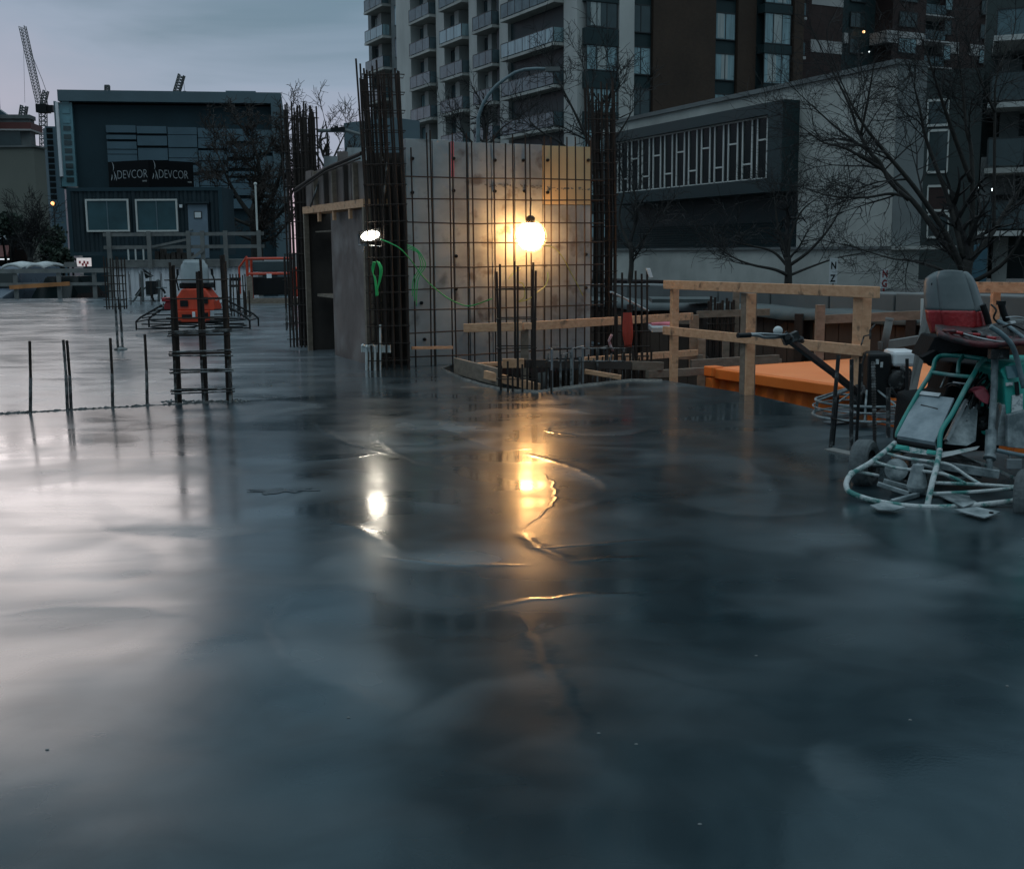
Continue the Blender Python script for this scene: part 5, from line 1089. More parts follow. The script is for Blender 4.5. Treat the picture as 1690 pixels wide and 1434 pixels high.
mb = MB(); mb.tube([AT(1008, 482, 14), AT(1030, 492, 14.5), AT(1070, 513, 15)], .012, 6); tag(mb.build('white_batten', M['whitep']), 'thin white batten sloping down behind the starter bars', 'batten')
# ------------------------------------------------------------------ main guard rail on the pit edge
g1 = thing('guard_rail', 'bright lumber guard rail along the pit edge, in front of the orange container', 'guard rail', G(1237, 650))
pp = [G(1106, 626), G(1237, 650), G(1412, 690)]
tops = [(1106, 464, 478), (1238, 471, 485), (1412, 474, 488)]
ps = [AT(1106, 470, pp[0].y), AT(1238, 477, pp[1].y), AT(1412, 481, pp[2].y)]
ztr = (ps[0].z+ps[1].z+ps[2].z)/3
Ed = Frame(pp[0].to_tuple()[:2], (pp[2]-pp[0]).to_tuple()[:2])
if Ed.n.x > 0: Ed.n = -Ed.n
uu = [0, (pp[1]-pp[0]).length, (pp[2]-pp[0]).length]
mb = MB(); a = Ed.p(-.10, ps[0].z, .03); b2 = Ed.p(uu[2]+.28, ps[2].z, .03); mb.beam(a, b2, .04, .095); mb.build('top_rail', M['lum'], g1, bevel=.004)
m0 = AT(1106, 546, pp[0].y); m2 = AT(1412, 577, pp[2].y)
mb = MB(); mb.beam(Ed.p(-.10, m0.z, .03), Ed.p(uu[2]+.12, m2.z, .03), .04, .092); mb.build('mid_rail', M['lum'], g1, bevel=.004)
for i, (u, w_, d_) in enumerate(((uu[0]+.02, .075, .05), (uu[1], .10, .10), (uu[2]-.02, .13, .07))):
    mb = MB(); mb.fb(Ed, u-w_/2, u+w_/2, -.15, (ps[0].z if i < 2 else ps[2].z)-.045+(0 if i else .0), -.02-d_, .006); mb.build('post', M['lum'] if i != 1 else M['lumd'], g1, bevel=.004)
    if i == 1: mb = MB(); mb.fb(Ed, u+w_/2+.001, u+w_/2+.03, -.15, ps[0].z-.05, -.09, .005); mb.build('post', M['lum'], g1, bevel=.003)
# rail on the far side, to the right
g2 = thing('guard_rail', 'single top board of a lumber rail at the right edge, behind the machine seat', 'guard rail', AT(1650, 560, 14.5))
a, b2 = AT(1590, 474, 14.5), AT(1760, 476, 14.3); mb = MB(); mb.beam(a, b2, .04, .13); mb.build('top_rail', M['lum'], g2, bevel=.004)
for px in (1646, 1740): q = AT(px, 480, 14.55); mb = MB(); mb.bb((q.x-.045, q.y, -2.7), (q.x+.045, q.y+.09, q.z-.02)); mb.build('post', M['lum'] if px == 1646 else M['lumd'], g2)
# ------------------------------------------------------------------ lumber in the pit
def pit(nm, lab, cat, items, grp='timbers standing in the pit'):
    xs = [i for i in items]; a = xs[0][0]; t_ = thing(nm, lab, cat, Vector((a.x, a.y, -2.7)), grp)
    for k, (p, q, w_, h_, m) in enumerate(xs): mb = MB(); mb.beam(p, q, w_, h_, up=(0, 1, 0) if abs((q-p).z) > .5*(q-p).length else (0, 0, 1)); mb.build('upright' if k == 0 else 'board', M[m], t_)
def vert(px, yt, D, w_=.09): q = AT(px, yt, D); return (Vector((q.x, q.y, -2.7)), q, w_, w_, 'lumd')
pit('pit_timbers', 'weathered post with two boards just behind the left rail post', 'timber frame', [vert(1158, 560, 16.5, .1), (AT(1140, 601, 15.6), AT(1285, 592, 16.0), .05, .11, 'lumd'), (AT(1110, 588, 16.2), AT(1160, 590, 16.2), .05, .07, 'lumd')])
pit('timber_post', 'short weathered post right of the timber frame', 'post', [vert(1198, 560, 17, .09)])
pit('pit_timbers', 'weathered post with a cross board, left of the third rail post', 'timber frame', [vert(1354, 503, 14.8, .10), (AT(1362, 527, 15), AT(1520, 520, 15), .05, .11, 'lumd')])
pit('timber_post', 'pale post standing among the lagging behind the second rail post', 'post', [vert(1215, 482, 17.8, .09)])
pit('pit_timbers', 'long weathered boards lying across the pit behind the second rail post', 'timber frame', [vert(1286, 592, 16, .06), (AT(1270, 515, 17.5), AT(1150, 519, 17.5), .05, .10, 'lumd'), (AT(1072, 527, 17.6), AT(1150, 530, 17.6), .05, .1, 'lumd')])
b_ = AT(1190, 560, 17.6); rebar_cage('upright rebar bundle between the first two rail posts, down in the pit', Vector((b_.x, b_.y, -2.7)), .34, .2, 3.4, 5, 2, .02, .5, R(0))
pl = thing('leaning_plank', 'wide grey weathered plank leaning behind the ride-on trowel seat', 'plank', AT(1510, 655, 9.6))
mb = MB(); mb.prism([AT(1529, 505, 9.6), AT(1541, 508, 9.6), AT(1534, 560, 9.5), AT(1520, 612, 9.45), AT(1509, 665, 9.4), AT(1505, 700, 9.4), AT(1495, 700, 9.4), AT(1504, 640, 9.45), AT(1513, 580, 9.5)], (0, .04, 0)); mb.build('board', M['lumg'], pl)
mb = MB(); mb.tube([AT(1522, 493, 9.65), AT(1521, 545, 9.65)], .012, 6); mb.build('bar', M['frame'], pl)
mb = MB(); mb.beam(AT(1452, 571, 10.2), AT(1520, 560, 10.4), .05, .07); tag(mb.build('loose_board', M['lumg']), 'short grey board behind the walk-behind trowel engine', 'board')
# ribbons of sheet and timber stacked right of starter bars
for i, (y_, m_, lab) in enumerate(((541, 'pink', 'pinkish foam sheet lying behind the starter bars, top of the stack'), (548, 'formA', 'pale sheet under the pinkish one behind the starter bars'), (500, 'tarp', 'grey sheet lying on the far edge left of the first rail post'))):
    D = (16.9, 16.6, 19.0)[i]; a, b2 = AT(1076, y_, D), AT(1118 if i < 2 else 1180, y_, D); mb = MB(); mb.prism([a, b2, b2+Vector((0, .5, .02)), a+Vector((0, .5, .02))], (0, 0, .06)); tag(mb.build('sheet_material', M[m_]), lab, 'sheet')
# dark wet patches on the floor
def patch(px0, px1, py, hw, lab, seed):
    rn = random.Random(seed); a, b2 = G(px0, py), G(px1, py); k = 90; ps = []; c_ = (a+b2)/2; rx = (b2-a).length/2
    for i in range(k):
        t = 2*math.pi*i/k; q = rn.uniform(.6, 1.0)*(.75+.25*math.sin(3*t+seed)+.3*math.sin(7*t+2*seed)); ps.append((c_.x+rx*math.cos(t)*min(1, q+.2), c_.y+hw*math.sin(t)*q, .0015+.0))
    mb = MB(); mb.prism(ps, (0, 0, .0015)); tag(mb.build('wet_patch', mat('dark wet cement patch', (.022, .032, .038), .3, col2=(.05, .065, .075), scale=9, bump=.6, spec=.4, bdist=.003)), lab, 'patch', 'wet patches on the slab')
patch(402, 528, 810, .11, 'dark ragged wet patch left of the white lamp reflection', 1)
patch(83, 112, 525, .35, 'left one of two small dark patches on the far pour', 2); patch(125, 137, 524, .2, 'right one of two small dark patches on the far pour', 3)
patch(162, 220, 594, .16, 'dark patch beside the twin-post cage foot', 4); patch(430, 470, 656, .06, 'thin dark patch right of the near cage', 5)
# upright street signs
for i, (px, y0, y1, D, ls, lab, cm) in enumerate(((1375, 426, 468, 24.5, 'NZ', 'tall white sign with dark letters, left of the two by the low wall', 'dark'), (1459, 444, 476, 24, 'NG', 'tall white sign with red letters at the corner of the concrete building', 'seatr'))):
    q = AT(px, y1, D); wd = .07 if i else .08; t_ = thing('street_sign', lab, 'sign', Vector((q.x, q.y, .3)), 'white upright signs'); fr = Frame((q.x-wd, q.y), (1, 0)); zt_ = AT(px, y0, D).z
    mb = MB(); mb.fb(fr, 0, wd*2, q.z, zt_, -.02, 0); mb.build('board', M['lite'], t_); mb = MB()
    h_ = (zt_-q.z)/2
    for k, ch in enumerate(ls):
        zz = zt_-h_*(k+1)+h_*.15; text_mb(ch, lambda x, y: fr.p(.02+x*.75, zz+y, .006), .20, mb, .006)
    mb.build('lettering', M[cm], t_); mb = MB(); mb.tube([(q.x, q.y+.02, .3), (q.x, q.y+.02, zt_)], .02, 6); mb.build('post', M[cm] if i else M['crane'], t_)
# ------------------------------------------------------------------ bare trees
def bare_tree(lab, base, limbs, seed, twl=1.0, n1=9, lv=3, r0=.02, mt='bark', mw='twig', name='bare_tree', spread=1.0, droop=0.0, group='bare trees around the site', part='crown', thin=.004):
    """limbs: list of (points, start radius, end radius); twigs grow from them"""
    rn = random.Random(seed); t_ = thing(name, lab, 'tree', base, group); tr = MB(); cwn = MB(); flat = []
    for ps, ra, rb in limbs:
        # smooth
        out_ = []
        for i in range(len(ps)-1):
            p0 = ps[max(i-1, 0)]; p1 = ps[i]; p2 = ps[i+1]; p3 = ps[min(i+2, len(ps)-1)]
            for k in range(4):
                t = k/4; out_.append(.5*((2*p1)+(p2-p0)*t+(2*p0-5*p1+4*p2-p3)*t*t+(-p0+3*p1-3*p2+p3)*t**3))
        out_.append(ps[-1]); tr.tube(out_, ra, 7, rb); flat.append((out_, ra, rb))
    tr.build('trunk', M[mt], t_, smooth=True)
    def grow(p, d, ln, r, lev):
        k = 4 if lev > 1 else 3; pts = [p]; q = p.copy(); dd = d.copy()
        for i in range(k):
            dd = (dd+Vector((rn.gauss(0, .16), rn.gauss(0, .16), rn.gauss(.03-droop, .13)))).normalized(); q = q+dd*ln/k; pts.append(q.copy())
            if lev > 0:
                for _ in range(2 if lev > 1 else 1+(rn.random() < .5)):
                    a = (dd*rn.uniform(.5, .9)+Vector((rn.gauss(0, 1), rn.gauss(0, 1), rn.gauss(.15-droop, .8))).normalized()*rn.uniform(.5, .95)*spread).normalized()
                    grow(q.copy(), a, ln*rn.uniform(.42, .68), max(r*.55, thin), lev-1)
        cwn.tube(pts, r, 3 if lev < 2 else 4, max(r*.35, thin*.7), cap=False)
    for out_, ra, rb in flat:
        L_ = sum((a-b).length for a, b in zip(out_, out_[1:])); m = max(2, int(n1*min(1.4, L_/2.5)))
        for i in range(m):
            t = rn.uniform(.38, 1); k = min(len(out_)-2, int(t*(len(out_)-1))); p = out_[k].lerp(out_[k+1], rn.random()); d = (out_[k+1]-out_[k]).normalized()
            a = (d*rn.uniform(.4, .9)+Vector((rn.gauss(0, 1), rn.gauss(0, 1), rn.gauss(.2-droop, .7))).normalized()*.8*spread).normalized()
            grow(p, a, twl*rn.uniform(.6, 1.25)*(1.15-.4*t), min(.028, max(r0*.5, (ra+(rb-ra)*t)*.45)), lv-1)
        grow(out_[-1], (out_[-1]-out_[-2]).normalized(), twl, rb, lv-1)
    cwn.build(part, M[mw], t_); return t_
def LP(D, *pts): # limb through picture points at depth D (+ optional depth change)
    return [AT(p[0], p[1], D+(p[2] if len(p) > 2 else 0)) for p in pts]
# big tree on the right
D = 23.0
limbs = [(LP(D, (1592, 500), (1592, 455), (1597, 430)), .15, .11),
 (LP(D, (1594, 445), (1560, 405, .1), (1527, 358, .3), (1500, 325, .4), (1455, 278, .5), (1420, 225, .6), (1400, 170, .7), (1362, 95, .8)), .075, .014),
 (LP(D, (1590, 450), (1567, 398, -.2), (1535, 345, -.4), (1498, 295, -.6), (1447, 235, -.8), (1415, 190, -.9), (1395, 150, -1)), .07, .014),
 (LP(D, (1500, 327, .4), (1470, 320, .2), (1430, 326), (1380, 325, -.1), (1348, 318, -.2)), .035, .01),
 (LP(D, (1460, 282, .5), (1440, 270, .2), (1395, 245), (1360, 236, -.1), (1330, 215, -.2)), .04, .01),
 (LP(D, (1600, 440), (1605, 350, .2), (1603, 250, .3), (1595, 215, .3), (1588, 140, .5), (1580, 85, .5)), .06, .012),
 (LP(D, (1603, 300, .2), (1575, 225, 0), (1556, 170, -.3), (1540, 120, -.4), (1520, 60, -.5)), .05, .012),
 (LP(D, (1597, 435), (1630, 395, .2), (1665, 340, .5), (1700, 290, .7), (1740, 230, .9)), .07, .016),
 (LP(D, (1590, 425), (1565, 330, .3), (1530, 235, .5), (1518, 180, .5), (1508, 140, .6)), .055, .012),
 (LP(D, (1640, 380, .3), (1641, 300, .3), (1642, 190, .3), (1645, 128, .3), (1672, 60, .4)), .04, .01),
 (LP(D, (1642, 185, .3), (1625, 150, .1), (1605, 95, 0)), .03, .01),
 (LP(D, (1420, 225, .6), (1435, 150, .4), (1442, 108, .3)), .03, .01), (LP(D, (1500, 330), (1468, 300), (1447, 262), (1385, 215), (1335, 170)), .05, .01),
 (LP(D, (1590, 462), (1540, 440, -.5), (1500, 430, -.8), (1468, 426, -1), (1400, 405, -1.2)), .035, .009),
 (LP(D, (1596, 470), (1650, 440, -.5), (1680, 400, -.8), (1710, 330, -1)), .05, .012)]
bare_tree('largest bare tree, branching in front of the concrete building at the right', Vector((AT(1592, 500, D).x, D, .3)), limbs, 11, 1.15, 9, 3, .012, droop=.02, thin=.0035)
D = 27.0
limbs = [(LP(D, (1300, 478), (1301, 450), (1300, 425)), .10, .07), (LP(D, (1301, 455), (1278, 445, -.3), (1240, 437, -.6), (1210, 425, -.7), (1180, 405, -.8)), .045, .01), (LP(D, (1300, 440), (1275, 415, .2), (1235, 405, .3), (1200, 395, .4)), .04, .01),
 (LP(D, (1300, 430), (1305, 390), (1322, 350), (1345, 330)), .045, .01), (LP(D, (1300, 440), (1335, 415, -.2), (1370, 375, -.4), (1392, 335, -.5)), .045, .01), (LP(D, (1300, 430), (1285, 380), (1280, 345), (1283, 330)), .04, .01), (LP(D, (1303, 455), (1340, 440, .3), (1385, 425, .4), (1440, 415, .4)), .035, .008)]
bare_tree('small bare tree in front of the low concrete building, under the window box', Vector((AT(1300, 478, D).x, D, .3)), limbs, 5, .9, 8, 3, .012, thin=.005)
D = 24.0
limbs = [(LP(D, (1036, 490), (1042, 440), (1040, 400)), .06, .04), (LP(D, (1040, 410), (1022, 360, .2), (1030, 310, .1), (1020, 260)), .035, .01), (LP(D, (1041, 420), (1062, 395, .2), (1080, 370, .1)), .03, .01), (LP(D, (1040, 400), (1050, 350), (1045, 300)), .03, .01)]
bare_tree('thin twisted bare tree right of the right-hand rebar cage', Vector((AT(1036, 490, D).x, D, .3)), limbs, 8, .7, 9, 3, .012, thin=.005)
D = 34.0
limbs = [(LP(D, (985, 470), (985, 330), (980, 230)), .13, .07), (LP(D, (982, 260), (955, 200), (930, 150), (915, 120)), .05, .012), (LP(D, (983, 250), (1000, 190), (1010, 140), (1005, 110)), .05, .012), (LP(D, (984, 270), (1025, 215), (1045, 180)), .045, .012), (LP(D, (980, 230), (972, 170), (965, 120)), .05, .012), (LP(D, (984, 290), (930, 240), (890, 215), (870, 195)), .045, .012)]
bare_tree('bare tree rising behind the form wall, in front of the tower corner pier', Vector((AT(985, 470, D).x, D, .3)), limbs, 21, 1.0, 5, 3, .012, thin=.007)
D = 36.0
limbs = [(LP(D, (800, 450), (800, 330), (800, 230)), .12, .06), (LP(D, (800, 260), (770, 225), (750, 205)), .04, .012), (LP(D, (800, 250), (825, 215), (845, 200)), .04, .012), (LP(D, (800, 240), (805, 210), (800, 190)), .04, .012)]
bare_tree('bare tree top just showing over the form wall by the street lamp', Vector((AT(800, 450, D).x, D, .3)), limbs, 22, .9, 9, 3, .012, thin=.007)
D = 46.0
limbs = [(LP(D, (545, 440), (545, 330), (541, 275)), .16, .09), (LP(D, (542, 280), (560, 240), (572, 215)), .05, .012), (LP(D, (541, 275), (540, 220), (535, 195)), .06, .012), (LP(D, (541, 285), (520, 250), (508, 225)), .05, .012), (LP(D, (542, 290), (570, 262), (590, 245)), .05, .012)]
bare_tree('bare tree against the pink sky between the left rebar cage and the pale building', Vector((AT(545, 440, D).x, D, .3)), limbs, 31, .9, 4, 3, .012, mt='barkp', mw='twigb', thin=.009)
D = 50.0
limbs = [(LP(D, (425, 460), (424, 400), (420, 360)), .30, .2), (LP(D, (421, 365), (395, 330), (378, 300), (365, 270)), .12, .03), (LP(D, (420, 365), (430, 310), (425, 260), (415, 232)), .13, .03), (LP(D, (421, 370), (452, 320), (465, 270), (470, 230)), .12, .03), (LP(D, (421, 375), (385, 360), (370, 340)), .08, .03), (LP(D, (423, 380), (465, 350), (490, 300)), .1, .03), (LP(D, (425, 400), (455, 390), (480, 360)), .08, .02), (LP(D, (425, 400), (400, 390), (385, 385)), .08, .02)]
bare_tree('dense dark brown bare tree right of the site office', Vector((AT(425, 460, D).x, D, -1.2)), limbs, 41, 1.3, 3, 4, .02, mw='twigb', thin=.011)
D = 49.0
limbs = [(LP(D, (50, 450), (50, 425)), .12, .1)]+[(LP(D, (50, 430), (50+dx*.5, 400), (50+dx, 365+abs(dx)*.4)), .05, .015) for dx in (-28, -16, -6, 5, 15, 26)]
bare_tree('round bare shrub-like tree in front of the beige building', Vector((AT(50, 450, D).x, D, -1.2)), limbs, 51, .9, 8, 3, .02, mw='twig', thin=.010)
# evergreen shrub mass with leaves
def shrub(lab, c_, sx, sy, sz, n_, m, seed, r_=.09):
    rn = random.Random(seed); t_ = thing('shrub', lab, 'shrub', Vector((c_.x, c_.y, -1.2)), 'dark shrubs on the left'); mb = MB()
    cl = [(rn.gauss(0, .5), rn.gauss(0, .5), rn.uniform(-.6, .7)) for _ in range(16)]
    for i in range(n_):
        a = rn.choice(cl); v = Vector((a[0]+rn.gauss(0, .2), a[1]+rn.gauss(0, .2), a[2]+rn.gauss(0, .2)))
        p = c_+Vector((v.x*sx, v.y*sy, v.z*sz)); d1_ = Vector((rn.gauss(0, 1), rn.gauss(0, 1), rn.gauss(0, 1))).normalized()*r_; d2_ = d1_.orthogonal().normalized()*r_*.6
        mb.quad(p-d1_, p+d2_, p+d1_, p-d2_)
    mb.build('foliage', M[m], t_); st = MB()
    for i in range(6): st.tube([Vector((c_.x+rn.gauss(0, .1), c_.y, -1.2)), c_+Vector((rn.gauss(0, .4)*sx, 0, -sz*.3))], .04, 5)
    st.build('stem', M['bark'], t_)
shrub('dark evergreen shrub at the left edge under the green mural', AT(12, 372, 50), .55, .5, .5, 1500, 'leaf', 3)
shrub('dark hedge bush between the round bare tree and the navy office', AT(84, 405, 53), .6, .5, .9, 1800, 'leaf', 4)
shrub('low dark bush directly left of the site office wall', AT(100, 425, 52), .4, .4, .4, 900, 'leaf', 5)
# ------------------------------------------------------------------ ride-on trowel, orange red, on the far pour
def rideon(lab, m_paint, loc, rot, seatm):
    t_ = thing('ride_on_trowel', lab, 'ride-on trowel', Vector((0, 0, 0)))
    for sx in (-.56, .56):
        # rotor guard ring
        for k, (z, r_) in enumerate(((.10, .54), (.22, .53))):
            mb = MB(); mb.tube([(sx+math.cos(a)*r_, math.sin(a)*r_, z) for a in [i*math.pi/16 for i in range(33)]], .014, 6); mb.build('guard_ring', M['black'], t_)
        for i in range(4):
            a = i*math.pi/2+.4; mb = MB(); mb.beam((sx, 0, .09), (sx+math.cos(a)*.47, math.sin(a)*.47, .06), .04, .03); mb.beam((sx+math.cos(a)*.12, math.sin(a)*.12, .02), (sx+math.cos(a)*.48, math.sin(a)*.48, .02), .15, .006); mb.build('trowel_arm', M['steel'], t_)
    for s_ in (-1, 1):  # sloping slatted side guards, running down to the ground
        g = MB()
        for y in (-.52, .50): g.tube([(s_*.62, y*.75, .58), (s_*1.20, y, .30), (s_*1.30, y, .22), (s_*1.30, y, .06)], .022, 6)
        gd = g.build('side_guard', M['black'], t_)
        g = MB()
        for i in range(6):
            t = i/5; x = .66+.62*t; z = .56-.34*t; g.beam((s_*x, -.50, z), (s_*x, .48, z), .02, .02)
        for i in range(5): g.beam((s_*.5, -.54, .08+.09*i), (s_*(1.30-.13*i), -.54, .08+.09*i), .02, .022)
        g.build('slat', M['black'], gd)
    mb = MB(); mb.bb((-.55, -.42, .16), (.55, .42, .24)); mb.build('chassis', M['black'], t_, bevel=.02)
    mb = MB(); mb.prism([(-.50, -.40, .42), (.50, -.40, .42), (.46, -.36, .62), (.26, -.34, .84), (-.26, -.34, .84), (-.46, -.36, .60)], (0, .7, 0)); hd = mb.build('engine_cover', M[m_paint], t_, bevel=.025)
    mb = MB(); mb.bb((.16, -.412, .55), (.34, -.398, .68)); mb.build('vent', M['black'], hd); mb = MB(); mb.bb((-.30, -.412, .50), (-.12, -.398, .62)); mb.build('vent', M['black'], hd)
    mb = MB(); mb.prism([(-.36, -.46, .2), (.36, -.46, .2), (.38, -.46, .42), (-.38, -.46, .42)], (0, .1, 0)); fp = mb.build('front_panel', M[m_paint], t_, bevel=.015)
    mb = MB(); mb.bb((-.26, -.472, .27), (-.04, -.461, .35)); mb.build('vent', M['black'], fp); mb = MB(); mb.bb((.18, -.472, .27), (.34, -.461, .38)); mb.build('vent', M['black'], fp)
    mb = MB(); mb.bb((-.02, -.48, .28), (.05, -.461, .40)); mb.build('tank_cap', M['lite'], fp, bevel=.01)
    mb = MB(); mb.bb((-.36, -.2, .84), (.36, .3, .95)); mb.build('seat_base', M['black'], t_, bevel=.03)
    mb = MB(); rows = []
    for i in range(10):
        t = i/9; hw = .30*(1-.25*max(0, t-.6)**1.0)*(1 if t < .85 else .86); z = .95+.42*t; yb = -.22-.02*t
        rows.append([(-hw, yb+.10, z), (-hw*.92, yb+.02, z), (-hw*.5, yb-.03, z), (0, yb-.045, z), (hw*.5, yb-.03, z), (hw*.92, yb+.02, z), (hw, yb+.10, z)])
    mb.loft(rows); mb.quad(*rows[-1]); mb.build('seat_back', M[seatm], t_, smooth=True, solid=.05)
    for s_ in (-1, 1):
        mb = MB(); mb.tube([(s_*.42, .0, .8), (s_*.44, -.1, 1.0), (s_*.40, -.12, 1.12)], .018, 7); mb.tube([(s_*.40, -.12, 1.10), (s_*.395, -.13, 1.22)], .03, 8); mb.build('control_lever', M['black'], t_)
        mb = MB(); mb.tube([(s_*.5, -.3, .62), (s_*.62, -.36, .66), (s_*.66, -.38, .60)], .02, 6); mb.lathe((s_*.68, -.42, .6), (0, -1, 0), [(0, .0), (.06, .0), (.06, .05), (0, .06)], 12); mb.build('headlight', M['lite'], t_)
    mb = MB(); mb.bb((-.7, -.5, .60), (-.45, -.3, .68)); mb.bb((-.66, -.46, .44), (-.48, -.34, .60)); mb.build('side_tank', M['seatr'], t_, bevel=.02)
    t_.location = loc; t_.rotation_euler = (0, 0, rot); t_.scale = (.80, .80, .95); return t_
p = G(319, 549); p.y += .4; rideon('orange red ride-on trowel with a grey seat, behind the near rebar cage', 'omach', p, R(1), 'formA')
# orange red access lift
lf = thing('site_lift', 'orange red steel cage cart with a timber base right of the site office', 'cart', Vector((0, 0, 0)))
W_, H_ = .62, 1.15
def PX(m, *a): mb = MB(); mb.tube(*a); return mb.build('frame_tube', M[m], lf)
for x in (-W_, W_):
    for y in (-.35, .5): PX('omach', [(x, y, .0), (x, y, H_)], .04, 8)
for z in (H_, .72):
    PX('omach', [(-W_, -.35, z), (W_, -.35, z), (W_, .5, z), (-W_, .5, z), (-W_, -.35, z)], .035, 8)
PX('omach', [(-W_-.25, -.2, .15), (-W_-.25, -.2, .9), (-W_, -.3, H_+.06)], .03, 8)
mb = MB(); mb.bb((-W_+.08, .1, .1), (W_-.06, .42, .62)); mb.build('dark_box', M['black'], lf, bevel=.02)
mb = MB(); mb.bb((-W_+.08, .12, .78), (W_-.08, .40, 1.08)); mb.build('dark_box', M['glass'], lf, bevel=.02)
mb = MB(); mb.bb((-W_-.05, -.42, -.12), (W_+.35, .5, .0)); mb.bb((-W_-.03, -.42, 0), (-W_+.14, -.36, .66)); mb.build('timber_base', M['lumd'], lf)
mb = MB(); mb.bb((-.07, -.41, .60), (.07, -.39, .72)); mb.build('tag_plate', M['lite'], lf)
mb = MB(); mb.bb((W_+.03, -.3, .05), (W_+.42, .4, .9)); mb.build('side_panel', M['omach'], lf, bevel=.04)
q = AT(449, 500, 34.5); lf.location = (q.x, q.y, .12); lf.rotation_euler = (0, 0, R(4))
mb = MB(); a = AT(434, 446, 36.5); mb.prism([AT(434, 447, 37), AT(436, 428, 37), AT(452, 425, 37), AT(470, 427, 37), AT(472, 447, 37)], (0, .5, 0)); tag(mb.build('plastic_bag', M['formA'], bevel=.03), 'pale blue wrapped bundle above the orange red cage cart', 'bag')
# second walk-behind machine, dark, far left of the orange one
wt = thing('concrete_saw', 'small dark machine with a tilted handle in front of the white container', 'machine', AT(245, 500, 36))
q = lambda x, y, d=0: AT(x, y, 36+d)
mb = MB(); mb.tube([q(236, 503), q(234, 447), q(250, 457)], .045, 6); mb.tube([q(262, 503), q(263, 462)], .04, 6); mb.tube([q(216, 503), q(232, 480), q(262, 462)], .03, 6); mb.build('frame_tube', M['crane'], wt)
mb = MB(); mb.prism([q(236, 444), q(252, 456), q(240, 460)], (0, .1, 0)); mb.prism([q(222, 488), q(232, 474), q(233, 490)], (0, .1, 0)); mb.box(q(251, 475), (.13, .2, .2)); mb.build('body', M['black'], wt)
mb = MB(); mb.tube([q(262+11*math.cos(a), 488+13*math.sin(a)) for a in [i*.5 for i in range(13)]], .035, 6); mb.build('wheel', M['black'], wt)
mb = MB(); mb.beam(q(258, 475), q(275, 475), .1, .04); mb.box(q(245, 480), (.05, .1, .16)); mb.build('bracket', M['steel'], wt)
cf = thing('camera_tripod', 'black tripod-like stand right of the near cage top, before the deck', 'stand', AT(385, 500, 30))
mb = MB(); mb.box(AT(388, 461, 30), (.14, .03, .04)); mb.tube([AT(380, 460, 30), AT(381, 520, 30)], .03, 6); mb.tube([AT(394, 460, 30), AT(394, 520, 30)], .03, 6); mb.box(AT(387, 472, 30), (.12, .03, .03)); mb.build('frame', M['black'], cf)
# ------------------------------------------------------------------ walk-behind trowel
D0 = 9.0
wb = thing('walk_behind_trowel', 'walk-behind power trowel with a long black handle reaching left over the rail', 'power trowel', G(1430, 712))
c_ = G(1438, 698); c_.y += .15; RG = .44
def ring(cx, cy, z, r_, n_=40, a0=0, a1=2*math.pi): return [(cx+math.cos(a0+(a1-a0)*i/n_)*r_, cy+math.sin(a0+(a1-a0)*i/n_)*r_, z) for i in range(n_+1)]
for z, r_ in ((.05, RG), (.17, RG-.02), (.12, RG)):
    mb = MB(); mb.tube(ring(c_.x, c_.y, z, r_), .011 if z != .12 else .007, 7); mb.build('guard_ring', M['splat'], wb)
for i in range(10):
    a = i*math.pi/5; mb = MB(); mb.tube([(c_.x+math.cos(a)*RG, c_.y+math.sin(a)*RG, .05), (c_.x+math.cos(a)*(RG-.02), c_.y+math.sin(a)*(RG-.02), .17), (c_.x+math.cos(a)*.15, c_.y+math.sin(a)*.15, .27)], .009, 6); mb.build('guard_spoke', M['splat'], wb)
for i in range(4):
    a = i*math.pi/2+.5; mb = MB(); mb.beam((c_.x, c_.y, .07), (c_.x+math.cos(a)*.38, c_.y+math.sin(a)*.38, .05), .03, .03); mb.beam((c_.x+math.cos(a)*.12, c_.y+math.sin(a)*.12, .014), (c_.x+math.cos(a)*.42, c_.y+math.sin(a)*.42, .014), .13, .005, up=(0, 0, 1)); mb.build('trowel_blade', M['steel'], wb)
mb = MB(); mb.lathe((c_.x, c_.y, .06), (0, 0, 1), [(.05, 0), (.12, .04), (.14, .16), (.10, .24), (0, .26)], 16); mb.build('gearbox', M['blackc'], wb, smooth=True)
q = lambda x, y, d=0: AT(x, y, c_.y+d)
mb = MB(); x0, x1 = q(1424, 600).x, q(1462, 600).x; mb.bb((x0, c_.y-.15, q(1440, 668).z), (x1, c_.y+.15, q(1440, 581).z)); mb.build('engine_body', M['black'], wb, bevel=.02)
mb = MB(); x2 = q(1500, 600).x; mb.bb((x1+.005, c_.y-.12, q(1440, 655).z), (x2, c_.y+.16, q(1440, 606).z)); mb.build('engine_shroud', M['blackc'], wb, bevel=.03)
mb = MB(); mb.bb((q(1464, 600).x, c_.y-.16, q(1480, 603).z), (q(1505, 600).x, c_.y+.14, q(1480, 577).z)); mb.build('fuel_tank', M['lite'], wb, bevel=.03)
mb = MB(); mb.lathe(q(1482, 628, -.16), (0, -1, 0), [(.085, 0), (.085, .03), (.07, .05), (.03, .055), (0, .055)], 20); mb.build('recoil_starter', M['blackc'], wb, smooth=True)
mb = MB(); mb.tube([q(1488, 606, -.2), q(1495, 612, -.24), q(1498, 640, -.2), q(1480, 655, -.2), q(1470, 640, -.2)], .018, 7); mb.build('intake_hose', M['blackc'], wb)
mb = MB(); mb.box(q(1455, 602, -.17), (.010, .004, .022)); mb.box(q(1448, 597, -.17), (.012, .004, .02)); mb.box(q(1441, 612, -.16), (.006, .004, .006)); mb.build('sticker', M['label'], wb)
h0, h1, h2 = q(1432, 662, -.05), q(1378, 618, -.5), AT(1303, 561, 8.0)
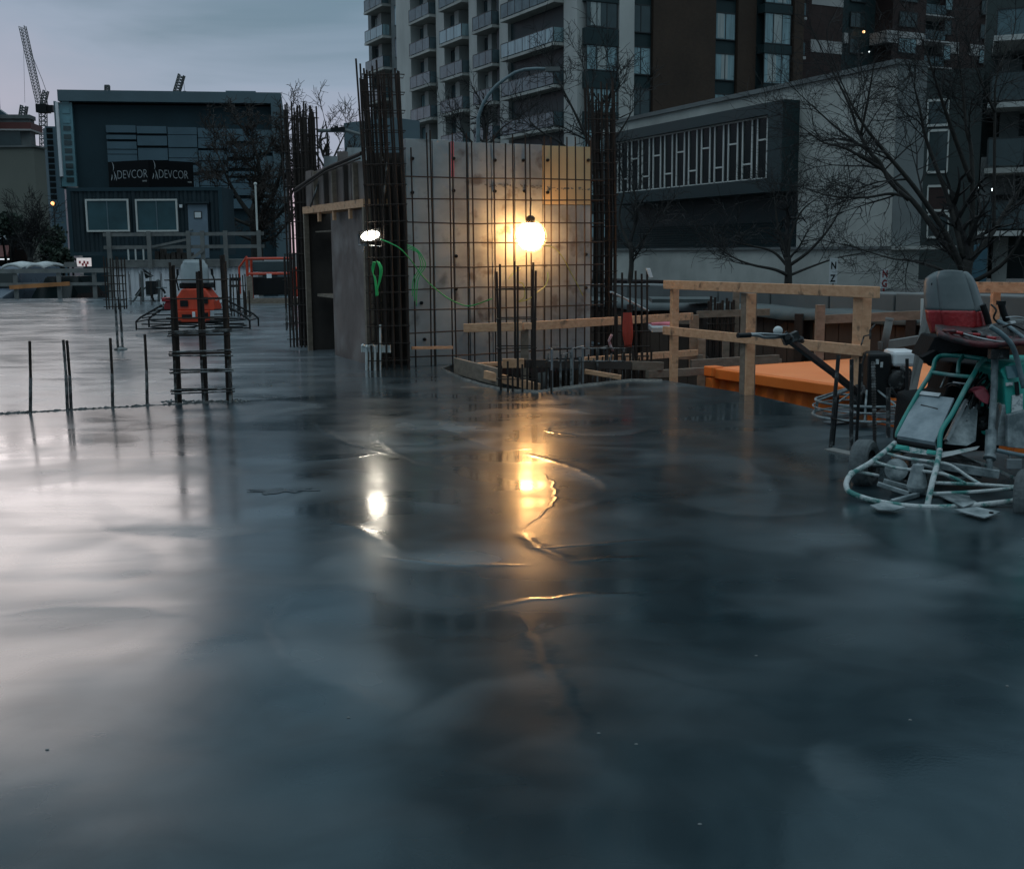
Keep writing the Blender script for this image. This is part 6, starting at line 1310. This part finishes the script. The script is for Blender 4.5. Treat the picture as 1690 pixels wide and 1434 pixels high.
mb = MB(); mb.beam(h0, h1, .045, .05); mb.beam(h1, h2, .04, .045); mb.build('handle_tube', M['black'], wb, bevel=.006)
mb = MB(); mb.box(AT(1305, 558, 7.98), (.055, .04, .028), Matrix.Rotation(R(-25), 3, 'Y')); mb.tube([AT(1300, 556, 7.9), AT(1322, 560, 8.1)], .022, 8); mb.tube([AT(1296, 548, 8), AT(1304, 556, 8)], .012, 6); mb.build('handle_clamp', M['blackc'], wb)
mb = MB(); mb.tube([AT(1236, 553, 7.75), AT(1248, 553, 7.78), AT(1262, 557, 7.85), AT(1278, 557, 7.9), AT(1296, 555, 7.95)], .011, 8); mb.tube([AT(1238, 551, 7.8), AT(1262, 551, 7.84), AT(1288, 553, 7.9), AT(1300, 552, 7.95)], .008, 8); mb.tube([AT(1306, 556, 8), AT(1318, 561, 8.2), AT(1322, 562, 8.4)], .011, 8); mb.build('handlebar', M['steel'], wb, smooth=True)
mb = MB(); mb.tube([AT(1217.5, 554, 7.7), AT(1238, 553, 7.75)], .017, 10); mb.build('grip', M['black'], wb); mb = MB(); mb.tube([AT(1318, 561, 8.3), AT(1324, 563, 8.5)], .017, 10); mb.build('grip', M['black'], wb)
mb = MB(); mb.sphere(AT(1284, 546, 7.95), .033, (1, .8, .95), 14, 9); mb.build('throttle_knob', M['whitep'], wb, smooth=True)
mb = MB(); mb.tube([q(1421, 661, -.2), q(1423, 600, -.2), q(1428, 583, -.2)], .010, 6); mb.tube([q(1421, 570), q(1426, 555), q(1438, 552)], .007, 6); mb.tube([q(1436, 560), q(1436, 545), q(1444, 535)], .008, 6); mb.build('lift_bail', M['blackc'], wb)
mb = MB(); mb.tube([AT(1458, 577, c_.y+.3), AT(1468, 527, c_.y+.3)], .033, 14); mb.lathe(AT(1468, 527, c_.y+.3), (AT(1468, 527, c_.y+.3)-AT(1458, 577, c_.y+.3)), [(.036, -.01), (.036, .012), (.026, .014), (.024, -.02)], 16); tag(mb.build('pipe_stub', M['lumg'], smooth=True), 'grey hollow pipe end sticking up behind the walk-behind trowel', 'pipe')
# rods in front of it on a base plate
rd = thing('rebar_cage', 'open group of black starter bars on a steel plate before the walk-behind trowel', 'rebar cage', G(1400, 745), 'standing rebar cages')
for i, (pb, yb, pt, yt, m, r_) in enumerate(((1370.5, 738, 1384, 586, 'blackc', .015), (1405, 742, 1405.5, 593, 'blackc', .015), (1413, 738, 1420, 600, 'black', .012), (1444, 735, 1441, 597, 'rebarc', .014), (1466, 722, 1466, 640, 'blackc', .018), (1497, 715, 1497, 592, 'black', .014), (1375, 735, 1383, 655, 'black', .010))):
    g_ = G(pb, yb); tp = AT(pt, yt, g_.y+.03); mb = MB(); mb.tube([g_-Z3*.02, g_.lerp(tp, .5), tp], r_, 8); b_ = mb.build('bar', M[m], rd)
    if i == 3:
        mb = MB()
        for k in range(26): pp_ = g_.lerp(tp, .12+.034*k); mb.lathe(pp_, (0, 0, 1), [(.012, -.004), (.019, 0), (.012, .004)], 8)
        mb.build('thread', M['rebarc'], b_)
mb = MB(); mb.prism([G(1361, 744), G(1402, 753), G(1410, 749), G(1375, 741)], (0, 0, .012)); mb.build('base_plate', M['lumg'], rd)
mb = MB(); mb.tube([AT(1371, 690, 8.55), AT(1414, 700, 8.6)], .006, 6); mb.build('tie', M['rebar'], rd)
# ------------------------------------------------------------------ teal ride-on trowel (nearest machine)
rt = thing('ride_on_trowel', 'teal ride-on power trowel with a torn grey and red seat, nearest machine', 'ride-on trowel', G(1560, 838))
def A(x, y, Y): return AT(x, y, Y)
def tb(nm, m, r_, *pts, n=10, smooth=True, parent=None):
    ps = [A(*p) for p in pts]; out_ = []
    if len(ps) > 2:
        for i in range(len(ps)-1):
            p0 = ps[max(i-1, 0)]; p1 = ps[i]; p2 = ps[i+1]; p3 = ps[min(i+2, len(ps)-1)]
            for k in range(5):
                t = k/5; out_.append(.5*((2*p1)+(p2-p0)*t+(2*p0-5*p1+4*p2-p3)*t*t+(-p0+3*p1-3*p2+p3)*t**3))
        out_.append(ps[-1])
    else: out_ = ps
    mb = MB(); mb.tube(out_, r_, n); return mb.build(nm, M[m], parent or rt, smooth=smooth)
def zr(y, x, z):  # depth at which the ray meets height z
    return G(x, y, z).y
# main guard hoop near the floor
hz = .085
hoop = [(1477, 731, 7.15), (1462, 744, 7.08), (1436.5, 763.5, 6.98), (1407, 781, 6.88), (1398, 793, 6.82), (1397, 803, 6.77), (1404, 813, 6.72), (1436.5, 825, 6.63), (1483, 833.5, 6.56), (1532, 837, 6.52), (1586, 836, 6.50), (1628, 832, 6.50), (1671, 827, 6.50), (1720, 818, 6.55), (1770, 800, 6.7)]
tb('guard_hoop', 'tealc', .0165, *hoop)
tb('guard_tube', 'tealc', .0095, (1441, 761, 7.0), (1479, 772, 6.9), (1541, 779.5, 6.72), (1566, 785, 6.68), (1594, 798, 6.62))
tb('guard_tube', 'tealc', .0095, (1460, 747.6, 7.08), (1500, 757, 6.95), (1543, 762.5, 6.8), (1569, 768, 6.76), (1598, 787, 6.7), (1618, 799, 6.62))
tb('guard_tube', 'tealc', .010, (1540, 796.6, 6.66), (1607, 799, 6.62), (1671, 803, 6.6), (1710, 804, 6.6))
tb('guard_tube', 'tealc', .010, (1538, 814.7, 6.58), (1607, 811.5, 6.56), (1671, 806, 6.58))
tb('guard_tube', 'tealc', .010, (1404, 787, 6.86), (1402, 783, 6.9), (1410, 778, 6.93), (1450, 785, 6.95))
tb('brace_tube', 'tealc', .0165, (1551, 742, 6.88), (1546, 768, 6.74), (1538, 798, 6.62), (1530, 836, 6.53))
tb('guard_hoop', 'tealc', .012, (1462, 744, 7.1), (1500, 745, 7.35), (1560, 752, 7.5), (1620, 765, 7.45), (1665, 785, 7.2), (1700, 800, 6.9))
# long front tubes up to the seat frame
tb('frame_tube', 'teal', .0150, (1550.5, 742, 6.88), (1553.5, 712, 6.93), (1572, 682, 7.0), (1594, 640, 7.08), (1608, 616, 7.14), (1617, 600, 7.18), (1626, 593, 7.2))
tb('frame_tube', 'teal', .0145, (1481, 722, 7.18), (1484, 707, 7.2), (1512, 655, 7.32), (1538, 613, 7.42), (1544, 594, 7.46), (1556, 587, 7.48), (1586, 587.5, 7.4), (1626, 593, 7.24), (1648, 597, 7.2))
tb('frame_tube', 'teal', .0125, (1538, 614.5, 7.41), (1570, 619, 7.28), (1603, 622, 7.14))
tb('frame_tube', 'teal', .0125, (1590, 588, 7.38), (1583, 598, 7.32), (1581, 616, 7.24))
# foot platform
mb = MB(); q4 = [A(1517, 650.6, 7.34), A(1575, 658, 7.14), A(1543, 729.5, 6.92), A(1481, 719, 7.14)]
nn = (q4[1]-q4[0]).cross(q4[3]-q4[0]).normalized(); nn = nn if nn.z > 0 else -nn
rows = []
for i in range(9):
    t = i/8; rows.append([q4[0].lerp(q4[3], t), q4[0].lerp(q4[3], t).lerp(q4[1].lerp(q4[2], t), .5)+nn*.006*math.sin(math.pi*t), q4[1].lerp(q4[2], t)])
for k in range(1, 5): rows.append([p-nn*.018*k*.6-(Vector((0, 0, .008*k))) for p in rows[8]])
mb.loft(rows); mb.build('foot_mat', M['matg'], rt, smooth=False, solid=.012)
a, b2 = q4[0].lerp(q4[3], .26).lerp(q4[1].lerp(q4[2], .26), .22), q4[0].lerp(q4[3], .30).lerp(q4[1].lerp(q4[2], .30), .72)
mb = MB(); mb.beam(a+nn*.009, b2+nn*.009, .008, .004, up=nn); mb.build('mat_seam', M['black'], rt)
mb = MB(); mb.beam(q4[0].lerp(q4[1], .03)+nn*.01, q4[0].lerp(q4[1], .62)+nn*.012, .03, .012, up=nn); mb.build('mat_clip', M['steel'], rt)
mb = MB(); mb.tube([q4[3]-nn*.03-Z3*.012, q4[2]-nn*.03-Z3*.012], .022, 10); mb.build('mat_roll', M['black'], rt)
mb = MB(); mb.prism([A(1468, 742, 7.12), A(1474, 732, 7.14), A(1554, 747, 6.90), A(1618, 736, 6.98), A(1612, 742, 6.95), A(1556, 755, 6.86)], (0, .03, -.005)); mb.build('step_plate', M['tealc'], rt, bevel=.003)
mb = MB(); mb.prism([A(1480, 733, 7.10), A(1500, 736.5, 7.04), A(1501, 744, 7.03), A(1477, 739.5, 7.09)], (0, -.008, 0)); mb.prism([A(1530, 741.5, 6.95), A(1551, 745, 6.88), A(1549, 751, 6.88), A(1528, 748, 6.94)], (0, -.008, 0)); mb.build('teal_patch', M['tealp'], rt)
# side plate of the tank
mb = MB(); mb.prism([A(1560, 733, 6.97), A(1596, 659, 7.16), A(1610, 661, 7.16), A(1615, 668, 7.14), A(1611, 728, 6.98), A(1596, 736, 6.95)], (.0, .025, 0)); sp_ = mb.build('side_plate', M['splat'], rt, bevel=.004)
mb = MB()
for px, py in ((1607, 673), (1599, 682), (1596, 693), (1608, 701), (1596, 668)): mb.sphere(A(px, py, 7.06), .006, n=8, k=5)
mb.build('bolt', M['steel'], sp_)
mb = MB(); mb.beam(A(1561, 727, 6.95), A(1594, 661, 7.12), .02, .028, up=(0, 1, 0)); mb.build('edge_bar', M['steel'], rt)
# dark body, engine area
mb = MB(); mb.prism([A(1500, 745, 7.5), A(1508, 660, 7.6), A(1560, 655, 7.6), A(1572, 600, 7.6), A(1650, 600, 7.6), A(1650, 745, 7.45)], (.05, .5, 0)); mb.build('engine_bay', M['bay'], rt, bevel=.02)
mb = MB(); mb.prism([A(1607, 646, 7.08), A(1622, 641, 7.08), A(1634, 652, 7.06), A(1631, 668, 7.04), A(1622, 664, 7.04), A(1612, 655, 7.06)], (0, .03, 0)); mb.build('belt_guard', M['hose'], rt, bevel=.004)
tb('red_hose', 'hose', .014, (1600, 646, 7.2), (1612, 641, 7.15), (1624, 643, 7.1), (1632, 660, 7.1))
# post
mb = MB(); a = A(1637, 560, 7.05); b2 = A(1637, 757, 6.9)
mb.tube([A(1642, 585, 7.06), A(1641, 640, 7.04), A(1637, 700, 6.98), A(1636, 728, 6.93)], .021, 12); mb.tube([A(1636, 710, 6.93), A(1634, 752, 6.88)], .032, 14); mb.tube([A(1634, 752, 6.88), A(1633, 757, 6.87)], .038, 14); mb.tube([A(1633, 757, 6.87), A(1633, 785, 6.85)], .018, 12); mb.build('steering_post', M['splat'], rt, smooth=False)
mb = MB(); mb.box(A(1648, 584, 7.02), (.055, .03, .030)); mb.build('post_bracket', M['blackc'], rt, bevel=.004)
# green engine cover
mb = MB(); mb.prism([A(1652, 612, 7.0), A(1664, 598, 7.05), A(1760, 598, 7.05), A(1760, 745, 6.95), A(1662, 737, 6.94), A(1658, 626, 6.99)], (.04, .5, 0)); gc = mb.build('engine_cover', M['tealp'], rt, bevel=.012)
mb = MB(); mb.prism([A(1660, 605, 6.985), A(1677, 603, 6.985), A(1686, 622, 6.97), A(1664, 625, 6.975)], (0, .015, 0)); mb.build('window', M['glst'], gc)
mb = MB(); mb.prism([A(1671, 653, 6.965), A(1688, 650, 6.96), A(1688, 682, 6.945), A(1670, 684, 6.95)], (0, .01, 0)); mb.build('sticker', M['label'], gc)
mb = MB(); mb.prism([A(1675, 631, 6.965), A(1681, 630, 6.965), A(1683, 652, 6.955), A(1677, 653, 6.955)], (0, .012, 0)); mb.build('slot', M['black'], gc)
mb = MB(); mb.prism([A(1661, 632, 6.97), A(1672, 631, 6.968), A(1672, 636, 6.967), A(1661, 637, 6.968)], (0, .012, 0)); mb.build('lettering_patch', M['label'], gc)
mb = MB(); mb.prism([A(1655, 668, 6.98), A(1662, 668, 6.98), A(1662, 737, 6.93), A(1643, 735, 6.93)], (0, .12, 0)); mb.prism([A(1663, 685, 6.90), A(1700, 675, 6.90), A(1700, 742, 6.86), A(1663, 738, 6.87)], (0, .04, 0)); mb.build('lower_panel', M['splat'], rt, bevel=.005)
# lower bars, gearbox, arms and blades
mb = MB(); mb.beam(A(1505, 760, 7.05), A(1649, 783, 6.8), .035, .05); mb.build('cross_bar', M['splat'], rt, bevel=.004)
mb = MB(); mb.prism([A(1500, 757, 7.1), A(1560, 760, 7.0), A(1620, 765, 6.95), A(1622, 790, 6.9), A(1500, 778, 7.05)], (0, .35, 0)); mb.build('rotor_housing', M['blackc'], rt, bevel=.01)
mb = MB(); mb.lathe(A(1479, 776, 7.0), (-.3, -1, .35), [(.0, -.10), (.05, -.08), (.055, .0), (.068, .01), (.068, .028), (.05, .035), (0, .04)], 22); mb.build('gearbox', M['splat'], rt, smooth=False)
mb = MB(); mb.tube([A(1479, 776, 7.03), A(1520, 786, 7.15)], .045, 14); mb.build('axle_housing', M['blackc'], rt)
for i, pts in enumerate((((1448, 798, 6.85), (1500, 815, 6.78)), ((1458, 793, 6.95), (1505, 806, 6.9)), ((1472, 828, 6.62), (1515, 816, 6.75)), ((1520, 812, 6.8), (1600, 822, 6.75)))):
    mb = MB(); a, b2 = A(*pts[0]), A(*pts[1]); mb.beam(a, b2, .028, .026); mb.build('trowel_arm', M['splat'], rt, bevel=.004)
mb = MB(); hub = A(1513, 814, 6.80); mb.lathe(Vector((hub.x, hub.y, .03)), (0, 0, 1), [(.05, 0), (.06, .03), (.05, .08), (.03, .16), (0, .17)], 16); mb.build('rotor_hub', M['splat'], rt)
for pts in (((1436, 835), (1458, 830), (1494, 838), (1476, 843.5), (1449, 842)), ((1574, 842), (1612, 838), (1651, 846), (1640, 850), (1624, 856)), ((1548, 818), (1580, 812), (1612, 830), (1590, 838))):
    mb = MB(); ps_ = [G(x, y, .02) for x, y in pts]; mb.prism(ps_, (0, 0, .006)); mb.build('trowel_blade', M['splat'], rt)
mb = MB(); c2 = G(1636, 846, .03); mb.lathe(c2, (0, 0, 1), [(.012, -.002), (.012, .004), (0, .005)], 10); mb.build('blade_bolt', M['black'], rt)
# transport wheels
def wheel(c_, ax, r_, w_):
    mb = MB(); prof = [(r_*.58, -w_*.42), (r_*.72, -w_*.5), (r_*.9, -w_*.5), (r_*.985, -w_*.36), (r_, -w_*.18), (r_*.992, -w_*.17), (r_*.992, -w_*.13), (r_*1.003, -w_*.12), (r_*1.005, w_*.0), (r_*.994, .01*w_), (r_*.994, .05*w_), (r_*1.003, .06*w_), (r_, w_*.18), (r_*.985, w_*.36), (r_*.9, w_*.5), (r_*.72, w_*.5), (r_*.58, w_*.42)]
    mb.lathe(c_, ax, prof, 40); wv = mb.build('tyre', M['tyre'], rt, smooth=False)
    mb = MB(); mb.lathe(c_, ax, [(0, -w_*.2), (r_*.2, -w_*.22), (r_*.25, -w_*.1), (r_*.55, -w_*.12), (r_*.6, -w_*.40), (r_*.62, -w_*.40), (r_*.62, w_*.40), (r_*.55, w_*.3), (r_*.25, w_*.1), (r_*.2, w_*.3), (0, w_*.3)], 28); mb.build('rim', M['blackc'], wv)
wc = A(1427, 765, 7.2); wheel(wc, (.80, -.55, 0.06), .15, .11)
wc = A(1698, 820, 6.42); wheel(wc, (.80, -.55, 0.06), .155, .11)
tb('wheel_axle', 'splat', .014, (1430, 766, 7.2), (1460, 768, 7.15), (1490, 770, 7.1))
tb('side_tube', 'greytube', .013, (1645, 743, 6.86), (1690, 752, 6.85), (1740, 760, 6.85))
mb = MB(); mb.box(A(1672, 765, 6.84), (.045, .02, .03)); mb.tube([A(1666, 746, 6.86), A(1667, 775, 6.86)], .010, 8); mb.build('tube_bracket', M['steel'], rt, bevel=.004)
# seat
def seat_pt(u, v): # u 0..1 left-right, v 0..1 bottom-top of the back, in the picture
    L = [(1541, 548), (1534, 525), (1531, 500), (1530, 482), (1530.5, 470), (1532, 462), (1540, 457)]
    Rr = [(1622, 540), (1622, 524), (1619, 508), (1613, 490), (1607, 473), (1601, 461), (1593, 453)]
    k = v*6; i = min(5, int(k)); f = k-i; lx = L[i][0]+(L[i+1][0]-L[i][0])*f; ly = L[i][1]+(L[i+1][1]-L[i][1])*f; rx = Rr[i][0]+(Rr[i+1][0]-Rr[i][0])*f; ry = Rr[i][1]+(Rr[i+1][1]-Rr[i][1])*f
    x = lx+(rx-lx)*u; y = ly+(ry-ly)*u-8.5*math.sin(math.pi*u)*(v**4)
    bulge = math.sin(math.pi*u)**.6; d = 7.62-.10*bulge-.05*(1-v)-.10*u
    if .24 < u < .27 or .83 < u < .86: d += .012
    return A(x, y, d)
def seat_sheet(v0, v1, m, nm, nv):
    mb = MB(); rows = []
    us = [0, .05, .1, .16, .22, .24, .255, .27, .3, .4, .5, .6, .7, .78, .82, .845, .87, .92, 1]
    for i in range(nv+1):
        v = v0+(v1-v0)*i/nv; rows.append([seat_pt(u, v) for u in us])
    mb.loft(rows); o = mb.build(nm, M[m], rt, smooth=True, solid=.045); o.modifiers['solid'].offset = 0; return o
sb_ = seat_sheet(.26, 1.0, 'seatg', 'seat_back', 22); seat_sheet(-.0, .262, 'seatr', 'seat_back_shell', 8)
mb = MB(); mb.lathe(A(1539, 469, 7.52), (-.2, -1, .1), [(.010, -.02), (.010, .006), (.006, .008), (0, .008)], 12); mb.build('button', M['black'], sb_)
mb = MB(); mb.tube([A(1541, 458, 7.54), A(1551, 461, 7.50), A(1557, 470, 7.49), A(1562, 490, 7.48), A(1565, 520, 7.48)], .004, 6); mb.build('piping', M['black'], sb_)
mb = MB(); rows = []; rn = random.Random(12)
for i in range(15):
    t = i/14; ycen = 545+(571-545)*t; xl = 1543+(1700-1543)*t
    row = []
    for j in range(9):
        s = j/8; row.append(A(xl+6*s, 539+t*16+s*(14+10*math.sin(math.pi*min(1, t*1.2)))+rn.uniform(-.8, .8), 7.45-.35*s-.2*t+rn.uniform(-.01, .01)))
    rows.append(row)
mb.loft(rows); mb.build('seat_cushion', M['rag'], rt, smooth=True, solid=.03)
for i in range(9):
    x = 1560+i*12+rn.uniform(-4, 4); y = 546+i*2.0+rn.uniform(-3, 3); tb('torn_fold', 'seatr' if i % 2 else 'rag', .010, (x, y, 7.2), (x+8, y+rn.uniform(-3, 2), 7.12), (x+20, y+rn.uniform(-1, 4), 7.08))
tb('seat_rim', 'steel', .006, (1572, 545, 7.15), (1600, 554, 7.08), (1640, 563, 7.0), (1660, 565, 6.98))
mb = MB(); mb.prism([A(1543, 556, 7.55), A(1650, 566, 7.15), A(1648, 592, 7.2), A(1560, 588, 7.5), A(1524, 592, 7.6)], (.05, .4, 0)); mb.build('seat_pan', M['bay'], rt, bevel=.01)
mb = MB(); mb.prism([A(1522, 590, 7.5), A(1545, 578, 7.5), A(1556, 588, 7.5), A(1540, 606, 7.5)], (0, .08, 0)); mb.build('side_flap', M['bay'], rt, bevel=.004)
# control levers
tb('lever', 'greytube', .0155, (1634, 539, 6.9), (1648, 548, 6.9), (1663, 561, 6.92), (1672, 574, 6.93), (1679, 595, 6.95), (1690, 640, 6.95))
tb('lever', 'greytube', .012, (1647, 530, 7.3), (1662, 537, 7.2), (1680, 550, 7.1), (1700, 566, 7.0))
mb = MB(); mb.tube([A(1622, 503, 7.4), A(1628, 520, 7.4), A(1632, 535, 7.4)], .020, 10); mb.build('joystick', M['black'], rt)
mb = MB(); mb.tube([A(1652, 500, 7.3), A(1656, 515, 7.3), A(1662, 530, 7.3)], .021, 10); mb.box(A(1652, 500, 7.3), (.022, .02, .012)); mb.build('joystick', M['black'], rt)
mb = MB(); mb.prism([A(1668, 531, 7.2), A(1676, 530, 7.2), A(1681, 544, 7.2), A(1674, 546, 7.2)], (0, .02, 0)); mb.build('white_tag', M['lite'], rt)
mb = MB(); mb.prism([A(1610, 545, 7.2), A(1700, 528, 7.2), A(1705, 560, 7.1), A(1640, 568, 7.05)], (0, .3, -.02)); mb.build('control_console', M['blackc'], rt, bevel=.01)
tb('cable', 'black', .006, (1636, 503, 7.35), (1644, 512, 7.3), (1640, 525, 7.3), (1650, 535, 7.3)); tb('cable', 'steel', .004, (1660, 524, 7.2), (1680, 523, 7.2), (1700, 528, 7.2)); tb('cable', 'black', .006, (1655, 540, 7.1), (1670, 536, 7.1), (1690, 545, 7.1))
for i in range(5): tb('cable', 'blackc', .004, (1556+i*9, 640-i*2, 7.4), (1570+i*6, 632+i*3, 7.3), (1590, 640+i*2, 7.3))
tb('pull_rod', 'steel', .006, (1573, 631, 7.2), (1596, 634, 7.12)); tb('pull_rod', 'steel', .005, (1552, 640, 7.3), (1560, 622, 7.35))
for i in range(7): tb('hydraulic_hose', 'bay' if i % 2 else 'blackc', .008, (1570+i*8, 700-i*3, 7.25), (1582+i*8, 670+(i % 3)*6, 7.12), (1600+i*6, 640+(i % 2)*8, 7.2), (1620+i*4, 615+i*3, 7.3), n=7)
tb('air_hose', 'splat', .012, (1500, 776, 7.0), (1520, 768, 6.9), (1545, 775, 6.9), (1575, 790, 6.9), (1600, 785, 6.95))
for i in range(5):
    mb = MB(); mb.box(A(1592+i*9, 622+(i % 2)*14, 7.32), (.018, .02, .012+.006*(i % 3))); mb.build('engine_fitting', M['steel' if i % 2 else 'blackc'], rt, bevel=.003)
mb = MB(); mb.lathe(A(1618, 690, 7.2), (-.2, -1, 0), [(.075, 0), (.075, .04), (.06, .05), (.06, .03), (.02, .03), (.02, .06), (0, .06)], 22); mb.build('belt_pulley', M['blackc'], rt)
# ------------------------------------------------------------------ little leftovers on the floor
rn = random.Random(77)
spots = [(1502, 1188), (1248, 1082), (1050, 1228), (575, 1184), (1155, 1360), (1662, 1132), (78, 1237), (988, 1210)]
labs = ['dark pebble on the slab in the lower right', 'pale chip on the slab right of centre', 'pale chip near the light streak end', 'pale chip on the lower left of centre', 'pale chip near the bottom edge', 'pale chip near the right edge', 'dark chip at the lower left', 'tiny chip beside the light streak']
for (px, py), lab in zip(spots, labs):
    g_ = G(px, py); mb = MB(); mb.sphere(g_+Z3*.001, .0045, (1.4, 1, .5), 7, 4); tag(mb.build('pebble', M['concd']), lab, 'pebble', 'chips on the slab')
